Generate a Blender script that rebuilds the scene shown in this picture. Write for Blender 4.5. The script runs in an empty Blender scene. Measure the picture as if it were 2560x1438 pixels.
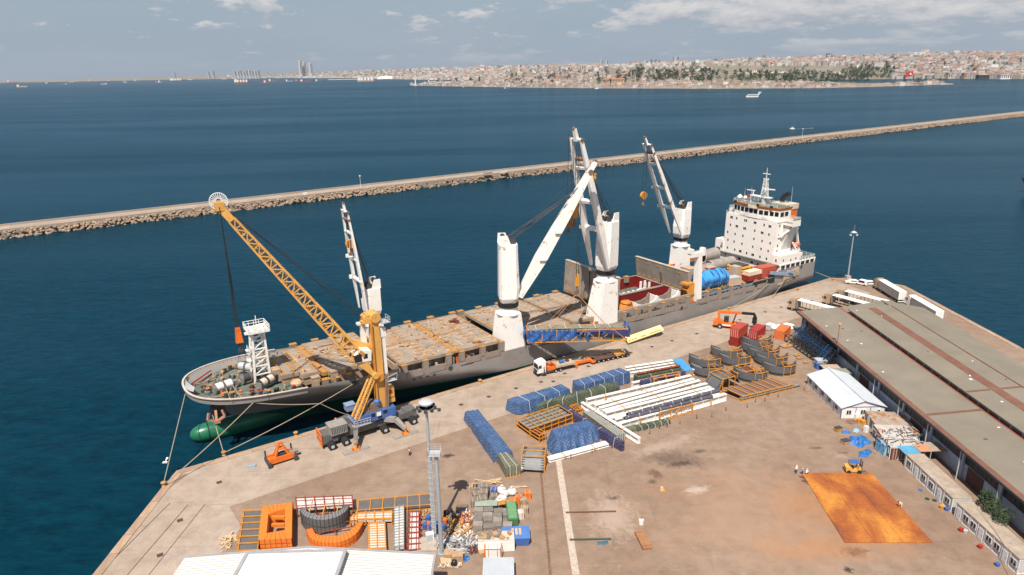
import bpy,bmesh,math,random
from math import sin,cos,pi,radians,sqrt,atan2
from mathutils import Vector,Matrix
import numpy as np
random.seed(7)
SC=bpy.context.scene
COL=SC.collection
F=1707.0;PITCH=math.atan(546/1707.0);ROLL=radians(1.06);CAMH=75.0
cr,sr,cp,sp=cos(ROLL),sin(ROLL),cos(PITCH),sin(PITCH)
cam_data=bpy.data.cameras.new('camera');cam=bpy.data.objects.new('camera',cam_data);COL.objects.link(cam)
cam_data.lens=F/2560*36;cam_data.sensor_width=36;cam_data.sensor_fit='HORIZONTAL'
cam_data.clip_start=0.5;cam_data.clip_end=90000
R_=Vector((cr,-sr*sp,-sr*cp));U_=Vector((sr,cr*sp,cr*cp));B_=Vector((0,-cp,sp))
mw=Matrix.Identity(4)
for i in range(3):mw[i][0],mw[i][1],mw[i][2]=R_[i],U_[i],B_[i]
mw[2][3]=CAMH
cam.matrix_world=mw
SC.camera=cam
SUN=Vector((-0.22,-0.975,0)).normalized()*cos(radians(57.6));SUN.z=sin(radians(57.6))
sd=bpy.data.lights.new('sun','SUN');sd.energy=5.0;sd.angle=radians(0.5);sd.color=(1.0,0.93,0.84)
so=bpy.data.objects.new('sun',sd);COL.objects.link(so)
so.rotation_euler=SUN.to_track_quat('Z','Y').to_euler();so.location=(0,-100,300)
SKY_STRENGTH=0.07
SC.view_settings.view_transform='Standard';SC.view_settings.look='None'
SC.view_settings.gamma=1;SC.view_settings.use_curve_mapping=False
SC.view_settings.exposure=0.38
SC.cycles.use_denoising=True
SC.cycles.max_bounces=6;SC.cycles.diffuse_bounces=3;SC.cycles.glossy_bounces=3
SC.cycles.volume_bounces=0;SC.cycles.transparent_max_bounces=12
SC.cycles.caustics_reflective=False;SC.cycles.caustics_refractive=False
SC.render.use_persistent_data=False
class NT:
 def __init__(s,tree):s.t=tree;s.n=tree.nodes;s.l=tree.links
 def add(s,typ,**kw):
  n=s.n.new(typ)
  for k,v in kw.items():setattr(n,k,v)
  return n
 def put(s,sock,v):
  if isinstance(v,bpy.types.NodeSocket):s.l.new(v,sock)
  else:sock.default_value=v
 def math(s,op,a,b=0.0,c=None,clamp=False):
  n=s.add('ShaderNodeMath',operation=op,use_clamp=clamp);s.put(n.inputs[0],a);s.put(n.inputs[1],b)
  if c is not None:s.put(n.inputs[2],c)
  return n.outputs[0]
 def noise(s,vec,scale,detail=4,rough=.55,dist=0,out='Fac'):
  n=s.add('ShaderNodeTexNoise');n.inputs['Scale'].default_value=scale
  n.inputs['Detail'].default_value=detail;n.inputs['Roughness'].default_value=rough
  n.inputs['Distortion'].default_value=dist;s.l.new(vec,n.inputs['Vector'])
  return n.outputs[out]
 def ramp(s,fac,stops,interp='LINEAR'):
  n=s.add('ShaderNodeValToRGB');n.color_ramp.interpolation=interp
  e=n.color_ramp.elements
  while len(e)<len(stops):e.new(0.5)
  for i,(p,c)in enumerate(stops):
   e[i].position=p;e[i].color=(c,c,c,1)if not hasattr(c,'__len__')else(*c[:3],1)
  s.l.new(fac,n.inputs[0]);return n.outputs[0]
 def mix(s,fac,a,b,mode='MIX'):
  n=s.add('ShaderNodeMix',data_type='RGBA',blend_type=mode)
  s.put(n.inputs[0],fac)
  for i,v in((6,a),(7,b)):
   if not isinstance(v,bpy.types.NodeSocket)and len(v)==3:v=(*v,1)
   s.put(n.inputs[i],v)
  return n.outputs[2]
 def mapping(s,vec,scale=(1,1,1),loc=(0,0,0),rot=(0,0,0)):
  n=s.add('ShaderNodeMapping');n.inputs['Scale'].default_value=scale
  n.inputs['Location'].default_value=loc;n.inputs['Rotation'].default_value=rot
  s.l.new(vec,n.inputs[0]);return n.outputs[0]
 def bump(s,h,strength=.3,dist=.1):
  n=s.add('ShaderNodeBump');n.inputs['Strength'].default_value=strength
  n.inputs['Distance'].default_value=dist;s.l.new(h,n.inputs['Height']);return n.outputs[0]
world=bpy.data.worlds.new('World');SC.world=world;world.use_nodes=True
nt=NT(world.node_tree);nt.n.clear()
sky=nt.add('ShaderNodeTexSky',sky_type='NISHITA',sun_disc=False)
sky.sun_elevation=radians(57.6);sky.sun_rotation=radians(192.7);sky.altitude=50
sky.air_density=1.2;sky.dust_density=1.0;sky.ozone_density=1.5
tc=nt.add('ShaderNodeTexCoord');gen=tc.outputs['Generated']
sx=nt.add('ShaderNodeSeparateXYZ');nt.l.new(gen,sx.inputs[0])
az=nt.math('ARCTAN2',sx.outputs[0],sx.outputs[1])
zz=nt.math('MAXIMUM',sx.outputs[2],0.0)
lz=nt.math('LOGARITHM',nt.math('ADD',zz,0.05),2.718)
def cvec(dz=0.0,sa=8.0,sz_=2.9):
 c=nt.add('ShaderNodeCombineXYZ')
 nt.put(c.inputs[0],nt.math('MULTIPLY',az,sa));nt.put(c.inputs[1],nt.math('MULTIPLY',nt.math('ADD',lz,dz),sz_))
 return c.outputs[0]
def cden(dz):
 a=nt.noise(cvec(dz),1.35,10,.68);b=nt.noise(cvec(dz,8,2.9),.42,3,.5)
 return nt.math('ADD',nt.math('MULTIPLY',a,.72),nt.math('MULTIPLY',b,.38))
d0=cden(0.0);d1=cden(0.09)
bias=nt.math('MULTIPLY',nt.math('SUBTRACT',az,0.05),0.10)
bias=nt.math('MINIMUM',nt.math('MAXIMUM',bias,-.06),.055)
hb=nt.math('MULTIPLY',nt.math('SUBTRACT',zz,.055),.7)
hb=nt.math('MINIMUM',nt.math('MAXIMUM',hb,-.06),.03)
dd=nt.math('ADD',nt.math('ADD',d0,bias),hb)
mask=nt.ramp(dd,[(0.555,0),(0.59,.6),(0.64,1)])
lit=nt.math('ADD',nt.math('MULTIPLY',nt.math('SUBTRACT',d0,d1),4.0),.5,clamp=True)
cloudc=nt.mix(lit,(4.5,4.8,5.5),(8.0,7.8,7.7))
veil=nt.math('MULTIPLY',nt.ramp(nt.math('ADD',nt.noise(cvec(0,5,3),.8,4,.5),bias),[(0.42,0),(0.75,.55)]),nt.ramp(zz,[(.1,1),(.35,.15)]))
hz=nt.ramp(zz,[(0.0,.92),(0.06,.85),(.14,.6),(.3,.2),(.6,.0)])
base=nt.mix(hz,sky.outputs[0],(3.55,4.45,5.6))
base=nt.mix(veil,base,(4.5,5.1,5.9))
cm=nt.math('MULTIPLY',mask,nt.ramp(zz,[(.01,.25),(.05,.9),(.2,.8),(.45,.35)]))
final=nt.mix(cm,base,cloudc)
bg=nt.add('ShaderNodeBackground');bg.inputs[1].default_value=SKY_STRENGTH;nt.l.new(final,bg.inputs[0])
wo=nt.add('ShaderNodeOutputWorld');nt.l.new(bg.outputs[0],wo.inputs[0])
def ray(px,py):
 x=(px-1280)/F;y=-(py-719)/F
 xr=x*cr+y*sr;yr=-x*sr+y*cr
 return Vector((xr,cp+yr*sp,-sp+yr*cp))
def G(px,py,z=0.0):
 d=ray(px,py);t=(z-CAMH)/d.z
 return Vector((d.x*t,d.y*t,z))
A0=radians(33.1);KT=0.02;Q0=Vector((-22.6,148.1,0))
SHIP_M=Matrix.Translation((Q0.x,Q0.y,60*sin(KT)))@Matrix.Rotation(A0,4,'Z')@Matrix.Rotation(KT,4,'Y')
SHIP_I=SHIP_M.inverted()
QM=Matrix.Translation(Q0)@Matrix.Rotation(A0,4,'Z')
def L(px,py,**kw):
 c=SHIP_I@Vector((0,0,CAMH));d=SHIP_I.to_3x3()@ray(px,py)
 (ax,v),=kw.items();i='xyz'.index(ax);k=(v-c[i])/d[i]
 return c+k*d
def YP(px,py,y):
 d=ray(px,py);k=y/d.y;return Vector((d.x*k,y,CAMH+k*d.z))
def up(p,px_,py_):
 d=ray(px_,py_);k=p.y/d.y;return CAMH+k*d.z
class MB:
 def __init__(s):s.v=[];s.f=[];s.m=[];s.c=[];s.cur=0;s.col=None
 def mi(s,i):s.cur=i;return s
 def add(s,vs,fs):
  b=len(s.v);s.v+=[tuple(v)for v in vs]
  for f in fs:s.f.append(tuple(b+i for i in f));s.m.append(s.cur);s.c.append(s.col)
  return s
 def box(s,c,d,rz=0,taper=1,mat=None):
  x,y,z=d[0]/2,d[1]/2,d[2]/2
  P=[(-x,-y,-z),(x,-y,-z),(x,y,-z),(-x,y,-z),(-x*taper,-y*taper,z),(x*taper,-y*taper,z),(x*taper,y*taper,z),(-x*taper,y*taper,z)]
  cz,sz=cos(rz),sin(rz)
  P=[(c[0]+a*cz-b*sz,c[1]+a*sz+b*cz,c[2]+e)for a,b,e in P]
  return s.add(P,[(0,3,2,1),(4,5,6,7),(0,1,5,4),(1,2,6,5),(2,3,7,6),(3,0,4,7)])
 def bb(s,x0,x1,y0,y1,z0,z1):return s.box(((x0+x1)/2,(y0+y1)/2,(z0+z1)/2),(abs(x1-x0),abs(y1-y0),abs(z1-z0)))
 def beam(s,a,b,w,h=None,w2=None,h2=None,up_=(0,0,1)):
  a=Vector(a);b=Vector(b);h=h or w;w2=w if w2 is None else w2;h2=h if h2 is None else h2
  d=(b-a).normalized();u=Vector(up_)
  if abs(d.dot(u))>.98:u=Vector((0,1,0))
  r=d.cross(u).normalized();u=r.cross(d)
  P=[a-r*w/2-u*h/2,a+r*w/2-u*h/2,a+r*w/2+u*h/2,a-r*w/2+u*h/2,b-r*w2/2-u*h2/2,b+r*w2/2-u*h2/2,b+r*w2/2+u*h2/2,b-r*w2/2+u*h2/2]
  return s.add(P,[(0,3,2,1),(4,5,6,7),(0,1,5,4),(1,2,6,5),(2,3,7,6),(3,0,4,7)])
 def tube(s,a,b,r,n=8,r2=None,cap=True):
  a=Vector(a);b=Vector(b);r2=r if r2 is None else r2
  d=(b-a).normalized();u=Vector((0,0,1))if abs(d.z)<.95 else Vector((0,1,0))
  e=d.cross(u).normalized();g=e.cross(d)
  P=[a+(e*cos(2*pi*i/n)+g*sin(2*pi*i/n))*r for i in range(n)]+[b+(e*cos(2*pi*i/n)+g*sin(2*pi*i/n))*r2 for i in range(n)]
  fs=[(i,(i+1)%n,n+(i+1)%n,n+i)for i in range(n)]
  if cap:fs+=[tuple(range(n))[::-1],tuple(range(n,2*n))]
  return s.add(P,fs)
 def path(s,pts,r,n=6):
  for a,b in zip(pts,pts[1:]):s.tube(a,b,r,n)
  return s
 def prism(s,poly,z0,z1):
  n=len(poly)
  P=[(p[0],p[1],z0)for p in poly]+[(p[0],p[1],z1)for p in poly]
  return s.add(P,[tuple(range(n))[::-1],tuple(range(n,2*n))]+[(i,(i+1)%n,n+(i+1)%n,n+i)for i in range(n)])
 def xz(s,poly,y0,y1):
  n=len(poly)
  P=[(p[0],y0,p[1])for p in poly]+[(p[0],y1,p[1])for p in poly]
  return s.add(P,[tuple(range(n)),tuple(range(n,2*n))[::-1]]+[(n+i,n+(i+1)%n,(i+1)%n,i)for i in range(n)])
 def yz(s,poly,x0,x1):
  n=len(poly)
  P=[(x0,p[0],p[1])for p in poly]+[(x1,p[0],p[1])for p in poly]
  return s.add(P,[tuple(range(n))[::-1],tuple(range(n,2*n))]+[(i,(i+1)%n,n+(i+1)%n,n+i)for i in range(n)])
 def lathe(s,c,prof,n=12,axis='z',caps=True):
  P=[];c=Vector(c)
  for r,h in prof:
   for i in range(n):
    a=2*pi*i/n
    q={'z':(r*cos(a),r*sin(a),h),'x':(h,r*cos(a),r*sin(a)),'y':(r*sin(a),h,r*cos(a))}[axis]
    P.append(c+Vector(q))
  fs=[]
  for k in range(len(prof)-1):
   for i in range(n):
    j=(i+1)%n;fs.append((k*n+i,k*n+j,(k+1)*n+j,(k+1)*n+i))
  if caps:fs+=[tuple(range(n))[::-1],tuple(range((len(prof)-1)*n,len(prof)*n))]
  return s.add(P,fs)
 def grid(s,fn,nu,nv):
  P=[fn(i/nu,j/nv)for j in range(nv+1)for i in range(nu+1)]
  return s.add(P,[(j*(nu+1)+i,j*(nu+1)+i+1,(j+1)*(nu+1)+i+1,(j+1)*(nu+1)+i)for j in range(nv)for i in range(nu)])
 def build(s,name,mats,parent=None,smooth=False,loc=None,kind=None,label=None):
  me=bpy.data.meshes.new(name)
  me.from_pydata(s.v,[],s.f)
  if not isinstance(mats,(list,tuple)):mats=[mats]
  for m in mats:me.materials.append(m)
  if len(mats)>1:me.polygons.foreach_set('material_index',s.m)
  if any(c is not None for c in s.c):
   ca=me.color_attributes.new('Col','FLOAT_COLOR','CORNER');arr=[]
   for f,c in zip(s.f,s.c):
    c=c or(.5,.5,.5);arr+=[c[0],c[1],c[2],1]*len(f)
   ca.data.foreach_set('color',arr)
  if smooth:me.polygons.foreach_set('use_smooth',[True]*len(me.polygons))
  me.validate();me.update()
  o=bpy.data.objects.new(name,me);COL.objects.link(o)
  if parent:o.parent=parent
  if loc is not None:o.location=loc
  if kind:o['kind']=kind
  if label:o['label']=label
  return o
def thing(name,label,cat,loc=(0,0,0),rz=0,group=None):
 o=bpy.data.objects.new(name,None);COL.objects.link(o);o.empty_display_size=.5
 o.location=loc;o.rotation_euler=(0,0,rz);o['label']=label;o['category']=cat
 if group:o['group']=group
 return o
def tag(o,label,cat,group=None):
 o['label']=label;o['category']=cat
 if group:o['group']=group
 return o
def part(name,mb,mats,parent,**k):return mb.build(name,mats,parent,**k)
def reuse(name,me,parent=None,loc=(0,0,0),rot=(0,0,0),sc=(1,1,1)):
 o=bpy.data.objects.new(name,me);COL.objects.link(o);o.parent=parent
 o.location=loc;o.rotation_euler=rot;o.scale=sc;return o
def dup(root,loc,rz=None,label=None,group=None,sc=None):
 r=root.copy();COL.objects.link(r);r.location=loc
 if rz is not None:r.rotation_euler=(0,0,rz)
 if sc:r.scale=sc
 if label:r['label']=label
 if group:r['group']=group
 for ch in list(root.children):
  c=ch.copy();COL.objects.link(c);c.parent=r
  for g in list(ch.children):
   d=g.copy();COL.objects.link(d);d.parent=c
 return r
def mat(name,col,rough=.6,metal=0.0,var=.18,vs=.6,rust=0.0,rs=.5,rcol=(.22,.075,.025),rcol2=(.42,.2,.06),streak=0.0,bump=0.0,bs=8,bd=.03,spec=.5,attr=False,dirt=0.0,rnd=0.0,soft=.06):
 m=bpy.data.materials.new(name);m.use_nodes=True;n=NT(m.node_tree);n.n.clear()
 out=n.add('ShaderNodeOutputMaterial');p=n.add('ShaderNodeBsdfPrincipled');n.l.new(p.outputs[0],out.inputs[0])
 t=n.add('ShaderNodeTexCoord').outputs['Object']
 c=(*col,1)
 if attr:
  a=n.add('ShaderNodeVertexColor',layer_name='Col');c=a.outputs[0]
 else:
  rgb=n.add('ShaderNodeRGB');rgb.outputs[0].default_value=c;c=rgb.outputs[0]
 if rnd:
  oi=n.add('ShaderNodeObjectInfo');h=n.add('ShaderNodeHueSaturation')
  n.put(h.inputs['Value'],n.math('ADD',n.math('MULTIPLY',oi.outputs['Random'],rnd),1-rnd/2));n.l.new(c,h.inputs['Color']);c=h.outputs[0]
 if var:
  v=n.noise(t,vs,6,.6);v2=n.ramp(v,[(.3,1-var),(.7,1+var*.4)])
  c=n.mix(1.0,c,v2,'MULTIPLY')
 if dirt:
  dn=n.noise(n.mapping(t,(1,1,.35)),vs*2.3,8,.65)
  c=n.mix(n.math('MULTIPLY',n.ramp(dn,[(.5,0),(.7,1)]),dirt),c,(.09,.065,.045))
 if rust:
  r=n.noise(t,rs,9,.68,.6);th=.66-.22*rust
  f=n.ramp(r,[(th,0),(th+soft,1)])
  r2=n.noise(t,rs*6,5,.6);rc=n.mix(n.ramp(r2,[(.35,0),(.65,1)]),rcol,rcol2)
  c=n.mix(n.math('MULTIPLY',f,.9),c,rc)
  if streak:
   st=n.noise(n.mapping(t,(2.2,2.2,.12)),1.0,6,.6)
   c=n.mix(n.math('MULTIPLY',n.ramp(st,[(.56,0),(.68,1)]),streak),c,rcol2)
 n.put(p.inputs['Base Color'],c)
 p.inputs['Roughness'].default_value=rough;p.inputs['Metallic'].default_value=metal
 p.inputs['Specular IOR Level'].default_value=spec
 if bump:n.l.new(n.bump(n.noise(t,bs,5,.6),bump,bd),p.inputs['Normal'])
 return m
MT=dict(white=mat('white_paint',(.80,.77,.72),.45,var=.07,rust=.0,dirt=.12),crane_white=mat('crane_white_paint',(.82,.79,.74),.45,var=.06,rust=.28,rs=.45,streak=.12),house_white=mat('superstructure_white',(.80,.75,.69),.5,var=.05,vs=.2,dirt=.05),hull=mat('hull_grey',(.25,.24,.23),.5,var=.2,vs=.15,rust=.2,rs=.3,streak=.2),grey=mat('grey_paint',(.22,.21,.20),.55,var=.15,rust=.2,rs=.6),green=mat('green_antifouling',(.004,.07,.038),.4,var=.25,vs=.2),deck=mat('deck_green',(.12,.15,.12),.75,var=.3,vs=.5,rust=.45,rs=.35,rcol=(.2,.1,.05),rcol2=(.3,.2,.12)),hatch=mat('hatch_rust',(.36,.285,.22),.85,var=.3,vs=.2,rust=.62,rs=.2,rcol=(.23,.11,.055),rcol2=(.38,.20,.09),bump=.25,bs=3,bd=.04,dirt=.3,soft=.16),hatch2=mat('hatch_grey',(.29,.245,.205),.8,var=.25,vs=.3,rust=.42,rs=.4,rcol=(.16,.06,.03),rcol2=(.38,.18,.05)),rustbar=mat('rusty_ochre',(.47,.23,.05),.8,var=.3,vs=1.2,rust=.5,rs=1.2,rcol=(.2,.07,.02)),red_in=mat('hold_red',(.21,.008,.007),.6,var=.25,vs=.15,dirt=.1),black=mat('black',(.012,.012,.013),.5,var=.1),dark=mat('dark_grey',(.05,.05,.052),.7,var=.2),rubber=mat('tyre',(.016,.016,.017),.85,var=.1),yellow=mat('crane_yellow',(.68,.36,.09),.45,var=.12,vs=.4,rust=.12,rs=.7,dirt=.15),ochre=mat('frame_ochre',(.60,.25,.035),.55,var=.2,vs=1.5,rust=.25,rs=2),orange=mat('orange_paint',(.72,.16,.018),.5,var=.2,vs=.6,rust=.15,rs=1.2,dirt=.1),orange2=mat('orange_hatch',(.62,.19,.02),.5,var=.15),blue=mat('blue_paint',(.05,.13,.38),.5,var=.2,vs=.8,dirt=.2),glass=mat('dark_glass',(.012,.016,.02),.12,var=0,spec=.6),steel=mat('steel',(.36,.36,.36),.45,.4,var=.2,vs=1),alu=mat('light_grey',(.45,.46,.47),.55,var=.12,vs=1),cable=mat('cable',(.02,.02,.022),.6,var=0),rope=mat('rope',(.33,.27,.2),.9,var=.15,vs=4),red=mat('red_paint',(.42,.03,.02),.5,var=.2),container=mat('container_red',(.24,.02,.014),.55,var=.2,vs=.8,rust=.1,rs=1.5),wood=mat('wood',(.42,.25,.13),.85,var=.35,vs=3),concrete=mat('concrete',(.42,.35,.29),.9,var=.2,vs=.8,bump=.2),)
WZ=-2.3
def water_mat():
 m=bpy.data.materials.new('sea_water');m.use_nodes=True;n=NT(m.node_tree);n.n.clear()
 out=n.add('ShaderNodeOutputMaterial');p=n.add('ShaderNodeBsdfDiffuse');gl_=n.add('ShaderNodeBsdfGlossy');mx=n.add('ShaderNodeMixShader');n.l.new(p.outputs[0],mx.inputs[1]);n.l.new(gl_.outputs[0],mx.inputs[2]);n.l.new(mx.outputs[0],out.inputs[0])
 t=n.add('ShaderNodeTexCoord').outputs['Object']
 w1=n.noise(n.mapping(t,(.55,1.1,1),rot=(0,0,.35)),.30,4,.6,.3)
 w2=n.noise(n.mapping(t,(.5,1.2,1),rot=(0,0,-.2)),.95,3,.55,.2)
 w3=n.noise(n.mapping(t,(.35,1.3,1),rot=(0,0,.15)),.055,3,.5)
 h=n.math('ADD',n.math('ADD',n.math('MULTIPLY',w1,1.0),n.math('MULTIPLY',w2,.35)),n.math('MULTIPLY',w3,1.3))
 cd=n.add('ShaderNodeCameraData')
 patch=n.noise(n.mapping(t,(.35,1.6,1),rot=(0,0,.12)),.0042,6,.6,.4)
 patch2=n.noise(n.mapping(t,(.12,1.0,1),rot=(0,0,.05)),.0016,5,.6,.3)
 pr=n.ramp(n.math('ADD',n.math('MULTIPLY',patch,.55),n.math('MULTIPLY',patch2,.45)),[(.36,0),(.66,1)])
 wave_c=n.ramp(n.math('ADD',n.math('MULTIPLY',w1,.6),n.math('MULTIPLY',w2,.4)),[(.36,(.0003,.012,.021)),(.66,(.0012,.034,.054))])
 c=n.mix(n.math('MULTIPLY',pr,.7),wave_c,(.006,.036,.062))
 foam=n.ramp(n.noise(n.mapping(t,(.25,1.5,1),rot=(0,0,.25)),.035,8,.7,.8),[(.66,0),(.74,.12)])
 c=n.mix(foam,c,(.14,.22,.27))
 n.put(p.inputs['Color'],c);gl_.inputs['Color'].default_value=(.55,.8,1,1);gl_.inputs['Roughness'].default_value=.16  # blue gloss tint paints in the reflection of the higher sky
 b=n.add('ShaderNodeBump');b.inputs['Distance'].default_value=.55;n.l.new(h,b.inputs['Height'])
 n.put(b.inputs['Strength'],.5);n.l.new(b.outputs[0],p.inputs['Normal']);n.l.new(b.outputs[0],gl_.inputs['Normal'])
 lw=n.add('ShaderNodeLayerWeight');lw.inputs[0].default_value=.5;n.l.new(b.outputs[0],lw.inputs['Normal']);fc=n.math('POWER',lw.outputs['Facing'],4.2);n.put(mx.inputs[0],n.math('MULTIPLY',fc,n.math('ADD',n.math('MULTIPLY',pr,.22),.22)))
 return m
mb=MB();R0=23500
ring=[(R0*cos(2*pi*i/96),R0*sin(2*pi*i/96))for i in range(96)]
mb.add([(x,y,0)for x,y in ring],[tuple(range(96))])
mb.build('sea',water_mat(),loc=(0,0,WZ),kind='structure')
quay_pts=[G(230,1438),G(405,1218),G(440,1177)]
edge=[QM@Vector((x,y,0))for x,y in((-53.5,-.1),(-34.6,-.1),(-23,0),(0,0),(80,0),(165.3,0))]
east=[G(2119,695.5),G(2141,702),G(2205,707),G(2240,711),G(2262,715),G(2280,724),G(2560,876)]
ex=139.0
poly=[Vector((-67,-160,0)),G(230,1438),G(405,1218),G(440,1178)]+edge+east[:-1]+[Vector((ex,172,0)),Vector((ex,-160,0))]
poly=[(p.x,p.y)for p in poly]
QPOLY=poly
def ground_mat(name,base,alt,stains=True,apron=False):
 m=bpy.data.materials.new(name);m.use_nodes=True;n=NT(m.node_tree);n.n.clear()
 out=n.add('ShaderNodeOutputMaterial');p=n.add('ShaderNodeBsdfPrincipled');n.l.new(p.outputs[0],out.inputs[0])
 t=n.add('ShaderNodeTexCoord').outputs['Object']
 a=n.noise(t,.035,8,.62,.5);c=n.mix(n.ramp(a,[(.35,0),(.65,1)]),base,alt)
 b=n.noise(t,.35,9,.65);c=n.mix(1,c,n.ramp(b,[(.28,.78),(.6,1.08)]),'MULTIPLY')
 f=n.noise(t,3.5,6,.7);c=n.mix(1,c,n.ramp(f,[(.3,.86),(.6,1.05)]),'MULTIPLY')
 s=n.noise(n.mapping(t,(.05,.9,1),rot=(0,0,-A0)),1.0,6,.7,.4)
 c=n.mix(n.ramp(s,[(.58,0),(.72,.45)]),c,(.15,.11,.085))
 s2=n.noise(n.mapping(t,(.7,.045,1),rot=(0,0,.1)),1.0,6,.7,.6)
 c=n.mix(n.ramp(s2,[(.6,0),(.74,.38)]),c,(.15,.105,.08))
 w=n.noise(t,.16,9,.75,1.0);c=n.mix(n.ramp(w,[(.60,0),(.70,.5)]),c,(.40,.32,.26))
 dk=n.noise(n.mapping(t,(1,1,1),(31,7,0)),.5,7,.72,.8);c=n.mix(n.ramp(dk,[(.66,0),(.74,.7)]),c,(.10,.07,.055))
 cr1=n.add('ShaderNodeTexVoronoi',feature='DISTANCE_TO_EDGE');n.l.new(n.mapping(t,(.06,.06,.06)),cr1.inputs['Vector']);cr1.inputs['Scale'].default_value=1.0
 if stains:
  for(px,py,rx,ry,ang,col,amt,nsc)in STAINS:
   q=G(px,py)
   v=n.mapping(t,(1/rx,1/ry,1),(0,0,0),(0,0,0))
   mp=n.add('ShaderNodeMapping',vector_type='TEXTURE');mp.inputs['Location'].default_value=(q.x,q.y,0)
   mp.inputs['Rotation'].default_value=(0,0,ang);mp.inputs['Scale'].default_value=(rx,ry,1);n.l.new(t,mp.inputs[0])
   ln=n.add('ShaderNodeVectorMath',operation='LENGTH');n.l.new(mp.outputs[0],ln.inputs[0])
   ns=n.noise(t,nsc,8,.68,1.2)
   d=n.math('ADD',ln.outputs['Value'],n.math('MULTIPLY',n.math('SUBTRACT',ns,.5),2.6))
   c=n.mix(n.math('MULTIPLY',n.ramp(d,[(.25,1),(1.0,0)]),amt),c,col)
 n.put(p.inputs['Base Color'],c);p.inputs['Roughness'].default_value=.9;p.inputs['Specular IOR Level'].default_value=.25
 n.l.new(n.bump(f,.25,.03),p.inputs['Normal'])
 return m
BLK=(.035,.026,.022);RST=(.42,.18,.06);GRY=(.26,.20,.17)
STAINS=[(1690,1150,8,3.6,-.2,(.11,.075,.06),.75,.45),(1700,1160,3.4,1.2,.2,BLK,.85,.8),(1640,1185,1.5,2.4,.4,BLK,.7,1.0),(1630,1205,1.3,1.1,0,BLK,.7,1.2),(1750,1128,1.8,.9,.3,BLK,.6,1.2),(1120,1140,1.6,1.0,.4,BLK,.95,1.6),(2135,1378,2.6,1.6,0,BLK,.9,1.0),(2120,1425,1.0,.8,0,BLK,.95,1.4),(1530,1245,1.6,.8,.2,BLK,.7,1.2),(1890,1290,24,20,0,(.36,.21,.13),.45,.12),(2060,1370,16,4,0,RST,.35,.3),(2100,1270,13,13,0,RST,.2,.25),(2010,1260,7,8,.1,RST,.25,.4),(1530,1290,5,8,.05,(.47,.37,.30),.5,.5),(1670,1110,10,2.4,.5,(.48,.38,.31),.35,.5),(1740,1225,3,1.5,.3,(.5,.42,.35),.6,.8),(2040,1120,1.6,.5,0,BLK,.6,1.2),(2110,1132,1.4,.5,0,BLK,.5,1.2),(820,1250,2.2,.7,0,(.12,.09,.07),.6,1.2),(730,1185,7,1.6,A0,(.55,.49,.43),.4,.6),(2030,790,9,3,.4,(.17,.125,.1),.5,.5)]
gm=ground_mat('yard_asphalt',(.235,.155,.108),(.285,.205,.150))
mb=MB().prism(poly,WZ-6,0);quay=mb.build('quay_ground',gm,kind='structure')
am=ground_mat('apron_concrete',(.33,.255,.195),(.385,.31,.25),stains=False)
ap=[QM@Vector((x,y,0))for x,y in((-53.0,-1.6),(165,-1.6),(161,-18.6),(-47.5,-18.6))]
ap=[ap[0],ap[1],ap[2],ap[3],G(603,1317),Vector((-55,40,0)),Vector((-55,-100,0)),Vector((-65.6,-100,0)),Vector((-65.6,90,0)),Vector((-66.2,112,0)),Vector((-64.5,117.6,0))]
n_=len(ap)
MB().add([(p.x,p.y,.004)for p in ap],[tuple(range(n_))]).build('apron_paving',am,kind='structure')
copm=mat('coping_stone',(.38,.26,.175),.85,var=.25,vs=.7,bump=.2,rnd=.25)
cop=MB().box((0,0,.06),(3.9,1.5,.12)).build('coping_stone',copm,quay);k=0
def coping(p,q):
 p=Vector(p);q=Vector(q);d=(q-p);ln=d.length;n2=max(1,int(ln/4));a=atan2(d.y,d.x)
 for i in range(n2):
  c=p+d*((i+.5)/n2);w=Vector((sin(a),-cos(a),0))*.85
  if(c+w-Vector((0,0,0))).y<60:continue
  o=reuse('coping_stone',cop.data,quay,(c.x+w.x,c.y+w.y,0),(0,0,a+random.uniform(-.004,.004)),(ln/n2/4.0,1,random.uniform(.8,1.25)))
pp=[Vector((x,y,0))for x,y in poly]
for a,b in zip(pp[:-2],pp[1:-1]):coping(a,b)
bpy.data.objects.remove(cop)
dc=MB().box((0,0,.012),(.95,.95,.024));dc.box((0,0,.03),(.8,.8,.014))
dcm=dc.build('drain_cover',mat('drain_iron',(.075,.055,.045),.8,var=.4,vs=4),quay);dcm.location=(0,0,0)
spots=[(1153,1012),(1222,992),(1290,971),(1353,955),(1383,954),(1412,934),(1471,916),(1577,882),(1630,867),(1680,852),(1742,834),(1788,818),(1850,800),(1913,780),(1953,768),(450,1301),(400,1388),(548,1206),(1500,895),(2090,735),(2030,752)]
for i,(px,py)in enumerate(spots):
 q=G(px,py)
 o=dcm if i==0 else reuse('drain_cover',dcm.data,quay)
 o.location=(q.x,q.y,0);o.rotation_euler=(0,0,A0)
stm=mat('rail_steel',(.14,.085,.055),.6,var=.3)
def strip(name,p,q,w,h,m,z=.006):
 a=G(*p);b=G(*q);mbb=MB().beam((a.x,a.y,z+h/2),(b.x,b.y,z+h/2),w,h);return mbb.build(name,m,kind='structure')
strip('track_rail',(425,1258),(245,1438),.12,.05,stm);strip('track_rail',(470,1262),(318,1438),.12,.05,stm)
strip('track_rail',(512,1262),(372,1438),.10,.05,stm)
strip('drain_channel',(1352,1180),(1376,1437),.42,.03,mat('channel_dirt',(.20,.11,.06),.9,var=.5,vs=2))
strip('painted_line',(1396,1150),(1440,1437),1.15,.006,mat('worn_line',(.50,.41,.33),.9,var=.3,vs=1.5))
BW_A=Vector((-259,338.6,0));BW_B=Vector((742.5,1008.7,0));bd=(BW_B-BW_A).normalized();bn=Vector((-bd.y,bd.x,0))
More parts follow.
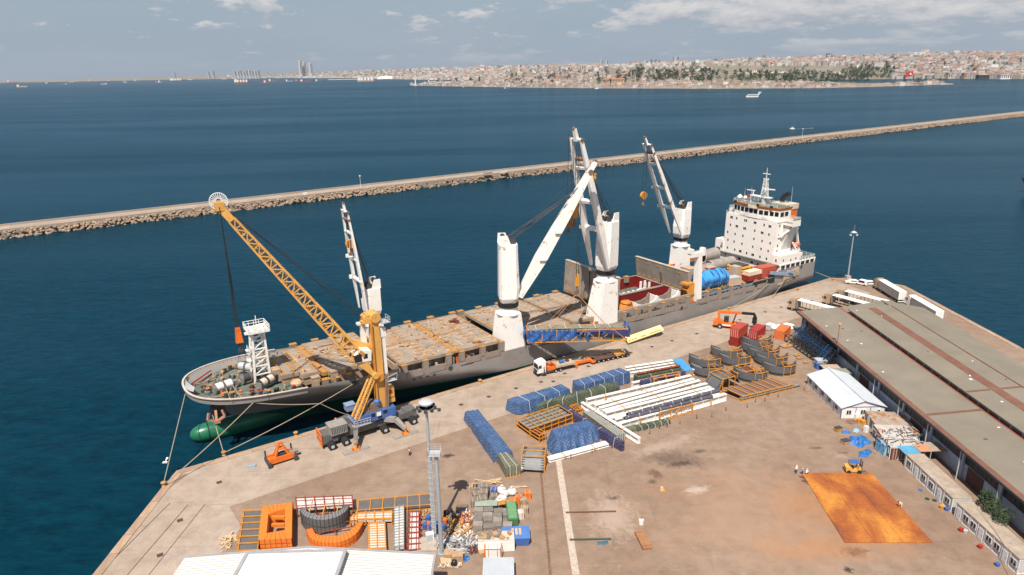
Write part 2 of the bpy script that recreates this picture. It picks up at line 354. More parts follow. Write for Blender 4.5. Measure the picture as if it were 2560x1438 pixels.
bwm=Matrix.Translation(BW_A)@Matrix.Rotation(atan2(bd.y,bd.x),4,'Z')
bw=thing('breakwater','long straight breakwater of rubble and a concrete walkway across the water','breakwater');bw.matrix_world=bwm
LB=(BW_B-BW_A).length
slabm=mat('breakwater_concrete',(.36,.29,.225),.9,var=.2,vs=.06,dirt=.15,rnd=.14)
rockm=mat('rubble_rock',(.40,.285,.20),.9,var=.35,vs=.8,rnd=.4)
part('walkway',MB().bb(-160,LB+500,1.0,11.5,WZ-2,1.9),slabm,bw)
pb=MB().bb(-4.97,4.97,1.1,11.3,1.9,1.98).build('slab',slabm,bw)
n_sl=int((LB+240)/10)
for i in range(n_sl):
 if i==0:o=pb
 else:o=reuse('slab',pb.data,bw)
 o.location=(-80+i*10,random.uniform(-.05,.05),random.uniform(-.02,.03))
part('edge_wall',MB().bb(-160,LB+500,11.4,12.3,WZ-2,2.9),slabm,bw)
def rock_mesh(sd_,s=1.0):
 rr=random.Random(sd_);b=bmesh.new();bmesh.ops.create_icosphere(b,subdivisions=1,radius=s)
 for v in b.verts:v.co=Vector((v.co.x*rr.uniform(.8,1.35),v.co.y*rr.uniform(.75,1.15),v.co.z*rr.uniform(.55,.9)))
 me=bpy.data.meshes.new('rock');b.to_mesh(me);b.free();me.materials.append(rockm);return me
rocks=[rock_mesh(i)for i in range(6)]
rr=random.Random(3)
def rock_at(x):
 yy=rr.uniform(-3.0,1.0);z=WZ-.1+(yy+3.0)/4*3.3+rr.uniform(-.3,.4)
 return x,yy,z
for i in range(290):
 x,yy,z=rock_at(-40+i*.95);s=rr.uniform(.6,1.1)
 reuse('rock',rocks[i%6],bw,(x,yy,z),(rr.uniform(-.5,.5),rr.uniform(-.5,.5),rr.uniform(0,6.28)),(s,s,s))
far=MB();geo=[([tuple(v.co)for v in m_.vertices],[tuple(p.vertices)for p in m_.polygons])for m_ in rocks]
nfar=3600
for i in range(nfar):
 u=rr.random()**.8
 x,yy,z=rock_at(rr.uniform(-70,235)if i<700 else 235+u*(LB-100));s=rr.uniform(.65,1.15);a=rr.uniform(0,6.28)
 vs,fs=geo[i%6]
 far.add([(x+s*(v[0]*cos(a)-v[1]*sin(a)),yy+s*(v[0]*sin(a)+v[1]*cos(a)),z+s*v[2])for v in vs],fs)
part('rubble',far,rockm,bw,kind='stuff')
def bw_at(px,py):return G(px,py,1.98)
for px,py,h,nm in((2005,347,9,'white lamp post standing on the far right stretch of the breakwater'),(902,469,7,'thin lamp post on the middle stretch of the breakwater'),(1428,412,8,'thin lamp post on the breakwater behind the crossed crane jibs')):
 q=bw_at(px,py);t=thing('lamp_post',nm,'lamp post',(q.x,q.y,1.98))
 part('pole',MB().tube((0,0,0),(0,0,h),.13,6,.08),MT['white'],t);part('lamp_head',MB().lathe((0,0,h),[(.3,0),(.55,.5),(.5,.9),(.1,1.1)],8),MT['white'],t)
q=bw_at(1220,437);t=thing('breakwater_hut','small pale concrete block standing on the breakwater left of the cranes','concrete block',(q.x,q.y,1.98),A0)
part('block',MB().box((0,0,.9),(6,2.6,1.8)),MT['concrete'],t);part('lid',MB().box((0,0,1.88),(6.3,2.9,.16)),MT['concrete'],t)
q=bw_at(1262,432);t=thing('ramp_slab','low tilted concrete slab lying on the breakwater beside the block','concrete slab',(q.x,q.y,1.98),A0)
part('slab',MB().xz([(-4,0),(4,0),(2.5,1.4),(-2,.2)],-1.4,1.4),MT['concrete'],t)
q=bw_at(763,486);t=thing('white_box','small white box on the breakwater left of the middle','box',(q.x,q.y,1.98),A0)
part('casing',MB().box((0,0,.5),(2.4,1.4,1.0)),MT['white'],t);part('cover',MB().box((0,0,1.04),(2.6,1.6,.08)),MT['white'],t)
def interp(xs,ys,x):return float(np.interp(x,xs,ys))
sh1=[G(px,py,WZ)for px,py in((1028,213.5),(1060,215),(1150,216.5),(1300,219),(1400,220),(1500,221),(1760,222),(2050,220.5),(2220,216),(2340,212.5),(2385,211))]
S1X=[p.x for p in sh1];S1Y=[p.y for p in sh1]
H1px=[(1028,1.5),(1080,2),(1160,10),(1260,24),(1400,36),(1550,42),(1900,44),(2000,42),(2100,30),(2200,12),(2300,3),(2385,.5)]
H1a=[S1X[0]+(S1X[-1]-S1X[0])*0 for _ in H1px]
def colX(px):return interp([p[0]for p in((1028,0),(1060,0),(1150,0),(1300,0),(1400,0),(1500,0),(1760,0),(2050,0),(2220,0),(2340,0),(2385,0))],S1X,px)
H1X=[colX(p[0])for p in H1px];H1H=[p[1]for p in H1px]
def sm(a,b,x):t=min(1,max(0,(x-a)/(b-a)));return t*t*(3-2*t)
def h1(X,Y):
 if X<S1X[0]or X>S1X[-1]:return-9
 d=Y-interp(S1X,S1Y,X)
 if d<0:return-9
 hm=interp(H1X,H1H,X);depth=900 if X<500 else 900-(X-500)*.72
 if d>depth+60:return-9
 return WZ+2.6*sm(0,12,d)+hm*sm(30,620,d)+1.6*sin(X*.011)*sin(Y*.013)*sm(100,300,d)*min(1,hm/20)if d<depth else WZ+1
sh2=[(-12500,14000),(-9500,13600),(-4200,13000),(-2300,9900),(-1165,7400),(-700,6300),(0,4700),(900,3900),(1500,3500),(1950,3330),(2026,3260),(2146,2990),(2700,2500),(5200,2300)]
S2X=[a for a,b in sh2];S2Y=[b for a,b in sh2]
def h2(X,Y):
 d=Y-interp(S2X,S2Y,X)
 if d<0 or X<S2X[0]:return-9
 hm=interp([-12500,-9000,-4500,-1800,0,2000,4000],[25,40,105,105,100,100,125],X)
 L1=interp([-4500,1400,2200],[3600,3000,1500],X)
 gal=48*math.exp(-((X-2550)/650)**2)*sm(0,420,d)*(1-.45*sm(700,1500,d))
 return WZ+2.5*sm(0,15,d)+hm*sm(60,L1,d)*(.85+.15*sin(X*.0021+1)*sin(Y*.0017))+gal+5*sin(X*.006)*sin(Y*.005)*sm(200,800,d)
landm=mat('far_ground',(.22,.19,.135),.95,var=.4,vs=.01)
def land(name,hf,x0,x1,shf,nx,ds,zoff=0):
 b=MB();P=[];nd=len(ds)
 for i in range(nx+1):
  X=x0+(x1-x0)*i/nx;ys=shf(X)
  for d in ds:
   z=hf(X,ys+d+.01);P.append((X,ys+d,max(z,WZ-3)))
 b.add(P,[(i*nd+j,(i+1)*nd+j,(i+1)*nd+j+1,i*nd+j+1)for i in range(nx)for j in range(nd-1)])
 return b.build(name,landm,smooth=True,kind='structure')
land('peninsula_ground',h1,S1X[0]+1,S1X[-1]-1,lambda X:interp(S1X,S1Y,X),130,[-.3,2,12,30,60,110,170,240,320,400,480,560,640,740,850,955])
land('mainland_ground',h2,S2X[0]+1,S2X[-1]-1,lambda X:interp(S2X,S2Y,X),260,[-.3,8,60,150,250,380,520,700,900,1150,1400,1800,2300,2900,3600,4600,6000])
def hit(px,py,which=0,t0=None,t1=15000):
 """where the line of sight through a pixel meets the far terrain"""
 d=ray(px,py);t=2000
 while t<t1:
  X,Y=d.x*t,d.y*t;z=CAMH+d.z*t
  a=h1(X,Y)if which!=2 else-9;b=h2(X,Y)if which!=1 else-9
  h=max(a,b)
  if h>WZ and z<=h:return Vector((X,Y,h)),(1 if a>=b else 2)
  t+=22 if t<5500 else 70
 return None,0
housem=mat('far_house_paint',(1,1,1),.85,var=0,attr=True,rnd=.22)
WALLS=[(.50,.46,.42),(.60,.58,.55),(.44,.38,.33),(.50,.48,.46),(.56,.50,.43),(.36,.32,.30),(.66,.64,.61),(.46,.36,.30)]
ROOFS=[(.26,.14,.10),(.30,.19,.14),(.24,.15,.12),(.34,.27,.22),(.42,.39,.36),(.55,.50,.45)]
WIN=(.10,.10,.11)
def house(b,c,w,d,h,rz,wall,roof,kind=0,wins=True):
 x,y,z=c;b.col=wall;cz,sz=cos(rz),sin(rz)
 def T(a,e,f):return(x+a*cz-e*sz,y+a*sz+e*cz,z+f)
 w2,d2=w/2,d/2
 P=[T(-w2,-d2,-4),T(w2,-d2,-4),T(w2,d2,-4),T(-w2,d2,-4),T(-w2,-d2,h),T(w2,-d2,h),T(w2,d2,h),T(-w2,d2,h)]
 b.add(P,[(0,1,5,4),(1,2,6,5),(2,3,7,6),(3,0,4,7)])
 b.col=roof
 if kind==0:
  e=min(w,d)*.28;o=.5
  P=[T(-w2-o,-d2-o,h),T(w2+o,-d2-o,h),T(w2+o,d2+o,h),T(-w2-o,d2+o,h),T(-w2+d2*.8 if w>d else 0,0,h+e),T(w2-d2*.8 if w>d else 0,0,h+e)]
  b.add(P,[(0,1,5,4),(1,2,5),(2,3,4,5),(3,0,4)])
 else:
  b.add([T(-w2,-d2,h),T(w2,-d2,h),T(w2,d2,h),T(-w2,d2,h)],[(0,1,2,3)])
 if wins:
  b.col=WIN;fl=max(1,int(h/3.2))
  for k in range(fl):
   zz_=h*(k+.35)/fl
   nw=max(1,int(w/5))
   for i in range(nw):
    a=-w2+w*(i+.28)/nw;a1=-w2+w*(i+.72)/nw;ht=h/fl*.42
    b.add([T(a,-d2-.06,zz_),T(a1,-d2-.06,zz_),T(a1,-d2-.06,zz_+ht),T(a,-d2-.06,zz_+ht)],[(0,1,2,3)])
 b.col=None
rh=random.Random(11)
protos=[]
for i in range(14):
 b=MB();kind=0 if i%7<5 else 1
 w=rh.uniform(11,20);d=rh.uniform(9,14);h=rh.uniform(7,14)
 house(b,(0,0,0),w,d,h,0,WALLS[i%8],ROOFS[i%3]if kind==0 else ROOFS[3+i%3],kind)
 me=b.build('house',housem).data;protos.append((me,kind));
for o in[o for o in COL.objects if o.name.startswith('house')]:bpy.data.objects.remove(o)
HL={0:'pale red roofed old town house on the far peninsula',1:'pale flat roofed block in the old town on the far peninsula'}
wood_zone=lambda px,py:(1790<px<2160 and py>176 and py<212 and(px>1860 or py>192))or(1540<px<1790 and 168<py<212 and rh.random()<.55)or(2090<px<2230 and py>168)
land_zone=lambda px,py:any(a<px<b and c<py<d for a,b,c,d in((1265,1330,178,193),(1515,1610,170,190),(1725,1785,158,172),(1785,2115,165,192),(1480,1590,198,212),(2425,2450,165,180)))
nh=0;tries=0;placed=[]
while nh<285 and tries<6000:
 tries+=1;px=rh.uniform(1075,2130);py=rh.uniform(166,215)
 if wood_zone(px,py)or land_zone(px,py):continue
 p,wh=hit(px,py)
 if wh!=1:continue
 if any((p-q).length<15 for q in placed[-260:]):continue
 placed.append(p);me,kd=rh.choice(protos);s=rh.uniform(.85,1.25)
 if px>1500:s*=.95
 o=reuse('house',me,None,p,(0,0,rh.uniform(-.5,.5)),(s,s,s*rh.uniform(.8,1.2)));tag(o,HL[kd],'house','houses of the far old town');nh+=1
b=MB();bt=MB();rc=random.Random(5)
n_b=0
for i in range(9000):
 px=rc.triangular(540,2575,1900)if rc.random()<.5 else rc.uniform(700,2575);top=interp([540,700,1000,1300,1600,2000,2200,2400,2560],[184,172,160,152,150,146,143,136,136],px)
 py=rc.uniform(top,222)
 if wood_zone(px,py)or land_zone(px,py):continue
 p,wh=hit(px,py)
 if not wh:continue
 if wh==1:
  w=rc.uniform(9,18);h=rc.uniform(6,12)
  if rc.random()<.5 or(px>1480 and rc.random()<.5):continue
 else:
  w=rc.uniform(14,34);h=rc.uniform(10,22)
  if p.y>6500:w*=1.5;h*=1.15
  if rc.random()<.012:h*=1.7
 k=0 if rc.random()<(.55 if wh==1 else .25)else 1
 wl=rc.choice(WALLS);g=rc.uniform(.75,1.1);wl=tuple(c*g for c in wl)
 house(b,p,w,w*rc.uniform(.6,1),h,rc.uniform(-.5,.5),wl,rc.choice(ROOFS[:3]if k==0 else ROOFS[3:]),k,wins=(p.y<4200));n_b+=1
o=b.build('distant_houses',mat('distant_house_paint',(1,1,1),.85,var=0,attr=True),kind='stuff')
tag(o,'dense mass of pale and red roofed city buildings spreading over the hills behind','city')
leafm=mat('far_foliage',(.035,.062,.026),.9,var=.35,vs=.15,rnd=.5);barkm=mat('bark',(.10,.075,.055),.9)
def far_tree(seed,w=7,h=11,n=46):
 r=random.Random(seed);b=MB();b.tube((0,0,-1),(0,0,h*.5),.45,5,.25);nb=len(b.f);b.mi(1)
 for i in range(n):
  u=r.uniform(-1,1);th=r.uniform(0,2*pi);q=sqrt(1-u*u);rad=r.uniform(.45,1.02)
  c=Vector((q*cos(th)*w*.5*rad,q*sin(th)*w*.5*rad,h*.6+u*h*.36*rad));s=r.uniform(.8,1.7)
  P=[c+Vector((r.uniform(-s,s),r.uniform(-s,s),r.uniform(-s,s)*.8))for _ in range(4)]
  b.add(P,[(0,1,2),(0,2,3),(0,3,1),(1,3,2)])
 return b
tmesh=[]
for i in range(5):
 w,h=[(9,11),(11,12),(8,13),(4,14),(12,11)][i]
 o=far_tree(i,w,h,60).build('tree',[barkm,leafm]);tmesh.append(o.data);bpy.data.objects.remove(o)
rt=random.Random(21);nt_=0;seen=[]
def plant(px,py,s=1.0,k=None):
 global nt_
 p,wh=hit(px,py)
 if not wh:return
 k=rt.randrange(5)if k is None else k
 o=reuse('tree',tmesh[k],None,p,(0,0,rt.uniform(0,6)),(s,s,s*rt.uniform(.85,1.15)))
 tag(o,'slim dark cypress among the far hillside trees' if k==3 else 'round dark green tree on the far peninsula','tree','cypresses of the far peninsula' if k==3 else 'trees of the far peninsula');nt_+=1
belts=[(1540,1790,178,208,74),(1810,2160,186,210,88),(2100,2240,172,196,46),(1080,1200,206,213,14),(1240,1520,190,214,30),(2240,2360,205,211,12),(1340,1520,172,186,22),(1790,1960,163,172,10)]
for x0,x1,y0,y1,n__ in belts:
 for i in range(n__):plant(rt.uniform(x0,x1),rt.uniform(y0,y1),rt.uniform(1.3,2.4))
wb=MB()
geos=[]
for me in tmesh:
 geos.append(([tuple(v.co)for v in me.vertices],[tuple(p.vertices)for p in me.polygons if p.material_index==1]))
def mass(x0,x1,y0,y1,n__,s0=1.0):
 for i in range(n__):
  p,wh=hit(rt.uniform(x0,x1),rt.uniform(y0,y1))
  if not wh:continue
  s=rt.uniform(1.2,2.2)*s0*(1.6 if p.y>5000 else 1);vs,fs=geos[rt.randrange(5)]
  used=fs[::2]if p.y>4000 else fs
  wb.add([(p.x+v[0]*s,p.y+v[1]*s,p.z+v[2]*s)for v in vs],used)
for a in((1850,2170,184,211,150),(1540,1800,176,210,150),(2100,2260,170,200,80),(1250,1530,172,214,60),(1100,2560,148,190,150),(640,1100,180,191,60),(1960,2040,178,190,24),(2420,2460,172,186,14),(850,960,190,196,20)):mass(*a)
o=wb.build('distant_wood',leafm,kind='stuff');tag(o,'dark green woods between the far city buildings','trees')
paleS=mat('pale_stone',(.60,.50,.40),.85,var=.12,vs=.05);leadm=mat('lead_dome',(.36,.35,.34),.6);pinkS=mat('pink_stone',(.52,.34,.24),.85,var=.1,vs=.05)
def dome(b,c,r,n=14):b.lathe(c,[(r,0),(r*.96,r*.28),(r*.8,r*.6),(r*.5,r*.86),(r*.12,r)],n);return b
def at_far(px,py,which=1):
 p,wh=hit(px,py,which)
 if p is None:p,wh=hit(px,py+3,0)
 return p
def mosque(px,py,s,label,mats=(paleS,leadm),minar=4,wide=1.0):
 p=at_far(px,py);t=thing('mosque',label,'mosque',p,0)
 part('prayer_hall',MB().box((0,0,10*s),(56*s*wide,50*s,28*s)).box((0,0,27*s),(36*s,36*s,8*s)),mats[0],t)
 part('main_dome',dome(MB(),(0,0,30*s),16*s),mats[1],t)
 for i in range(4):part('half_dome',dome(MB(),(16*s*cos(i*pi/2),16*s*sin(i*pi/2),23*s),9*s,10),mats[1],t)
 for i in range(5):part('window',MB().box(((-20+10*i)*s*wide,-25.3*s,12*s),(4.5*s,.6,9*s)),MT['dark'],t)
 for i in range(minar):
  x=(-1 if i%2 else 1)*31*s*wide;y=(-1 if i<2 else 1)*27*s*(1.0 if i<4 else 1)
  m_=part('minaret',MB().tube((x,y,-3),(x,y,44*s),1.9*s,8,1.5*s).tube((x,y,30*s),(x,y,31*s),2.8*s,8),mats[0],t)
  part('spire',MB().tube((x,y,44*s),(x,y,57*s),1.7*s,8,.1),leadm,m_)
mosque(1298,184,.80,'pale stone mosque with slim grey tipped minarets rising left of centre on the far hill')
mosque(1562,181,.95,'large pinkish domed mosque with four minarets on the ridge of the far peninsula',(pinkS,leadm))
mosque(1755,166,.72,'pale grey domed mosque far back on the skyline right of the clock-like white tower',(paleS,leadm),2)
p=at_far(1611,170);t=thing('stone_tower','tall slim pale tower standing on the skyline right of the pink mosque','tower',p)
part('shaft',MB().tube((0,0,0),(0,0,46),5,8,4),paleS,t);part('balcony',MB().tube((0,0,46),(0,0,49),5.5,8),paleS,t);part('lantern',MB().tube((0,0,49),(0,0,60),3.6,8,3).tube((0,0,60),(0,0,70),2.6,8,.2),paleS,t)
p=at_far(1905,183);t=thing('palace','long white palace wall with a row of conical kitchen chimneys on the far ridge','palace',p)
part('kitchen_wall',MB().bb(-150,40,-8,14,-6,13),paleS,t)
for i in range(10):part('chimney',MB().tube((-72+i*12,0,13),(-72+i*12,0,20),4.6,8,3.6).tube((-72+i*12,0,20),(-72+i*12,0,27),3.8,8,1.0),paleS,t)
part('white_wing',MB().bb(42,150,-14,10,-14,13),MT['white'],t)
for i in range(9):part('window',MB().box((52+i*11,-14.2,5),(3,.4,5)),MT['dark'],t)
p=at_far(2085,183);
t=thing('stone_hall','square pale stone hall above the trees at the right end of the far palace','hall',p);part('wall',MB().box((0,0,6),(60,30,22)),paleS,t);part('roof',MB().box((0,0,17.6),(64,34,1.4)),leadm,t)
p=at_far(1650,205);t=thing('red_roof_palace','long stone mansion with a red roof low by the far shore','mansion',at_far(1536,209))
part('wall',MB().box((0,0,5),(92,26,18)),pinkS,t);part('roof',MB().prism([(-48,-15),(48,-15),(48,15),(-48,15)],14,14.8).add([(-48,-15,14.8),(48,-15,14.8),(48,15,14.8),(-48,15,14.8),(-36,0,20),(36,0,20)],[(0,1,5,4),(1,2,5),(2,3,4,5),(3,0,4)]),mat('red_tiles',(.38,.15,.08),.9),t)
for i in range(8):part('window',MB().box((-40+i*11.4,-13.2,7),(4,.4,5)),MT['dark'],t)
t=thing('sea_wall','old crenellated pinkish stone sea wall along the far peninsula shore','sea wall')
seam=mat('sea_wall_stone',(.47,.35,.26),.95,var=.3,vs=.03);b=MB()
for i in range(78):
 px=1330+i*12.4
 if i%9==4 or(rt.random()<.12):continue
 X=colX(px);y=interp(S1X,S1Y,X)+rt.uniform(26,34);X2=colX(px+12.6);y2=interp(S1X,S1Y,X2)+30
 h=rt.uniform(7,12);w=Vector((X2-X,y2-y,0)).length
 part('wall_stretch',MB().box(((X+X2)/2,(y+y2)/2,WZ+h/2),(w,4,h),atan2(y2-y,X2-X)),seam,t)
for i in range(9):
 px=1380+i*88+rt.uniform(-20,20);X=colX(px);y=interp(S1X,S1Y,X)+25
 part('wall_tower',MB().box((X,y,WZ+7),(14,12,15)),seam,t)
b=MB();P=[]
for i in range(101):
 X=S1X[0]+2+(S1X[-1]-S1X[0]-4)*i/100;y=interp(S1X,S1Y,X);P+=[(X,y-1.5,WZ-.2),(X,y+1,WZ+2.2),(X,y+12,WZ+2.7)]
b.add(P,[(i*3+j,i*3+3+j,i*3+4+j,i*3+1+j)for i in range(100)for j in range(2)])
b.build('shore_road',mat('shore_rubble',(.27,.22,.18),.95,var=.4,vs=.05),kind='structure')
def lighthouse(px,py,hgt,label):
 q=G(px,py,WZ);t=thing('lighthouse',label,'lighthouse',(q.x,q.y,WZ))
 part('plinth',MB().box((0,0,2.5),(26,16,5)),paleS,t);part('tower',MB().tube((0,0,5),(0,0,hgt),3.4,10,2.6),MT['white'],t)
 part('gallery',MB().tube((0,0,hgt),(0,0,hgt+1.2),5,10),MT['white'],t);part('lantern',MB().tube((0,0,hgt+1.2),(0,0,hgt+5),2.2,8).tube((0,0,hgt+5),(0,0,hgt+7.5),2.4,8,.2),MT['white'],t)
lighthouse(1039,214.5,44,'white lighthouse on the spit at the left tip of the far peninsula')
lighthouse(1477,217,30,'white lighthouse by the sea wall in the middle of the far peninsula')
for px,py,w,d_,h,rf,lb in((1800,219,95,24,14,0,'long pale boathouse with an orange roof by the right part of the far shore'),(1845,220.5,120,16,7,1,'low pale row of sheds on the far shore below the woods'),(1890,220,60,14,9,1,'grey flat roofed shed on the far shore beside the sea wall'),(1180,215,110,24,15,1,'white flat roofed hall by the left part of the far shore'),(1372,216,46,26,26,1,'square pale stone tower house of the sea wall left of the lighthouse')):
 q=G(px,py-2,WZ);t=thing('shore_building',lb,'building',(q.x,q.y+25,WZ+2))
 part('wall',MB().box((0,0,h/2-1),(w,d_,h+2)),paleS if rf else pinkS,t);part('roof',MB().box((0,0,h+.5),(w+2,d_+2,1)),MT['white']if rf else mat('orange_tiles',(.42,.17,.09),.9),t)
def flag(p,h,w,label):
 t=thing('flag',label,'flag',p);part('flagpole',MB().tube((0,0,0),(0,0,h),.9,6,.5),MT['steel'],t)
 b=MB();b.grid(lambda u,v:(-u*w,sin(u*5)*w*.06,h-1-v*w*.62-u*w*.22),8,3)
 c=part('cloth',b,mat('flag_red',(.50,.03,.03),.8),t);part('crescent',MB().tube((-w*.4,-w*.09,h-1-w*.4),(-w*.4,-w*.075,h-1-w*.4),w*.13,12),MT['white'],t)
flag(at_far(1934,176),62,25,'big red flag with a pale emblem flying over the far palace');flag(at_far(2279,207),45,26,'red flag with a pale emblem over the tip of the far peninsula')
towm=mat('far_tower',(.36,.38,.41),.5,var=.1,vs=.02);towl=mat('far_tower_pale',(.46,.45,.44),.6,var=.08,vs=.02)
def tower(px,py,D,ph,pw,label,m=towm,group=None):
 d=ray(px,py);d=d/d.y*D;p=Vector((d.x,D,CAMH+d.z));hh=ph/F*D;ww=pw/F*D
 t=thing('tower_block',label,'tower',(p.x,p.y,p.z),0,group)
 part('shaft',MB().bb(-ww/2,ww/2,-ww/2,ww/2,-60,hh),m,t);part('crown',MB().bb(-ww*.35,ww*.35,-ww*.35,ww*.35,hh,hh*1.06),m,t)
 part('facade_band',MB().bb(ww*.12,ww*.38,-ww/2-1.5,-ww/2,4,hh*.97),MT['dark'],t)
tower(753,185,11800,29,7,'leftmost and tallest of the three leaning pale towers on the far left shore',towl);tower(762,185,11900,26,7,'middle one of the three pale towers on the far left shore',towl);tower(778,184,11900,23,7,'rightmost and lowest of the three pale towers on the far left shore',towl)
tower(438,195,12900,12,3,'lone thin grey tower on the far left horizon behind the white rigged ship',towm);tower(522,189,12800,7,4,'short grey tower on the far left shore, left one of two');tower(533,188,12800,9,5,'taller grey tower on the far left shore, right one of two')
for i in range(9):tower(589+i*7.2,190,12000,11+(i%3),5.5,'grey brown apartment slab in the row on the far left shore',towl if i%2 else towm,'apartment slabs on the far left shore')
for px,py,ph,pw,lb in((2070,146,12,6,'pair-like glass tower with a pointed top on the skyline'),(2076,146,14,4,'tallest thin tower on the skyline above the white palace'),(2041,147,8,9,'square blue grey tower left of the tallest skyline tower'),(2093,147,5,10,'low wide block right of the tallest skyline tower'),(1503,160,10,7,'dark grey office tower on the skyline right of the left mosque'),(1516,160,7,8,'wider grey office tower beside the dark one on the skyline'),(2192,144,8,18,'broad dark office block on the right skyline'),(1690,152,9,12,'hazy blue grey block on the skyline behind the woods'),(2340,140,8,5,'pale tower on the right skyline ridge, left one'),(2352,140,8,5,'pale tower on the right skyline ridge, middle one'),(2375,139,9,6,'pale tower on the right skyline ridge, right one'),(1810,152,6,8,'pale grey block on the skyline left of the big flag'),(1880,151,7,4,'slim leaning grey block on the skyline near the flag')):tower(px,py,8200,ph,pw,lb)
p=at_far(2437,172,2);t=thing('round_tower','stout round stone tower with a conical roof on the hill at the right','tower',p)
part('shaft',MB().tube((0,0,-4),(0,0,38),9,12,8.4),pinkS,t);part('gallery',MB().tube((0,0,38),(0,0,42),9.4,12),paleS,t);part('cone_roof',MB().tube((0,0,42),(0,0,58),8.8,12,.3),leadm,t)
for i,(px,w,h,m_,lb)in enumerate(((2385,60,22,paleS,'tall pale quayside block at the left of the far harbour front'),(2416,70,24,paleS,'white columned quayside block on the far harbour front'),(2446,60,22,pinkS,'brownish quayside block on the far harbour front'),(2486,110,15,MT['dark'],'long dark glass terminal on the far harbour front'),(2530,120,14,MT['white'],'long low white shed at the right of the far harbour front'))):
 q=G(px,197.5,WZ);X=q.x;y=interp(S2X,S2Y,X)+22;t=thing('waterfront_block',lb,'building',(X,y,WZ+2))
 part('wall',MB().box((0,0,h/2-1),(w,26,h+2)),m_,t);part('roof',MB().box((0,0,h+.7),(w+3,29,1.4)),paleS,t)
 for k in range(int(w/9)):part('window',MB().box((-w/2+5+k*9,-13.2,h*.5),(4,.5,h*.6)),MT['glass'],t)
d=G(905,197,WZ);t=thing('reclaimed_spit','low green spit of land with a white rim on the far left shore','spit',(d.x,min(d.y,7800),WZ));k_=min(d.y,7800)/F
part('grass_top',MB().lathe((0,0,0),[(50*k_,0),(48*k_,2.2*k_),(30*k_,2.8*k_)],24),leafm,t,loc=(0,0,0)).scale=(1,.25,1)
part('white_rim',MB().lathe((0,0,0),[(52*k_,0),(52*k_,1.0*k_)],24),MT['white'],t).scale=(1,.26,1)
for px,w,lb in((965,44,'white tent-like roof, left one on the far left shore'),(1014,26,'small white tent-like roof, middle one on the far left shore'),(1063,36,'white tent-like roof just left of the far peninsula')):
 q=G(px,196.5,WZ);y=7500;q=Vector((ray(px,196).x/ray(px,196).y*y,y,0));t=thing('tent_roof',lb,'tent roof',(q.x,q.y,WZ+3));s_=w/2/F*y
 part('canopy',MB().lathe((0,0,0),[(s_,0),(s_*.9,s_*.16),(s_*.5,s_*.27),(s_*.1,s_*.3)],16),MT['white'],t).scale=(1,.5,1);part('base_wall',MB().box((0,0,-1),(s_*1.8,s_*.8,3)),paleS,t)
hz_=MB().bb(-14500,8000,-600,15500,WZ-1.2-8,260)
hm=bpy.data.materials.new('haze_air');hm.use_nodes=True;n=NT(hm.node_tree);n.n.clear()
out=n.add('ShaderNodeOutputMaterial');v=n.add('ShaderNodeVolumePrincipled');v.inputs['Color'].default_value=(.80,.86,.95,1)
v.inputs['Density'].default_value=2.6e-5;v.inputs['Anisotropy'].default_value=0.2;n.l.new(v.outputs[0],out.inputs['Volume'])
hz_.build('haze',hm,kind='stuff')
ship=thing('cargo_ship','long grey and rusty heavy lift cargo ship with white cranes moored along the quay','cargo ship');ship.matrix_world=SHIP_M
LV=[-7,-3.5,-.5,1.5,3.2,5.3,99]
def top_z(x):
 return float(np.interp(x,[-49,-44,-32,-24,-16,-7,-4.5,0,30,60,96,128,133,137,158],[9.0,8.8,8.5,8.1,7.6,6.8,5.4,5.1,5.1,5.35,5.4,5.5,6.4,9.4,9.7]))
def stem(z):return float(np.interp(z,[-7,-3.5,-.5,1.5,3.2,5.3,9],[-37.5,-38.5,-39.5,-41,-43,-45.4,-48.6]))
def fx(z):
 k=min(1,max(0,(z+3)/12))**1.35;return 74-57*k,1.1+1.3*k,1.15-.73*k
def hull_pt(i,z,far):
 """i: -1..1 along the ship, z a level"""
 zs=stem(min(z,9));Lr,p_,q_=fx(z)
 if i<=0:
  u=i+1;x=zs+Lr*(u**1.7);h=13*max(0,1-(1-u**1.7)**p_)**q_
 else:
  x0=zs+Lr;x=x0+(157-x0)*i;h=13
  if x>112:
   v=(x-112)/45;lift={0:8,1:5.2,2:2.6}.get(0,0)
   h=13*(1-v**2.2*max(0,(3.4-z)/13))
 return x,h,z
def hull_surface(levels,cols_bow=16,cols=36):
 b=MB();ii=[-1+k/cols_bow for k in range(cols_bow)]+[k/cols for k in range(cols+1)]
 for sgn in(1,-1):
  rows=[]
  for lv in levels:
   row=[]
   for i in ii:
    z=lv if lv<50 else 0
    if lv>=50:
     zt=9.0 if i<-.5 else 8
     for _ in range(4):x,h,_z=hull_pt(i,zt,0);zt=top_z(x)
     z=zt
    x,h,z=hull_pt(i,z,0)
    if x>118 and lv<3.2:z=z+(max(0,x-118)/39)**1.6*(3.0-lv)*.85
    row.append((x,14-sgn*h,z))
   rows.append(row)
  n=len(ii);P=[p for r in rows for p in r]
  fs=[]
  for j in range(len(levels)-1):
   for k in range(n-1):
    f=(j*n+k,j*n+k+1,(j+1)*n+k+1,(j+1)*n+k);fs.append(f if sgn>0 else f[::-1])
  b.add(P,fs);last=[r[-1]for r in rows]
  if sgn>0:near_last=last
  else:
   m=len(levels);b.add(near_last+last,[(j,j+m,j+1+m,j+1)for j in range(m-1)])
 return b
part('hull',hull_surface([-.5,1.5,3.2,5.0,99]),MT['hull'],ship,smooth=True)
part('underwater_hull',hull_surface([-7,-3.5,-2,-.5]),MT['green'],ship,smooth=True)
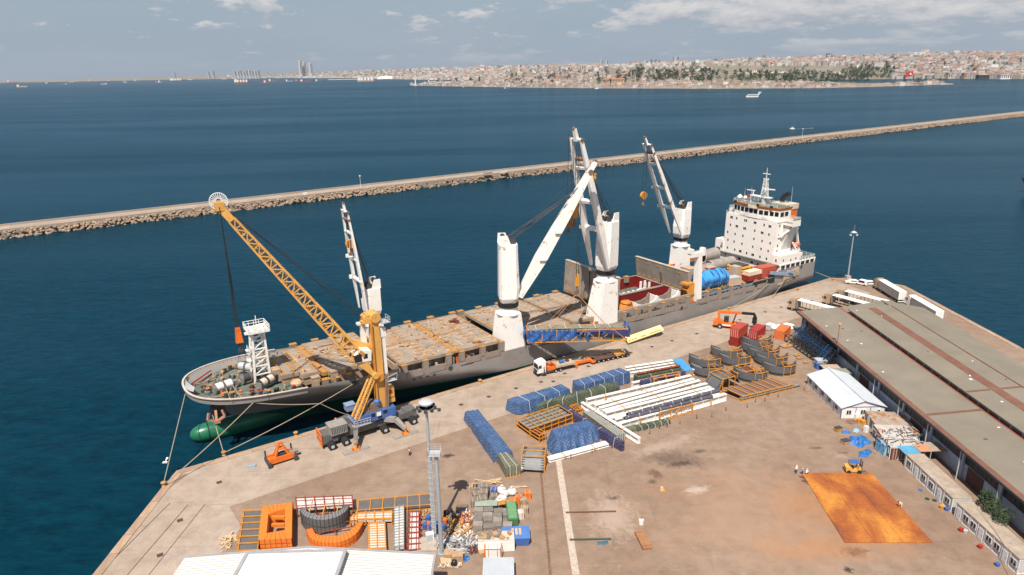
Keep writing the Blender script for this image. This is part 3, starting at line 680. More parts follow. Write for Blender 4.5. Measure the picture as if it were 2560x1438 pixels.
part('bulbous_bow',MB().lathe((0,14,-2.6),[(.15,-48.9),(.9,-48.6),(1.5,-47.9),(1.95,-46.8),(2.15,-45),(2.25,-42),(2.3,-36),(1.6,-28)],22,'x'),mat('bulb_green',(.016,.15,.075),.33,var=.25,vs=.5),ship,smooth=True)
part('bulb_seam',MB().lathe((0,14,-2.6),[(2.12,-45.3),(2.2,-45.25),(2.2,-45.1),(2.14,-45.05)],22,'x'),MT['black'],ship)
def sheer(n=40,zoff=0,inset=0,x1=-14):
 near=[];far=[]
 for k in range(n+1):
  u=(k/n)
  i=-1+u*1.0;z=9.0
  for _ in range(4):x,h,_z=hull_pt(i,z,0);z=top_z(x)
  if x>x1:break
  near.append((x+inset*(1-u)*.9,14-max(0,h-inset),z+zoff));far.append((x+inset*(1-u)*.9,14+max(0,h-inset),z+zoff))
 return near,far
nr,fr=sheer(44,.06,0);loop=fr[::-1]+nr[1:]
b=MB()
for a,c in zip(loop,loop[1:]):b.beam(a,c,.42,.16)
part('bulwark_rail',b,mat('rail_cap',(.55,.47,.40),.6,var=.15),ship)
nr2,fr2=sheer(44,-1.25,.35,2)
b=MB();P=[(p[0],p[1],min(p[2],7.7))for p in nr2]+[(p[0],p[1],min(p[2],7.7))for p in fr2];n=len(nr2)
b.add(P,[(k,k+1,n+k+1,n+k)for k in range(n-1)])
part('forecastle_deck',b,MT['deck'],ship)
nr3,fr3=sheer(44,0,.16);b=MB()
for row in(nr3,fr3):
 P=[(p[0],p[1],p[2])for p in row]+[(p[0],p[1],p[2]-1.3)for p in row];n=len(row)
 b.add(P,[(k,k+1,n+k+1,n+k)for k in range(n-1)])
part('inner_bulwark',b,MT['grey'],ship)
b=MB()
stn=sheer(30,0,.16)
st=mat('stanchion_tan',(.42,.30,.20),.8,var=.3,vs=1,rust=.5,rs=1.5)
for row,sg in((stn[0],1),(stn[1],-1)):
 for p in row[3:]:b.beam((p[0]+.25,p[1]+.45*sg,p[2]-1.2),(p[0]+.15,p[1]+.3*sg,p[2]-.05),.14,.3)
part('bulwark_stays',b,st,ship,kind='stuff')
b=MB();b.grid(lambda u,v:(-48.35+v*.35+abs(u-.5)**2*4.6,14+(u-.5)*6.4,8.9+v*(1.9-abs(u-.5)*1.6)),10,2)
part('bow_shield',b,MT['alu'],ship)
part('main_deck',MB().bb(-7,133,1.25,26.75,4.1,4.3),MT['deck'],ship)
part('poop_deck',MB().bb(136,156.8,1.3,26.7,10.9,11.1),MT['deck'],ship)
part('hatch_coaming',MB().bb(-4.2,62.2,3.6,3.9,4.3,7.5).bb(-4.2,62.2,25.0,25.3,4.3,7.5).bb(62,63.2,3.6,25.3,4.3,7.5).bb(-4.6,-4.2,3.6,25.3,4.3,7.5),st,ship)
def cover(x0,x1,y0,y1,z1,th=.75,m=MT['hatch'],name='hatch_cover'):
 b=MB().bb(x0+.06,x1-.06,y0+.05,y1-.05,z1-th,z1)
 nx=max(1,round((x1-x0)/3.1))
 for k in range(nx+1):xx=x0+.25+(x1-x0-.5)*k/nx;b.bb(xx-.06,xx+.06,y0+.1,y1-.1,z1,z1+.05)
 for k in range(5):yy=y0+.3+(y1-y0-.6)*k/4;b.bb(x0+.1,x1-.1,yy-.04,yy+.04,z1,z1+.04)
 c=part(name,b,m,ship)
 bb_=MB()
 for k in range(6):yy=y0+.6+(y1-y0-1.2)*k/5;bb_.box((x0+.7,yy,z1+.08),(.9,.45,.12));bb_.box((x1-.7,yy,z1+.08),(.9,.45,.12))
 part('lashing_socket',bb_,MT['rustbar'],c);return c
for(x0,x1)in((-3.8,3.6),(3.6,10.6),(12.0,18.2),(18.2,24.2)):
 for(y0,y1)in((1.7,14),(14,26.2)):cover(x0,x1,y0,y1,8.1)
for(x0,x1)in((10.7,11.9),):
 part('cover_joint',MB().bb(x0,x1,1.8,26.1,7.5,8.02),MT['rustbar'],ship)
for(x0,x1)in((26.8,33.6),(33.6,40.2),(40.2,47),(48.0,54.6),(54.6,61.6)):
 for(y0,y1)in((8.0 if x0<33 or x0>53 else 1.9,14),(14,26.6)):cover(x0,x1,y0,y1,8.1)
for(x0,x1,y0,y1)in((-29.6,-25.6,8,14),(-29.6,-25.6,14,20),(-25.6,-21.4,5.8,14),(-25.6,-21.4,14,23),(-20.2,-13.2,4.4,14),(-20.2,-13.2,14,24.6),(-13.2,-6.2,3.2,14),(-13.2,-6.2,14,25.4)):
 cover(x0,x1,y0,y1,9.2,.9)
part('forward_coaming',MB().bb(-29.4,-25.6,8.3,19.7,6.5,8.3).bb(-25.6,-21.4,6.1,22.6,6.5,8.3).bb(-20,-6.4,4.8,24.4,4.3,8.3),st,ship)
part('cover_joint',MB().bb(-21.35,-20.25,5,24,8.2,9.1),MT['rustbar'],ship)
rs_=random.Random(17)
dm=[mat('dunnage_ochre',(.45,.24,.07),.9,var=.3,vs=2),mat('scrap_rust',(.17,.06,.03),.95,var=.3,vs=2),mat('pale_plank',(.56,.40,.24),.9,var=.2,vs=2)]
for k in range(210):
 reg=rs_.choice([(-28,-8,7,22,9.26),(-3,23,2.5,25.5,8.16),(-3,23,2.5,25.5,8.16),(28,60,9,26,8.16)])
 x=rs_.uniform(reg[0],reg[1]);y=rs_.uniform(reg[2],reg[3]);a=rs_.choice([0,pi/2,rs_.uniform(0,3)]);ln=rs_.uniform(.5,3.2)if k%4 else rs_.uniform(3,6)
 if k<34:
  me=MB().beam((-ln/2,0,.05),(ln/2,0,.05),rs_.uniform(.1,.3),.1).build('plank',dm[k%3],ship)
  me.location=(x,y,reg[4]);me.rotation_euler=(0,0,a)
bsc=MB()
for k in range(240):
 reg=rs_.choice([(-28,-8,7,22,9.24),(-3,23,2.5,25.5,8.14),(-3,23,2.5,25.5,8.14),(28,60,9,26,8.14)])
 x=rs_.uniform(reg[0],reg[1]);y=rs_.uniform(reg[2],reg[3]);a=rs_.uniform(0,3);s=rs_.uniform(.15,.7)
 bsc.mi(rs_.randrange(3)).box((x,y,reg[4]+.04),(s*2,s*.6,.09+.1*rs_.random()),a)
part('deck_litter',bsc,dm,ship,kind='stuff')
heap=MB()
for k in range(26):heap.box((20.6+rs_.gauss(0,.55),20+rs_.gauss(0,.55),8.3+rs_.random()*.6),(rs_.uniform(.3,1.1),rs_.uniform(.2,.7),.25),rs_.uniform(0,3))
part('scrap_heap',heap,dm[1],ship)
pil=MB().bb(-.65,.65,0,1.1,0,2.5);plm=mat('side_pillar_grey',(.27,.23,.195),.6,var=.2,vs=1,rust=.5,rs=.8,rcol2=(.34,.17,.08))
p0=pil.build('side_pillar',[plm],ship);capb=MB().bb(-.75,.75,-.05,1.2,2.5,2.62).build('pillar_cap',MT['rustbar'],p0)
first=True
def pillar(x,y,z,s=1.0,name='side_pillar'):
 global first
 if first:o=p0;first=False
 else:
  o=reuse(name,p0.data,ship);c=reuse('pillar_cap',capb.data,o)
 o.location=(x,y,z);o.scale=(s,1,1 if z<6 else .8)
for x in(-3,2.6,8.9,12.6,18.6,24.2,33.6,66.3,71,76.5,82,87.6,92.6,101.5,107,113,119,125,130.5):pillar(x,1.05,5.2)
for px in(1017,1075,1130,1150,1196,1245,1340,1386,1480,1560,1600):q=L(px,790,y=26.4);pillar(q.x,25.7,6.6,1.3)
for x in(-22,-16.5,-10):pillar(x,24.6,7.4,1.2);pillar(x+.5,2.6,6.2,1.1)
pan=MB().bb(-2.3,2.3,-.12,.06,0,1.5);p1=pan.build('side_plate',[plm],ship);fst=True
for x in(-.2,5.7,15.6,21.4,36.6,42,47.6,52.8,68.8,74,79.3,84.8,90,98.6,104.2,110,116,122,127.8):
 o=p1 if fst else reuse('side_plate',p1.data,ship);fst=False;o.location=(x,1.0,4.4+.25*(x>95));o.rotation_euler=(0,0,0)
gearc=[MT['orange'],mat('valve_cream',(.5,.45,.36),.6),MT['red'],MT['grey'],MT['green'],MT['dark']]
gb=[MB()for _ in gearc]
for k in range(330):
 x=rs_.uniform(-4,132);
 if 24.5<x<32.5 or 57<x<64.5:continue
 i=rs_.choice([0,0,1,1,1,2,3,3,4,5]);y=rs_.uniform(1.7,3.2);h=rs_.uniform(.5,2.4);s=rs_.uniform(.2,.8)
 if rs_.random()<.5:gb[i].box((x,y,4.3+h/2),(s,s*.7,h))
 else:gb[i].tube((x,y,4.3+h*.4),(x+rs_.uniform(.4,1.8),y,4.3+h*.4),.14+s*.25,7)
for i,g_ in enumerate(gb):
 if g_.v:part('deck_gear',g_,gearc[i],ship,kind='stuff')
b=MB()
for k in range(46):b.box((-3+k*2.95,3.45,6.2),(.28,.5,3.2))if not(24<-3+k*2.95<32 or 57<-3+k*2.95<64)else None
part('coaming_stays',b,st,ship,kind='stuff')
part('gear_wall',MB().bb(64.5,94.3,1.7,2.1,4.3,7.7),plm,ship)
rb=random.Random(4)
hole=MB()
for k in range(26):x=65.5+k*1.1;w=rb.uniform(.25,.9);z0=rb.uniform(4.9,6.2);hole.bb(x,x+w,1.6,1.69,z0,z0+rb.uniform(.4,1.3))
part('wall_opening',hole,MT['dark'],ship,kind='stuff')
zf=-1.0
part('hold_lining',MB().add([(64.8,2.4,8.1),(94.3,2.4,8.1),(94.3,26.4,8.1),(64.8,26.4,8.1),(64.8,2.4,zf),(94.3,2.4,zf),(94.3,26.4,zf),(64.8,26.4,zf)],[(0,4,5,1),(1,5,6,2),(2,6,7,3),(3,7,4,0),(4,7,6,5)]),MT['red_in'],ship)
part('hold_bulkhead',MB().bb(64.9,94.2,13.6,14.2,zf,7.7),MT['red_in'],ship)
part('bulkhead_cap',MB().bb(64.9,94.2,13.45,14.35,7.7,7.95),MT['hatch2'],ship)
part('hold_rim',MB().bb(64.2,94.8,1.75,2.4,7.6,8.15).bb(64.2,94.8,26.4,26.9,7.6,8.15).bb(94.3,96,1.9,26.9,7.6,8.1).bb(63.9,64.8,1.9,26.9,7.4,8.05),MT['hatch2'],ship)
part('tween_deck',MB().bb(65,70.5,2.5,26.3,5.7,5.9),MT['deck'],ship)
def on_ship(t,x,y,z,rz=0):t.parent=None;t.matrix_world=SHIP_M@Matrix.Translation((x,y,z))@Matrix.Rotation(rz,4,'Z');return t
t=thing('white_rack','white steel rack with upright forks lying in the far half of the red hold','steel rack');on_ship(t,82,16.6,6.0)
for i,x in enumerate((-8,-6.2,6.2,8)):
 for y in(-1.0,1.0):part('upright',MB().bb(x-.35,x+.35,y-.2,y+.2,.3,3.3).bb(x-.7,x+.7,y-.25,y+.25,0,.9),MT['white'],t)
for y in(-1.1,1.1):part('rail_beam',MB().bb(-9,9,y-.22,y+.22,.0,.45),MT['white'],t)
for x in(-5,-3,-1,1,3,5):part('cross_tie',MB().bb(x-.2,x+.2,-1.4,1.4,.45,.8),MT['white'],t)
def cradle(x,lb):
 t=thing('blade_cradle',lb,'cradle');on_ship(t,x,4.6,6.0)
 arc=[(-4.3,0),(-4.3,3.1),(-3.4,2.5),(-1.5,1.9),(1.4,1.9),(3.3,2.6),(4.2,3.9),(4.7,3.2),(4.9,0)]
 part('side_panel',MB().xz(arc,-1.9,-1.6),MT['white'],t);part('side_panel',MB().xz(arc,1.6,1.9),MT['hatch2'],t)
 part('end_plate',MB().bb(-4.45,-4.25,-1.9,1.9,0,3.0),MT['white'],t);part('end_plate',MB().bb(4.7,4.95,-1.9,1.9,0,3.4),MT['white'],t)
cradle(76.4,'white curved cargo cradle in the near half of the red hold, left of its twin');cradle(85.6,'white curved cargo cradle in the near half of the red hold, right one with the taller end')
t=thing('tarpaulin_bundle','bright orange tarpaulin bundle standing at the left end of the red hold','tarpaulin');on_ship(t,69.5,4.4,5.9)
b=MB();b.grid(lambda u,v:((2.9-.9*v**2)*cos(2*pi*u)*(1+.06*sin(9*u*pi)),(2.1-.8*v**2)*sin(2*pi*u)*(1+.06*cos(12*u*pi)),3.5*v-(.35*sin(u*14)*v)),24,6);b.lathe((0,0,0),[(2.0,3.3),(1.1,3.8),(.2,3.9)],12)
part('cloth',b,MT['orange2'],t,smooth=True)
def raised(x,y0,y1,lean,h,seed):
 c=part('raised_hatch_cover',MB().add([(x,y0,8.0),(x+.9,y0,8.0),(x+.9,y1,8.0),(x,y1,8.0),(x+lean,y0,8+h),(x+lean+.9,y0,8+h),(x+lean+.9,y1,8+h),(x+lean,y1,8+h)],[(0,3,2,1),(4,5,6,7),(0,1,5,4),(1,2,6,5),(2,3,7,6),(3,0,4,7)]),MT['hatch2'],ship)
 part('hinge_seam',MB().bb(x+lean*.5-.08,x+lean*.5+.02,(y0+y1)/2-.12,(y0+y1)/2+.12,8.5,8+h-.4),MT['black'],c)
 part('top_edge',MB().bb(x+lean-.1,x+lean+1.0,y0-.05,y1+.05,8+h,8+h+.18),mat('cream_edge',(.5,.42,.33),.7,rust=.4,rs=1.2),c)
 bb_=MB()
 for k in range(10):
  yy=y0+1.2+(y1-y0-2.4)*k/9;bb_.bb(x-.12+lean*.08,x+.02+lean*.08,yy-.5,yy+.5,8.5,9.15)
  if k%2:bb_.bb(x-.1+lean*.82,x+.02+lean*.9,yy-.4,yy+.4,8+h*.82,8+h*.88)
 part('cleat',bb_,MT['rustbar'],c)
 part('hinge_bar',MB().bb(x-.7,x-.1,y0,y1,7.7,8.0),MT['black'],c);return c
raised(63.6,2.2,26.6,.5,10.0,1);raised(95.2,3.4,26.8,-1.2,6.8,2)
def deck_crane(base,c,zr0,zr1,ztop,tip,w0,w1,hb,hooks=(),lines=6,main=.83,thick=1.0):
 """base: 8 numbers of foot and head rectangles, c: axis x,y"""
 fx0,fx1,fy0,fy1,tx0,tx1,ty0,ty1,z0=base
 zt=zr0-1.6
 ped=MB().add([(fx0,fy0,z0),(fx1,fy0,z0),(fx1,fy1,z0),(fx0,fy1,z0),(tx0,ty0,zt),(tx1,ty0,zt),(tx1,ty1,zt),(tx0,ty1,zt)],[(0,3,2,1),(4,5,6,7),(0,1,5,4),(1,2,6,5),(2,3,7,6),(3,0,4,7)])
 k=part('deck_crane',ped,MT['crane_white'],ship)
 part('collar',MB().lathe((c[0],c[1],0),[(hb*.50,zt-.6),(hb*.53,zt),(hb*.48,zt+.6),(hb*.46,zr0)],16),MT['crane_white'],k)
 part('platform',MB().lathe((c[0],c[1],0),[(hb*.60,zt-.3),(hb*.60,zt-.22)],14),MT['crane_white'],k)
 part('slewing_ring',MB().lathe((c[0],c[1],0),[(hb*.47,zr0),(hb*.52,zr0+.05),(hb*.52,zr1-.05),(hb*.47,zr1)],18),MT['black'],k)
 cx,cy=c;az=atan2(tip[1]-cy,tip[0]-cx);u=Vector((cos(az),sin(az),0));s=Vector((-sin(az),cos(az),0));O=Vector((cx,cy,0))
 def Q(a,b_,z):p=O+u*a+s*b_;return(p.x,p.y,z)
 h=hb/2
 rings=[(zr1,h*.82,h*.82,h*.82),(zr1+1.2,h*.95,h*.95,h),(zr1+4.0,h*1.05,h*.95,h),(ztop-5,h*.9,h*.95,h*.98),(ztop-.8,h*.85,h*.95,h*.92)]
 hs=MB();P=[]
 for z,fr_,bk,sd_ in rings:P+=[Q(fr_,-sd_*.7,z),Q(fr_,sd_*.7,z),Q(fr_*.7,sd_,z),Q(-bk*.8,sd_,z),Q(-bk,sd_*.6,z),Q(-bk,-sd_*.6,z),Q(-bk*.8,-sd_,z),Q(fr_*.7,-sd_,z)]
 n=8;m_=len(rings)
 hs.add(P,[(j*n+i,j*n+(i+1)%n,(j+1)*n+(i+1)%n,(j+1)*n+i)for j in range(m_-1)for i in range(n)]+[tuple(range((m_-1)*n,m_*n))])
 for sg in(-1,1):
  y=sg*h*.72
  a=[Q(-h*.95,y-.12,ztop-.9),Q(h*.2,y-.12,ztop-.9),Q(-h*.15,y-.12,ztop+1.5),Q(-h*.9,y-.12,ztop+1.5)];b2=[Q(-h*.95,y+.12,ztop-.9),Q(h*.2,y+.12,ztop-.9),Q(-h*.15,y+.12,ztop+1.5),Q(-h*.9,y+.12,ztop+1.5)]
  hs.add(a+b2,[(0,1,2,3),(4,7,6,5),(0,4,5,1),(1,5,6,2),(2,6,7,3),(3,7,4,0)])
 part('housing',hs,MT['crane_white'],k)
 sh=MB()
 for sg in(-.45,0,.45):sh.tube(Q(h*.35,sg*h-.12,ztop-.3),Q(h*.35,sg*h+.12,ztop-.3),.95,12);sh.tube(Q(-h*.5,sg*h-.1,ztop+.9),Q(-h*.5,sg*h+.1,ztop+.9),.6,10)
 part('sheaves',sh,MT['dark'],k)
 part('door',MB().box(Q(-h*.2,-h*1.0,zr1+3),(.05,.05,.05)),MT['dark'],k)
 Pv=Vector(Q(h*1.12,0,zr1+1.3));T=Vector(tip)
 j=MB();d=(T-Pv);
 def J(f,b_):return Pv+d*f+s*b_
 for sg in(-1,1):
  j.beam(J(0,sg*w0),J(.28,sg*(w0*.8+w1*.2)),.55*thick,.9*thick,.95*thick,2.0*thick)
  j.beam(J(.28,sg*(w0*.8+w1*.2)),J(.62,sg*(w0*.45+w1*.55)),.95*thick,2.0*thick,.9*thick,1.7*thick)
  j.beam(J(.62,sg*(w0*.45+w1*.55)),J(.93,sg*w1),.9*thick,1.7*thick,.5*thick,.9*thick)
 for f,hh in((.30,1.4),(.50,1.3),(.74,1.1),(.93,.8)):
  wv=w0+(w1-w0)*min(1,f/.9);j.beam(J(f,-wv-.3),J(f,wv+.3),hh*thick,hh*.6*thick,up_=d.normalized())
 part('jib',j,MT['crane_white'],k)
 ext=MB().beam(J(.92,0),J(1.0,0),1.1*thick,1.0*thick,.8*thick,.8*thick);ext.beam(J(.30,-w0-1.0),J(.30,-w0-.3),1.7,.9).beam(J(.5,-w0-.9),J(.5,-w0-.2),1.5,.8)
 part('jib_head',ext,MT['crane_white'],k)
 hd=MB()
 for f in(main,.93):hd.tube(J(f,-w1-.5),J(f,-w1-.15),.55*thick,10).tube(J(f,w1+.15),J(f,w1+.5),.55*thick,10)
 hd.tube(J(1.0,-.3),J(1.0,.3),.5*thick,10);hd.tube(J(main,-w1*.8),J(main,w1*.8),.55*thick,8)
 part('head_sheaves',hd,mat('sheave_brown',(.10,.05,.03),.7)if 'sheave' not in MT else MT['sheave'],k)
 cb=MB()
 for i in range(lines):
  f=main-.03*(i%3);off=(i/(lines-1)-.5)*w1*1.6
  cb.tube(Q(-h*.4+.9*(i%2)*h,off*1.5,ztop+.4),J(f,off)+Vector((0,0,.8)),.07,5)
 cb.tube(Q(h*.3,.6,ztop),J(.99,.2)+Vector((0,0,.4)),.06,5)
 part('luffing_cables',cb,MT['cable'],k)
 return k,J,Q
MT['sheave']=mat('sheave_brown',(.22,.13,.08),.7,var=.3,vs=2)
MT['hook']=mat('hook_yellow',(.72,.30,.03),.5,var=.25,vs=2,dirt=.2)
def hook_block(k,top,z,s=1.0,n=2,striped=True,name='hook_block'):
 x,y=top[0],top[1]
 b=MB()
 if striped:b.lathe((x,y,z),[(1.15*s,-.35*s),(1.15*s,.35*s)],14,'y')
 else:b.box((x,y,z),(1.5*s,.9*s,2.4*s),0,.75);b.box((x,y,z+1.5*s),(1.7*s,1.0*s,.7*s))
 hb_=part(name,b,MT['hook'],k)
 if striped:part('stripe',MB().bb(x-.75*s,x-.5*s,y-.40*s,y+.40*s,z-.85*s,z+.85*s).bb(x-.1*s,x+.15*s,y-.40*s,y+.40*s,z-1.1*s,z+1.1*s).bb(x+.5*s,x+.75*s,y-.40*s,y+.40*s,z-.85*s,z+.85*s),MT['dark'],k)
 part('hook',MB().tube((x,y,z-2.3*s),(x,y,z-.9*s),.2*s,6).lathe((x,y,z-2.6*s),[(.5*s,-.15*s),(.55*s,.15*s)],8,'y'),MT['sheave'],k)
 cb=MB()
 for i in range(n):o=(i/(max(1,n-1))-.5)*1.3*s;cb.tube((x+o,y,z+.8*s),(top[0]+o,top[1],top[2]),.065,5)
 part('hoist_cables',cb,MT['cable'],k)
tipA=L(858,508,y=24);kA,JA,QA=deck_crane((-3.4,1.0,21.6,26.2,-3.2,.8,21.9,26.0,4.2),(-1.2,24.0),12.8,13.8,21.7,tipA,2.7,1.9,4.4,main=.86,thick=.6,lines=4)
tA=JA(.86,1.5);hook_block(kA,tA,L(866,611,y=tA.y).z,1.0,2)
tipB=L(1488,405,y=-5.0);kB,JB,QB=deck_crane((25.0,31.7,1.1,7.6,25.6,30.4,1.6,6.6,4.6),(28.1,4.2),16.0,17.3,33.4,tipB,1.5,.9,5.2,main=.80,thick=1.25)
hookp=L(1444,640,y=-3.5);
tb=JB(.81,0);hx=(hookp.x,-3.6)
cb=MB()
for i in range(4):o=(i-1.5)*.35;cb.tube((hx[0]+o,hx[1]+(i%2-.5)*.4,L(1443,690,y=-3.5).z),(tb.x+o,tb.y+(i%2-.5)*.4,tb.z),.075,5)
part('hoist_cables',cb,MT['cable'],kB)
zk=L(1443,700,y=-3.5).z;part('main_hook_block',MB().box((hx[0],hx[1],zk),(.9,.8,3.2),0,.7),MT['hook'],kB)
zc=L(1444,728,y=-3.5).z;part('hook',MB().tube((hx[0],hx[1],zc),(hx[0],hx[1],zk-1.2),.22,6).lathe((hx[0],hx[1],zc),[(.7,-.2),(.7,.2)],10,'y'),MT['sheave'],kB)
hook_block(kB,(tipB.x,tipB.y,tipB.z),L(1487,442,y=tipB.y).z,.45,1,False,'auxiliary_hook')
tipC=L(1436,322,y=1.0);kC,JC,QC=deck_crane((56.6,63.6,1.1,7.6,58.6,63.4,1.5,6.4,4.9),(61.2,4.3),19.4,20.7,35.4,tipC,3.0,1.6,5.2,main=.80,thick=1.0)
tC=JC(.93,1.2);hook_block(kC,(L(1440,400,y=1).x,1.0,JC(.9,0).z),L(1441,530,y=1.0).z,1.25,3,False)
hook_block(kC,(L(1430,400,y=1).x-.6,1.0,JC(.97,0).z),L(1427,556,y=1.0).z,.95,2)
tipD=L(1612,343,y=23);kD,JD,QD=deck_crane((109.6,115.4,21.4,26.4,110.0,114.8,21.8,26.2,5),(112.3,24.0),18.8,19.8,30.6,tipD,2.7,1.6,4.8,main=.85,thick=.72)
hd_=L(1609,489,y=23);hook_block(kD,(hd_.x,23,JD(.95,0).z),hd_.z,1.1,2)
for kk,J_ in((kB,JB),(kC,JC)):
 lad=MB();
 for f in np.arange(.3,.8,.02):lad.beam(J_(f,.9)+Vector((0,0,1.2)),J_(f,1.5)+Vector((0,0,1.2)),.12)
 lad.beam(J_(.3,.9)+Vector((0,0,1.2)),J_(.8,.9)+Vector((0,0,1.2)),.12);part('jib_ladder',lad,MT['rustbar'],kk)
m0=MB();fb=[Vector((-34.6,11.2,7.4)),Vector((-31.2,11.2,7.4)),Vector((-31.2,14.6,7.4)),Vector((-34.6,14.6,7.4))];ft=[Vector((-33.9,11.6,19.2)),Vector((-31.5,11.6,19.2)),Vector((-31.5,14.0,19.2)),Vector((-33.9,14.0,19.2))]
fm=MB()
for i in range(4):fm.beam(fb[i],ft[i],.42)
for i in range(4):
 a,c=fb[i],fb[(i+1)%4];a2,c2=ft[i],ft[(i+1)%4]
 for k_ in range(5):
  f0,f1=.16+k_*.168,.16+(k_+1)*.168;fm.beam(a.lerp(a2,f0),c.lerp(c2,f0),.26);fm.beam(a.lerp(a2,f0),c.lerp(c2,f1),.2)
fmast=part('foremast',fm,MT['white'],ship)
part('mast_platform',MB().bb(-34.9,-30.4,10.4,15.2,19.2,19.6).bb(-35.6,-34.9,10.8,11.6,19.2,19.6),MT['white'],fmast)
rl=MB()
for a,c in(((-34.9,10.4),(-30.4,10.4)),((-30.4,10.4),(-30.4,15.2)),((-30.4,15.2),(-34.9,15.2)),((-34.9,15.2),(-34.9,10.4))):
 for z in(20.2,20.8):rl.beam((*a,z),(*c,z),.1)
 for f in(0,.25,.5,.75):x=a[0]+(c[0]-a[0])*f;y=a[1]+(c[1]-a[1])*f;rl.beam((x,y,19.6),(x,y,20.8),.1)
part('mast_railing',rl,MT['white'],fmast)
part('mast_lamp',MB().box((-33.5,12,20.1),(.8,.8,.9)).box((-31.6,13,20),(.7,.7,.8)).tube((-32.6,12.8,19.6),(-32.6,12.8,22.6),.09,6).tube((-34,10.8,21),(-31,10.8,21.2),.12,6),MT['white'],fmast)
part('ladder_cage',MB().bb(-35.4,-34.6,12.0,13.4,12.4,12.7).bb(-35.5,-34.8,12.0,13.2,14.9,15.1).beam((-35.3,12.1,12.5),(-35.0,12.1,16),.12).beam((-35.3,13.2,12.5),(-35.0,13.2,16),.12),MT['white'],fmast)
def winch(x,y,rz,drums,body,name='mooring_winch'):
 w=part(name,MB().box((0,0,.35),(4.4,1.4,.3)).box((-2.0,0,.9),(.25,1.6,1.4)).box((2.0,0,.9),(.25,1.6,1.4)).box((0,0,.9),(.3,1.5,1.3)),MT['grey'],ship)
 w.location=(x,y,7.6);w.rotation_euler=(0,0,rz)
 for xx in(-1.0,1.0):part('rope_drum',MB().lathe((xx,0,1.25),[(.9,-.8),(.9,.8)],14,'x'),drums,w);part('flange',MB().lathe((xx,0,1.25),[(1.1,-.9),(1.1,-.8)],14,'x').lathe((xx,0,1.25),[(1.1,.8),(1.1,.9)],14,'x'),body,w)
 part('gear_case',MB().box((2.7,0,1.0),(.9,1.1,1.3)),body,w)
winch(-41.3,10.8,.25,MT['white'],MT['grey']);winch(-34.6,18.5,-.9,MT['alu'],MT['grey']);winch(-33.0,8.0,.55,mat('rope_white',(.62,.52,.42),.9),MT['dark']);winch(-35.2,12.6,.2,MT['dark'],MT['grey'])
part('deck_house',MB().bb(-31,-29.3,9.3,11.6,7.5,10.3),st,ship)
for i,(x,y,cc)in enumerate(((-44.3,11.4,0),(-43.4,12.8,0),(-41.5,7.2,0),(-40.3,6.6,0),(-35.2,3.9,1),(-33.6,3.2,0),(-32.2,3.1,0),(-36.6,5.6,1),(-28.5,2.6,1),(-20.6,3.0,0),(-18.6,2.7,0),(-39,21,0),(-37.6,22,0),(-30,24,0),(-28.6,24.3,0))):
 bo=part('mooring_bitt',MB().tube((0,0,0),(0,0,1.2),.42,9),MT['dark'],ship,loc=(x,y,7.45 if x<-24 else 6.9));part('bitt_cap',MB().tube((0,0,1.2),(0,0,1.32),.48,9),MT['red']if cc else MT['rustbar'],bo)
b=MB()
for a,c in(((-46.6,16,7.7),(-41.6,21.6,7.7)),((-46.9,16,8.5),(-46.9,15.8,7.7)),((-46.9,16,8.6),(-41.8,21.4,8.6))):b.beam(a,c,.22)
part('red_pipe',b,MT['red'],ship)
rp=MB()
for pts in([(-41,10,8.6),(-41.4,2.6,8.7)],[(-39.5,10,8.6),(-39.2,2.4,8.6)],[(-34,7,8.2),(-40,2.8,8.5)],[(-45,8.5,7.8),(-40,7,8),(-36,5.6,8)],[(-46.4,17,7.8),(-40,17.5,8),(-31,19,8)]):rp.path(pts,.09,5)
part('deck_rope',rp,MT['rope'],ship)
bm_=[MB()for _ in range(4)];cm_=[st,MT['grey'],MT['dark'],MT['orange']]
for k in range(150):
 x=rs_.uniform(-45,-24);hw=13*min(1,((x+48.6)/16)**.45)-1.6;y=14+rs_.uniform(-hw,hw)
 s=rs_.uniform(.2,.8);i=rs_.choice([0,0,1,1,2,3 if k%3==0 else 0])
 (bm_[i].box((x,y,7.7+s*.3),(s*1.4,s,s*.7),rs_.uniform(0,3))if k%2 else bm_[i].tube((x,y,7.7),(x,y,7.7+s*1.3),s*.3,7))
for i,b in enumerate(bm_):part('forecastle_fittings',b,cm_[i],ship,kind='stuff')
part('rope_coil',MB().lathe((-27,5.8,7.4),[(1.3,0),(1.3,.5),(.9,.9),(.3,.8)],12),mat('coil_tan',(.55,.38,.22),.95,var=.4,vs=5),ship)
for x,y in((-19,5.4),(-17.2,5.4),(-23.6,4.6)):part('ventilator',MB().box((x,y-1.6,8.0),(1.5,1.2,2.6)).box((x,y-1.6,9.4),(1.8,1.4,.25)),st,ship)
part('bow_bulwark_plate',MB().bb(-14.5,-4.6,.62,.84,6.0,7.6),plm,ship)
an=L(541,1052,y=5.6)
part('anchor_pocket',MB().lathe((an.x+.9,8.2,an.z+1.6),[(1.5,-1.6),(1.5,.4)],14,'y'),MT['black'],ship)
a_=MB();q=Vector((an.x,5.2,an.z));a_.beam(q+Vector((.2,.9,2.2)),q,.5).beam(q,q+Vector((-1.7,-.2,.9)),.55,.4).beam(q,q+Vector((1.7,-.2,.9)),.55,.4).beam(q+Vector((-1.7,-.2,.9)),q+Vector((-1.3,0,2.3)),.4).beam(q+Vector((1.7,-.2,.9)),q+Vector((1.3,0,2.3)),.4).box(tuple(q),(1.3,.8,.7))
part('anchor',a_,mat('anchor_rust',(.42,.22,.14),.9,var=.3,vs=2),ship)
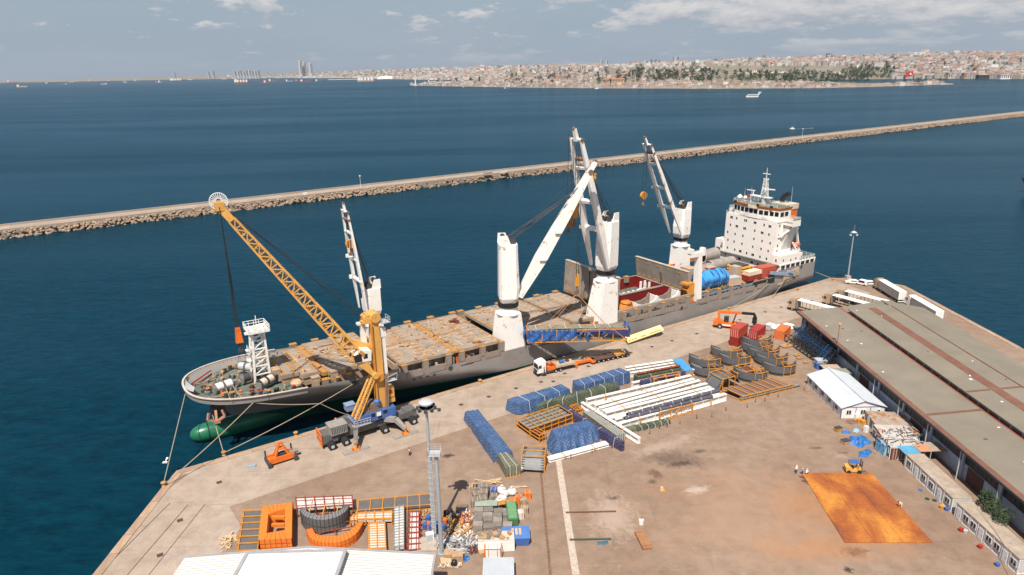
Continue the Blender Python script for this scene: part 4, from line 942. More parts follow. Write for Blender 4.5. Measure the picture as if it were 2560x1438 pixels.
for x,z in((-15.6,6.6),(9.0,4.4),(89.6,4.7),(141.5,8.6),(149,8.9),(-43.5,7.6),(-34.5,7.2)):
 q=L(*[int(v)for v in(1280,700)],y=1)if False else Vector((x,.98,z))
 if x<-20:continue
 part('fairlead',MB().lathe((x,.9,z),[(.55,-.1),(.55,.12)],12,'y'),MT['dark'],ship);part('fairlead_rim',MB().lathe((x,.84,z),[(.62,0),(.72,.05),(.72,.1)],12,'y',False),plm,ship)
slots=MB()
for x in(-1.2,.6,2.4,4.2):slots.bb(x,x+.8,.93,1.0,3.5,3.75)
for x in(12,36,50,70,79,98,108,120):slots.bb(x,x+3.6,.93,1.0,4.1,4.22)
part('scupper',slots,MT['black'],ship)
hw=MT['house_white']
house_=part('superstructure',MB().bb(137,146.6,4.4,25.6,9.4,25.2),hw,ship)
part('lower_block',MB().bb(136.7,147.6,1.15,4.5,10.9,14.2).bb(136.7,143,25.5,26.8,10.9,14.2),hw,house_)
part('deckhouse_base',MB().bb(136.96,150,1.5,26.6,5.4,10.9),hw,house_)
ops=MB()
for i in range(7):x0=137.6+i*2.75;ops.bb(x0,x0+2.0,1.02,1.16,9.75,10.75)
part('deck_opening',ops,MT['black'],ship)
cols_=MB()
for i in range(8):cols_.bb(136.9+i*2.75,137.55+i*2.75,1.0,1.3,9.3,11.0)
cols_.bb(136.6,157,.98,1.3,10.8,11.2);part('opening_frame',cols_,hw,ship)
part('bridge_deck',MB().bb(137.4,146.4,4.2,25.8,25.2,25.5).bb(140.4,144.8,.6,27.4,25.0,25.6),hw,house_)
part('bridge_wing',MB().bb(140.4,140.6,.6,4.4,24.2,26.4).bb(140.4,144.8,.5,.7,24.0,26.0).bb(140.4,140.6,24,27.4,24.2,26.6).bb(140.4,144.8,27.2,27.4,24.2,26.6),hw,house_)
part('wing_floor',MB().bb(140.6,144.7,.8,4.4,25.62,25.66).bb(140.6,144.7,24.4,27.1,25.62,25.66),MT['deck'],house_)
wh=MB();fy=[(138.4,4.6),(137.4,8),(136.8,12),(136.8,16),(137.4,20),(138.4,23.6),(144.6,23.6),(144.6,4.6)]
wh.prism(fy,25.5,29.0);part('wheelhouse',wh,hw,house_)
fas=[(137.9,4.1),(136.8,7.9),(136.2,12),(136.2,16),(136.8,20.1),(137.9,24.1),(145,24.1),(145,4.1)]
b=MB();n=8;P=[(p[0],p[1],29.0)for p in fy]+[(p[0],p[1],30.0)for p in fas]
b.add(P,[(i,(i+1)%n,n+(i+1)%n,n+i)for i in range(n)]+[tuple(range(n,2*n))]);part('roof_fascia',b,mat('band_orange',(.78,.23,.02),.5,var=.08),house_)
part('fascia_middle',MB().bb(136.05,136.4,12.2,15.9,28.95,30.05),mat('cream_panel',(.66,.58,.46),.6),house_)
part('monkey_deck',MB().prism([(p[0]+(.3 if p[0]<140 else-.3),p[1])for p in fas],30.0,30.05),MT['deck'],house_)
gl=MT['glass']
for i in range(5):
 a,c=fy[i],fy[i+1]
 for k_ in range(2 if i!=2 else 2):
  f0,f1=.08+k_*.48,.44+k_*.48;A_=(a[0]+(c[0]-a[0])*f0-.06,a[1]+(c[1]-a[1])*f0);B_2=(a[0]+(c[0]-a[0])*f1-.06,a[1]+(c[1]-a[1])*f1)
  part('bridge_window',MB().add([(A_[0],A_[1],27.1),(B_2[0],B_2[1],27.1),(B_2[0]-.03,B_2[1],28.6),(A_[0]-.03,A_[1],28.6),(A_[0]+.2,A_[1],27.1),(B_2[0]+.2,B_2[1],27.1),(B_2[0]+.2,B_2[1],28.6),(A_[0]+.2,A_[1],28.6)],[(3,2,1,0),(4,5,6,7),(0,1,5,4),(1,2,6,5),(2,3,7,6),(3,0,4,7)]),gl,house_)
for x in(139,141.4):part('bridge_window',MB().bb(x,x+1.7,4.52,4.7,27.0,28.5),gl,house_)
W_=[(229,586),(245,590),(299,600),(396,625),(415,629),(511,652),(527,657),(627,681),(688,697),(706,700),(224,678),(292,694),(308,698),(385,720),(403,724),(515,750),(595,772),(612,777),(685,796),(191,764),(279,788),(373,811),(505,847),(602,873),(699,899),(193,858),(267,880),(361,906),(491,942),(590,968),(675,992),(188,951),(275,976),(333,993),(348,997),(417,1018),(482,1036),(498,1040),(577,1063),(655,1085),(165,1036),(322,1084),(338,1089),(471,1129),(487,1134),(549,1150),(625,1172),(641,1177)]
wb0=MB().bb(-.05,.1,-.24,.24,-.36,.36);wf0=MB().bb(-.02,.1,-.31,.31,-.43,.43);first_w=None
wfm=mat('window_frame_grey',(.7,.66,.6),.6)
for(u,v)in W_:
 q=L(1780+u/4.793,420+v/4.793,x=137)
 if first_w is None:
  o=wf0.build('window',wfm,house_);g_=wb0.build('pane',gl,o);first_w=(o,g_)
 else:o=reuse('window',first_w[0].data,house_);g_=reuse('pane',first_w[1].data,o)
 o.location=(136.97,q.y,q.z);g_.location=(-.03,0,0)
for x,z in((139,24),(139,20.5),(142,20),(144.4,19),(139,17),(139,15.2),(144.6,16.4),(143,16)):
 o=reuse('window',first_w[0].data,house_,(x,4.42,z),(0,0,pi/2));reuse('pane',first_w[1].data,o,(-.03,0,0))
for x,z in((138.4,12.6),(142.6,12.2),(145.4,12.4)):o=reuse('window',first_w[0].data,house_,(x,1.12,z),(0,0,pi/2));reuse('pane',first_w[1].data,o,(-.03,0,0))
for y,z in((2.6,12.6),(26.2,13)):o=reuse('window',first_w[0].data,house_,(136.58,y,z));reuse('pane',first_w[1].data,o,(-.03,0,0))
part('wing_brace',MB().beam((138.6,4.3,20),(142.8,.9,24.1),.45).beam((139.4,4.3,18.2),(140.6,4.3,24),.3),hw,house_)
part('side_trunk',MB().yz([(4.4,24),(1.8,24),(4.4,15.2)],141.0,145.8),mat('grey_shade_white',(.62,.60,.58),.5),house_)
def railing(name,pts,h=1.1,parent=ship,m=MT['white'],step=1.6,r=.06,rails=3):
 b=MB()
 for a,c in zip(pts,pts[1:]):
  a=Vector(a);c=Vector(c);n=max(1,int((c-a).length/step))
  for k_ in range(1,rails+1):b.beam(a+Vector((0,0,h*k_/rails)),c+Vector((0,0,h*k_/rails)),r)
  for k_ in range(n+1):p=a.lerp(c,k_/n);b.beam(p,p+Vector((0,0,h)),r*1.2)
 return part(name,b,m,parent)
railing('wing_railing',[(140.5,4.3,26.3),(140.5,.6,26.3),(144.7,.6,26),(144.7,4.3,26)],1.0,house_);railing('wing_railing',[(140.5,24,26.6),(140.5,27.3,26.6),(144.7,27.3,26.6)],1.0,house_)
railing('bridge_railing',[(137.0,4.4,25.4),(137.0,15,25.4),(137.0,25.6,25.4)],1.0,house_);railing('monkey_railing',[(137.4,5,30),(136.8,14,30),(137.6,23.4,30),(144.6,23.4,30),(144.6,5,30)],1.1,house_)
railing('poop_railing',[(147.8,1.3,11.1),(156.8,1.3,11.1),(156.8,26.6,11.1)],1.2,ship);railing('block_railing',[(137,1.3,14.2),(147.4,1.3,14.2),(147.4,4.2,14.2)],1.1,house_);railing('block_railing',[(136.8,25.8,14.2),(136.8,26.8,14.2),(144,26.8,14.2)],1.1,house_)
part('far_block',MB().bb(136.7,143,25.7,29.2,12.2,15.4).bb(136.7,137.2,28.8,29.2,9,12.2),hw,house_)
mm=MB();cm=(141.2,13.4)
for sx_,sy_ in((-1,-1),(1,-1),(1,1),(-1,1)):mm.beam((cm[0]+sx_*.9,cm[1]+sy_*.9,32),(cm[0]+sx_*.45,cm[1]+sy_*.45,38.5),.2)
for k_ in range(6):
 z=32.4+k_*1.1;w=.9-.07*k_
 for a,c in(((-w,-w),(w,-w)),((w,-w),(w,w)),((w,w),(-w,w)),((-w,w),(-w,-w))):mm.beam((cm[0]+a[0],cm[1]+a[1],z),(cm[0]+c[0],cm[1]+c[1],z),.12);mm.beam((cm[0]+a[0],cm[1]+a[1],z),(cm[0]+c[0],cm[1]+c[1],z+1.1),.1)
mast=part('radar_mast',mm,MT['white'],ship)
part('mast_column',MB().tube((cm[0],cm[1],30),(cm[0],cm[1],33),1.0,8,.8).tube((cm[0],cm[1],38),(cm[0],cm[1],42.6),.28,6,.12),MT['alu'],mast)
part('mast_yard',MB().bb(cm[0]-1.0,cm[0]+1,cm[1]-3,cm[1]+5.6,32.3,32.6).bb(cm[0]-.2,cm[0]+.2,cm[1]-1.5,cm[1]+1.5,40.4,40.6).bb(cm[0]-.2,cm[0]+.2,cm[1]-1.1,cm[1]+1.1,38.6,38.8),MT['white'],mast)
part('radar_scanner',MB().box((cm[0]-1.4,cm[1]-2.6,35.6),(.3,4.2,.35),.3).box((cm[0]-1,cm[1]+5,34.3),(.25,3.2,.3),.1),MT['white'],mast)
part('mast_leg',MB().beam((cm[0],cm[1]+5.2,30),(cm[0],cm[1]+5.2,32.4),.3).beam((cm[0]+.6,cm[1]+5.2,32.4),(cm[0]+.6,cm[1]+5.2,34),.25),MT['white'],mast)
an_=MB()
for x,y,h in((139,20,5),(138,16.5,6),(144,4.6,7),(139,22,3)):an_.tube((x,y,30),(x,y,30+h),.07,5,.02)
part('whip_aerial',an_,MT['white'],house_)
for x,y,r in((138.6,21.6,.9),(139.6,20.1,.7),(139,22.7,.5)):part('satellite_dome',MB().tube((x,y,30),(x,y,31),.3,6).lathe((x,y,31.1),[(r*.8,-.1),(r,r*.4),(r*.85,r),(r*.4,r*1.45),(.05,r*1.55)],12),MT['white'],house_,smooth=True)
part('search_lamp',MB().box((136.5,21.8,30.2),(.5,.8,.7)).box((136.2,12,30.3),(.5,.8,.7)).box((136.9,7,30.3),(.5,.8,.7)),MT['black'],house_)
part('flag_cloth',MB().bb(138,138.8,17.6,18.3,32.2,33),MT['red'],house_)
fn=part('funnel',MB().bb(144.8,150.6,6.2,12.6,25,28.6),mat('funnel_orange',(.66,.15,.03),.5,var=.1),ship)
part('funnel_top',MB().bb(144.6,150.8,6.0,12.8,28.6,30.4),mat('funnel_cream',(.62,.52,.40),.6),fn)
part('exhaust_pipe',MB().path([(147.6,10.6,30.4),(147.6,10.5,32.0),(147.8,9.4,33.2),(148.0,8.2,33.7)],.85,10),MT['black'],fn)
part('funnel_bars',MB().bb(144.5,144.7,6.4,12.4,27.4,27.6).bb(144.5,144.7,6.4,12.4,26.4,26.6),MT['white'],fn)
lf=MB()
for y in(3.0,7.2):
 lf.beam((146.4,y,22.6),(150.6,y,11.2),.6).beam((145.6,y,22.4),(147.2,y,22.4),.6).beam((145.4,y,17.6),(148.6,y,15.6),.4).beam((145.6,y,14.4),(150.2,y,14.2),.4).beam((145.4,y,17.6),(149.8,y,12.4),.4)
dav=part('lifeboat_davit',lf,MT['white'],ship)
part('lifeboat',MB().lathe((148.6,0,16.5),[(.2,2.2),(1.0,3.0),(1.35,4.5),(1.4,7.5),(1.1,9.2),(.3,10.2)],12,'y'),mat('lifeboat_orange',(.72,.12,.02),.4),dav,smooth=True)
part('crane_arm',MB().beam((150,8,11.2),(154,8,13),.4).box((152.5,5,11.9),(3.2,1.2,1.2)),MT['white'],ship)
part('gangway',MB().beam((131.5,.6,9.4),(145.5,.55,6.6),.5,1.1).beam((141,.5,8.6),(143.5,.4,7.8),1.2,.9),mat('gangway_blue',(.25,.32,.42),.6),ship)
part('stern_fender_frame',MB().beam((139,.8,6.6),(147.5,.8,7.6),.5,2.6).beam((136.5,.9,4.2),(147,.9,5.6),.3,.3),mat('pale_rust_frame',(.42,.33,.24),.8,rust=.5),ship)
hp=part('guide_post',MB().beam((97.4,1.9,5.3),(96.6,2.0,20.0),2.0,1.9,1.7,1.6),MT['crane_white'],ship)
part('post_head',MB().bb(92.6,98.6,1.2,2.8,20.0,21.2).bb(92.4,93.6,1.2,2.8,21.2,22.6).bb(97.8,98.8,1.2,2.8,21.2,22.4),MT['crane_white'],hp)
part('hatch_arm',MB().bb(94,96.2,2.2,4.8,4.8,11.0).bb(92.7,96,2.2,5,10.9,11.5).xz([(92.9,9.4),(94.2,9.4),(94.2,6.8)],2.4,4.4),MT['ochre'],ship)
railing('head_railing',[(93.8,1.3,21.2),(97.6,1.3,21.2)],.9,hp)
part('aft_hatch',MB().bb(98.5,134.5,3.0,26.3,6.6,7.4),MT['hatch2'],ship)
part('aft_side_wall',MB().bb(98.5,134.5,1.6,1.9,4.3,6.9),mat('blue_grey_wall',(.20,.26,.30),.6,var=.3,vs=1),ship)
ow=MB()
for k in range(30):x=99.4+k*1.15;ow.bb(x,x+rb.uniform(.3,.85),1.5,1.59,4.9+rb.uniform(0,.5),6.5-rb.uniform(0,.5))
part('wall_opening',ow,MT['black'],ship,kind='stuff')
part('dark_bay',MB().bb(124,130.2,.93,1.05,5.45,7.3).bb(131,134.6,.93,1.05,5.45,8.6),MT['black'],ship)
part('bay_rail',MB().bb(123.6,134.8,.9,1.2,7.3,7.6),plm,ship)
def cargo(nm,lb,cat,x,y,z,rz=0,group=None):t=thing(nm,lb,cat,group=group);on_ship(t,x,y,z,rz);return t
t=cargo('wrapped_drum','large drum wrapped in bright blue sheeting with grey straps on the ship deck','wrapped cargo',107,5.0,7.4,-.05)
b=MB();b.grid(lambda u,v:(-6+11.5*v,(2.7+.25*sin(u*31)+.2*sin(v*19))*cos(2*pi*u)*(1 if v<.9 else .93),3.0+(2.7+.25*sin(u*31)+.2*sin(v*17+u*5))*sin(2*pi*u)*(1 if v<.9 else .93)),26,20)
b.lathe((-6,0,3.0),[(.1,-.6),(1.6,-.4),(2.7,0)],16,'x',False).lathe((5.5,0,3),[(2.5,0),(1.5,.4),(.1,.5)],16,'x',False)
part('sheeting',b,mat('bright_blue_sheet',(.05,.29,.70),.45,var=.15,vs=1.5,bump=.8,bs=1.2,bd=.3),t,smooth=True)
for x in(-1.6,.8,2.6,4.0):part('strap',MB().lathe((x,0,3.0),[(3.02,-.14),(3.02,.14)],20,'x',False),MT['dark'],t)
for x in(-3,3):part('saddle',MB().box((x,0,.35),(.6,4.6,.9)),MT['rustbar'],t)
tubem=mat('galvanised_tube',(.42,.37,.33),.42,.35,var=.25,vs=.8);tubei=mat('tube_inside',(.35,.09,.03),.8)
def tube_sec(x,y,z,r,ln,rz,lb):
 t=cargo('steel_tube',lb,'steel tube',x,y,z,rz)
 part('shell',MB().lathe((0,0,r),[(r,0),(r,ln)],22,'x',False),tubem,t,smooth=True);part('lining',MB().lathe((0,0,r),[(r*.95,.02),(r*.95,ln-.02)],22,'x',False),tubei,t,smooth=True)
 part('rim',MB().lathe((0,0,r),[(r*.95,0),(r*1.03,-.05),(r*1.03,.2),(r,.2)],22,'x',False),mat('rim_white',(.6,.58,.55),.5),t);part('rim',MB().lathe((0,0,r),[(r*1.03,ln*.5),(r*1.03,ln*.5+.15)],22,'x',False),tubem,t)
tube_sec(108.5,12.6,7.4,2.5,7.5,.12,'open steel tube section with orange inside facing the viewer, upper left of the pair');tube_sec(108.4,9.0,7.4,2.0,7,-.3,'smaller dark mouthed tube behind the blue wrapped drum')
tube_sec(121,22.0,9.6,2.2,8.6,.1,'grey steel tube raised on a cradle in front of the white superstructure');tube_sec(117.5,15.2,8.4,2.0,12,.0,'long grey steel tube lying below the raised one on the aft deck')
def crate_box(x,y,z,d,mm_,lb,rz=0,nm='crate',cat='crate',top=None):
 t=cargo(nm,lb,cat,x,y,z,rz);part('body',MB().box((0,0,d[2]/2),d),mm_,t);part('lid',MB().box((0,0,d[2]+.06),(d[0]*1.02,d[1]*1.02,.12)),top or mm_,t)
 fr_=MB()
 for sx_ in(-1,1):
  for sy_ in(-1,1):fr_.beam((sx_*d[0]/2,sy_*d[1]/2,0),(sx_*d[0]/2,sy_*d[1]/2,d[2]),.22)
 part('corner_posts',fr_,top or mm_,t);return t
tan=mat('tan_box',(.45,.34,.25),.7,var=.15);redp=mat('dull_red',(.30,.05,.035),.7,var=.2)
crate_box(102.4,10.6,7.4,(3.4,4,6),tan,'tall tan crate with a red panel just right of the white guide post',top=tan)
crate_box(112.8,11.2,7.4,(3.6,3.4,4.6),redp,'square dull red case with tan corners in the middle of the aft deck',top=tan)
crate_box(119.4,5.6,7.4,(2.6,2.8,5.0),tan,'upright tan crate left of the yellow frames',top=tan)
crate_box(115.2,3.2,7.4,(4.6,3,2.6),tan,'open tan steel frame tilted beside the blue wrapped drum',-.2,top=MT['alu'])
t=cargo('frame_stack','stack of yellow steel frames on the aft deck left of the red container','steel frames',123.0,7.0,7.4)
for k in range(5):part('yellow_frame',MB().bb(-2.8,2.8,-2.8,2.8,k*1.0,k*1.0+.5),mat('cargo_yellow',(.72,.38,.04),.6,var=.15)if k==0 else bpy.data.materials['cargo_yellow'],t);part('spacer',MB().bb(-2.2,2.2,-2.2,2.2,k*1.0+.5,k*1.0+1.0),MT['dark'],t)
crate_box(124.6,3.0,7.7,(6.6,3.0,1.7),MT['container'],'low red flat rack carrying pale packages near the ship side',nm='flat_rack',cat='flat rack')
crate_box(124.8,3.0,9.5,(6.2,2.8,1.2),mat('pale_package',(.68,.56,.42),.8,var=.2),'pale wrapped package strapped on the red flat rack',nm='package',cat='package')
crate_box(131.8,3.2,7.7,(7.4,3.4,3.4),mat('brick_red',(.42,.075,.045),.6,var=.15),'brick red open top container on the aft deck before the superstructure',nm='shipping_container',cat='container')
t=cargo('yellow_boom','long yellow and red boom lying across the far side of the aft deck','boom',106,24.5,8.4,.05)
part('boom_arm',MB().beam((-2,0,1),(26,2.5,1.8),1.2,1.4),MT['ochre'],t);part('boom_rail',MB().beam((-2,-1.6,2),(24,1.0,2.4),.35),MT['red'],t);part('boom_foot',MB().box((-1,0,.4),(3,2,2.2)),MT['red'],t)
for i,(x,y,c_)in enumerate(((99.6,22.6,MT['red']),(101.6,23.6,MT['grey']),(128.6,12,MT['dark']),(131,9.4,MT['red']))):
 crate_box(x,y,7.4,(2.2,1.8,2.2),c_,['small red drum case by the sea side rail behind the guide post','grey machinery case beside the small red case','dark case at the foot of the superstructure','red case between the superstructure and the brick red container'][i],nm='case',cat='case')
def Qw(x,y,z=0):return QM@Vector((x,y,z))
mc=thing('harbour_crane','tall yellow mobile harbour crane with a lattice boom on a blue and grey chassis','mobile crane',Qw(-15.6,-7.6),A0)
chg=mat('chassis_grey',(.13,.125,.12),.6,var=.2,vs=1,dirt=.3);cgl=mat('chassis_light_grey',(.30,.28,.26),.6,var=.2,vs=1,dirt=.2)
ch=MB();ch.box((0,0,1.9),(17.5,2.6,1.3));ch.box((-9.5,0,2.0),(3.4,3.2,1.9));ch.box((9.2,0,2.0),(2.6,3.0,1.6));part('chassis',ch,chg,mc)
part('engine_house',MB().box((-7.6,-.6,3.6),(3.6,2.9,1.9)).box((-7.6,-.6,4.6),(3.8,3.1,.15)),cgl,mc);gr_=MB()
for k in range(9):gr_.box((-9.1+k*.37,-2.08,3.6),(.12,.08,1.3))
part('grille',gr_,MT['dark'],mc)
part('end_ladder_frame',MB().beam((-11.4,-1.8,3.4),(-11.2,1.8,3.4),.25).beam((-11.4,-1.8,2.2),(-11.2,1.8,2.2),.25).beam((-11.4,-1.8,1.0),(-11.2,1.8,1.0),.25).beam((-11.4,-1.7,.8),(-11.4,-1.7,3.6),.25).beam((-11.2,1.7,.8),(-11.2,1.7,3.6),.25),MT['orange'],mc)
def wheel(x,y,r=.85,w=.7,p=mc,z=None):
 o=part('wheel',MB().lathe((x,y,z or r),[(r*.8,-w/2),(r,-w/2+.08),(r,w/2-.08),(r*.8,w/2)],16,'y'),MT['rubber'],p)
 part('hub',MB().lathe((x,y,z or r),[(r*.45,-w/2-.03),(r*.5,w/2+.03)],10,'y'),MT['alu'],o);return o
for x in(-9.6,-6.6,2.2,6.0,9.0):
 for s in(-1,1):wheel(x,2.0*s);wheel(x,2.85*s)
for s in(-1,1):
 for x in(-5.4,5.3):
  a=MB().beam((x*.55,1.2*s,2.6),(x*.85,3.6*s,3.0),1.0,1.1).beam((x*.85,3.6*s,3.0),(x*1.05,6.2*s,1.5),.95,1.0,.7,.7);part('outrigger',a,cgl if x>0 else chg,mc)
  st_=part('outrigger_jack',MB().tube((x*1.05,6.0*s,.3),(x*1.05,6.0*s,2.2),.25,8).box((x*1.05,6.0*s,.3),(.9,.9,.3)),MT['hook'],mc);part('jack_collar',MB().box((x*1.05-.7,6.0*s,.55),(.3,.6,.6)).box((x*1.05+.7,6.0*s,.55),(.3,.6,.6)),MT['orange'],st_)
  part('outrigger_pad',MB().box((x*1.05,6.0*s,.1),(5.6,1.3,.2)).beam((x*1.05-2.8,6*s,.2),(x*1.05+2.8,6*s,.2),.8,.22),cgl,mc)
part('slewing_ring',MB().lathe((0,0,2.5),[(1.9,0),(2.0,.7)],20),MT['dark'],mc)
S0=0.0;ub=-.08
tw=(2.2,.6)
part('turntable',MB().box((1.2,0,4.2),(8.4,4.0,1.9)).box((-3.2,.4,3.5),(1.6,3.6,.3)),MT['blue'],mc)
part('machine_box',MB().box((-3.4,2.4,5.9),(2.0,1.8,1.3)).box((-3.4,2.4,6.6),(2.2,2.0,.15)),mat('pale_blue',(.22,.28,.42),.5,var=.15),mc)
part('turntable_panel',MB().box((1.4,-2.04,4.6),(1.0,.06,.9)),MT['white'],mc);part('dark_panel',MB().box((.1,-2.03,4.7),(.8,.05,.8)).box((2.9,-2.03,4.7),(.9,.05,.8)).box((1.6,-2.03,3.8),(.9,.05,.6)),MT['black'],mc)
wn=MB();wn.lathe((.8,0,6.1),[(1.0,-1.4),(1.0,1.4)],14,'y').lathe((-1.2,0,5.9),[(.9,-1.2),(.9,1.2)],14,'y').box((.2,0,5.3),(4,3,.4));part('winch_drums',wn,mat('drum_brown',(.20,.14,.10),.8,var=.4,vs=3),mc)
part('blue_tank',MB().lathe((1.6,-.9,6.4),[(.7,0),(.75,.9),(.4,1.2)],12),MT['blue'],mc)
for(x,y)in((-3.9,-2.0),(4.9,-2.0)):
 pass
rlb=MB()
for z in(4.0,4.5):rlb.beam((-4.2,-2.1,z),(-.6,-2.3,z),.08).beam((-4.2,-2.1,z),(-4.2,2,z),.08)
for k in range(6):rlb.beam((-4.2+.7*k,-2.2,3.4),(-4.2+.7*k,-2.2,4.6),.08)
part('walkway_railing',rlb,MT['alu'],mc);part('walkway',MB().box((-2.6,-2.0,3.35),(4,1.4,.12)),cgl,mc)
T0=Vector((2.9,.5,5.0));ztt=26.8
tb_=MB();tb_.add([(2.0,-.6,5),(3.8,-.6,5),(3.8,1.4,5),(2.0,1.4,5),(1.8,-.6,20),(3.8,-.6,20),(3.8,1.3,20),(1.8,1.3,20),(2.1,-.5,25.4),(3.6,-.5,25.4),(3.6,1.2,25.4),(2.1,1.2,25.4)],[(0,3,2,1),(8,9,10,11)]+[(j*4+i,j*4+(i+1)%4,j*4+4+(i+1)%4,j*4+4+i)for j in(0,1)for i in range(4)]);part('tower',tb_,MT['yellow'],mc)
hd=MB().lathe((2.9,0.4,26.0),[(1.1,-1.4),(1.2,-1.0),(1.2,1.2),(1.1,1.6)],14,'y').lathe((1.3,.4,26.0),[(.9,-1.0),(.9,1.2)],12,'y').box((2.2,.4,25.6),(3.4,2.2,1.2)).box((.7,.3,25.3),(1.2,1.4,.6));part('tower_head',hd,MT['yellow'],mc)
part('head_platform',MB().box((4.7,-.3,24.6),(2.2,2.4,.12)).box((4.7,-1.5,24.7),(2.2,.1,.3)),MT['alu'],mc)
rlb=MB()
for z in(25.2,25.8):rlb.beam((3.8,-1.5,z),(5.8,-1.5,z),.07).beam((5.8,-1.5,z),(5.8,.9,z),.07)
for x,y in((3.8,-1.5),(4.8,-1.5),(5.8,-1.5),(5.8,-.3),(5.8,.9)):rlb.beam((x,y,24.6),(x,y,25.8),.07)
part('platform_railing',rlb,MT['alu'],mc)
part('cable_box',MB().box((.9,1.9,19.6),(1.0,1.0,9.5)).box((.6,1.9,24.5),(1.8,1.0,.5)),MT['white'],mc)
part('side_conduit',MB().box((4.5,-.1,17.0),(.6,.9,9)).box((4.5,-.1,22.3),(1.1,1.1,2)),MT['white'],mc)
cabp=part('crane_cab',MB().xz([(-2.3,17.2),(1.0,17.0),(1.2,19.2),(-1.2,19.8),(-2.6,19.0)],-1.4,1.0),MT['white'],mc)
part('cab_window',MB().xz([(-2.5,17.4),(-1.0,17.3),(-1.1,19.2),(-2.7,18.9)],-1.47,1.07).box((-.2,-1.43,18.3),(.9,.06,1.0)),MT['glass'],cabp)
part('cab_arm',MB().beam((1.9,-.5,15.9),(-1.5,-1.5,19.8),.55,.7).beam((1.9,1.4,19),(-3.6,2.2,21.6),1.1,1.3),MT['yellow'],mc)
part('tower_pipes',MB().beam((1.75,-.9,6),(1.75,-.9,25),.35).beam((2.3,-.85,13),(3.4,-.85,13),.3).lathe((2.7,-1.2,12.6),[(.9,-.3),(.9,.5)],10,'y'),MT['ochre'],mc)
lad=MB()
for k in range(34):f=k/33;lad.beam((3.6+f*.6-.35,-1.4,5.2+f*8),(3.6+f*.6+.35,-1.4,5.2+f*8),.1)
lad.beam((3.25,-1.4,5.2),(3.85,-1.4,13.2),.12).beam((3.95,-1.4,5.2),(4.55,-1.4,13.2),.12);part('ladder',lad,mat('ladder_brown',(.28,.20,.13),.7),mc)
part('lower_cabin',MB().box((5.0,.2,8.2),(1.7,1.8,2.4)).box((5.0,.2,6.2),(1.9,1.6,1.0)),MT['yellow'],mc);part('cabin_hatch',MB().box((5.0,-.72,8.3),(.8,.06,.9)),MT['red'],mc)
part('red_brown_stair',MB().box((4.1,-.2,7.6),(.7,1.6,5.2)),mat('stair_rust',(.42,.10,.02),.7,var=.6,vs=3),mc)
hoop=MB()
for k in range(5):hoop.beam((4.4+k*.5,-1.5+.0*k,12.3+.15*k),(4.4+k*.5,-.2,12.3),.07)
hoop.beam((4.2,-1.5,12.2),(6.5,-1.5,12.7),.1).beam((6.5,-1.5,12.7),(6.4,-1.2,10.8),.1).box((5.2,-1,11.2),(2.2,1.2,.1));part('cage',hoop,MT['alu'],mc)
mcI=(Matrix.Translation(Qw(-15.6,-7.6))@Matrix.Rotation(A0,4,'Z')).inverted()
def to_mc(w):return mcI@Vector(w)
pv=Vector((1.6,-.3,13.4))
def lattice(b,A,B,hw0,hw1,hd0,hd1,side,upv,n,r,rb_,four=True):
 A=Vector(A);B=Vector(B)
 def C(f,i):hw_=hw0+(hw1-hw0)*f;hd_=hd0+(hd1-hd0)*f;sx_,sy_=((-1,-1),(1,-1),(1,1),(-1,1))[i];return A.lerp(B,f)+side*hw_*sx_+upv*hd_*sy_
 for i in range(4):b.beam(C(0,i),C(1,i),r)
 for k in range(n):
  f0,f1=k/n,(k+1)/n
  for i in range(4):j=(i+1)%4;b.beam(C(f0,i),C(f1,j),rb_)if k%2 else b.beam(C(f1,i),C(f0,j),rb_);b.beam(C(f1,i),C(f1,j),rb_)
 return C
tip_w=Vector((-53.2,123.6,52.1));tipm=to_mc(tip_w)
dirm=(tipm-pv).normalized();side=dirm.cross(Vector((0,0,1))).normalized();upv=side.cross(dirm)
b=MB();J1=pv.lerp(tipm,.14);J2=pv.lerp(tipm,.93)
Jm=pv.lerp(tipm,.40)
lattice(b,J1,Jm,1.15,1.1,1.25,1.15,side,upv,7,.34,.19);lattice(b,Jm,J2,1.1,.6,1.15,.6,side,upv,15,.30,.17)
part('boom_lattice',b,MT['yellow'],mc)
bf=MB()
for s in(-1,1):bf.beam(pv+side*s*.9,J1+side*s*1.15,.5,.7,.45,2.6,up_=upv)
bf.lathe(tuple(pv),[(.7,-1.6),(.7,1.6)],12,'y');part('boom_foot',bf,MT['yellow'],mc)
bh=MB();bh.beam(J2,tipm-dirm*.2,1.3,1.3,1.0,1.5,up_=upv).beam(tipm+side*.3-upv*.2,tipm+side*.3-upv*1.2-dirm*-.6+Vector((0,0,-.8)),.5).box(tuple(tipm),(1.6,1.4,1.6));part('boom_head',bh,MT['yellow'],mc)
whl=MB();cR=1.55;e1=side;
n1=dirm.cross(Vector((0,0,1))).normalized();a1=Vector((dirm.x,dirm.y,0)).normalized();a2=Vector((0,0,1))
wc=tipm+n1*(-1.15)+Vector((0,0,.9))
vdir=(mcI.to_3x3()@(Vector((0,0,CAMH))-tip_w)).normalized();vdir.z*=.3;vdir.normalize()
a1=Vector((-vdir.y,vdir.x,0)).normalized();a2=vdir.cross(a1)
wc=tipm+Vector((0,0,.9))
for k in range(24):
 t0,t1=2*pi*k/24,2*pi*(k+1)/24
 P0=wc+a1*cos(t0)*cR+a2*sin(t0)*cR;P1=wc+a1*cos(t1)*cR+a2*sin(t1)*cR;whl.beam(P0,P1,.13);whl.beam(wc+(P0-wc)*.3,P0,.10)
part('cable_reel_wheel',whl,MT['white'],mc)
gu=MB()
for k,(o,h0)in enumerate(((-.5,26.7),(.5,26.7),(-.2,25.4),(.4,25.2))):gu.tube((1.2,.4+o,h0),tuple(J2.lerp(tipm,.3)+side*o+upv*.7),.06,5)
part('boom_cables',gu,MT['cable'],mc)
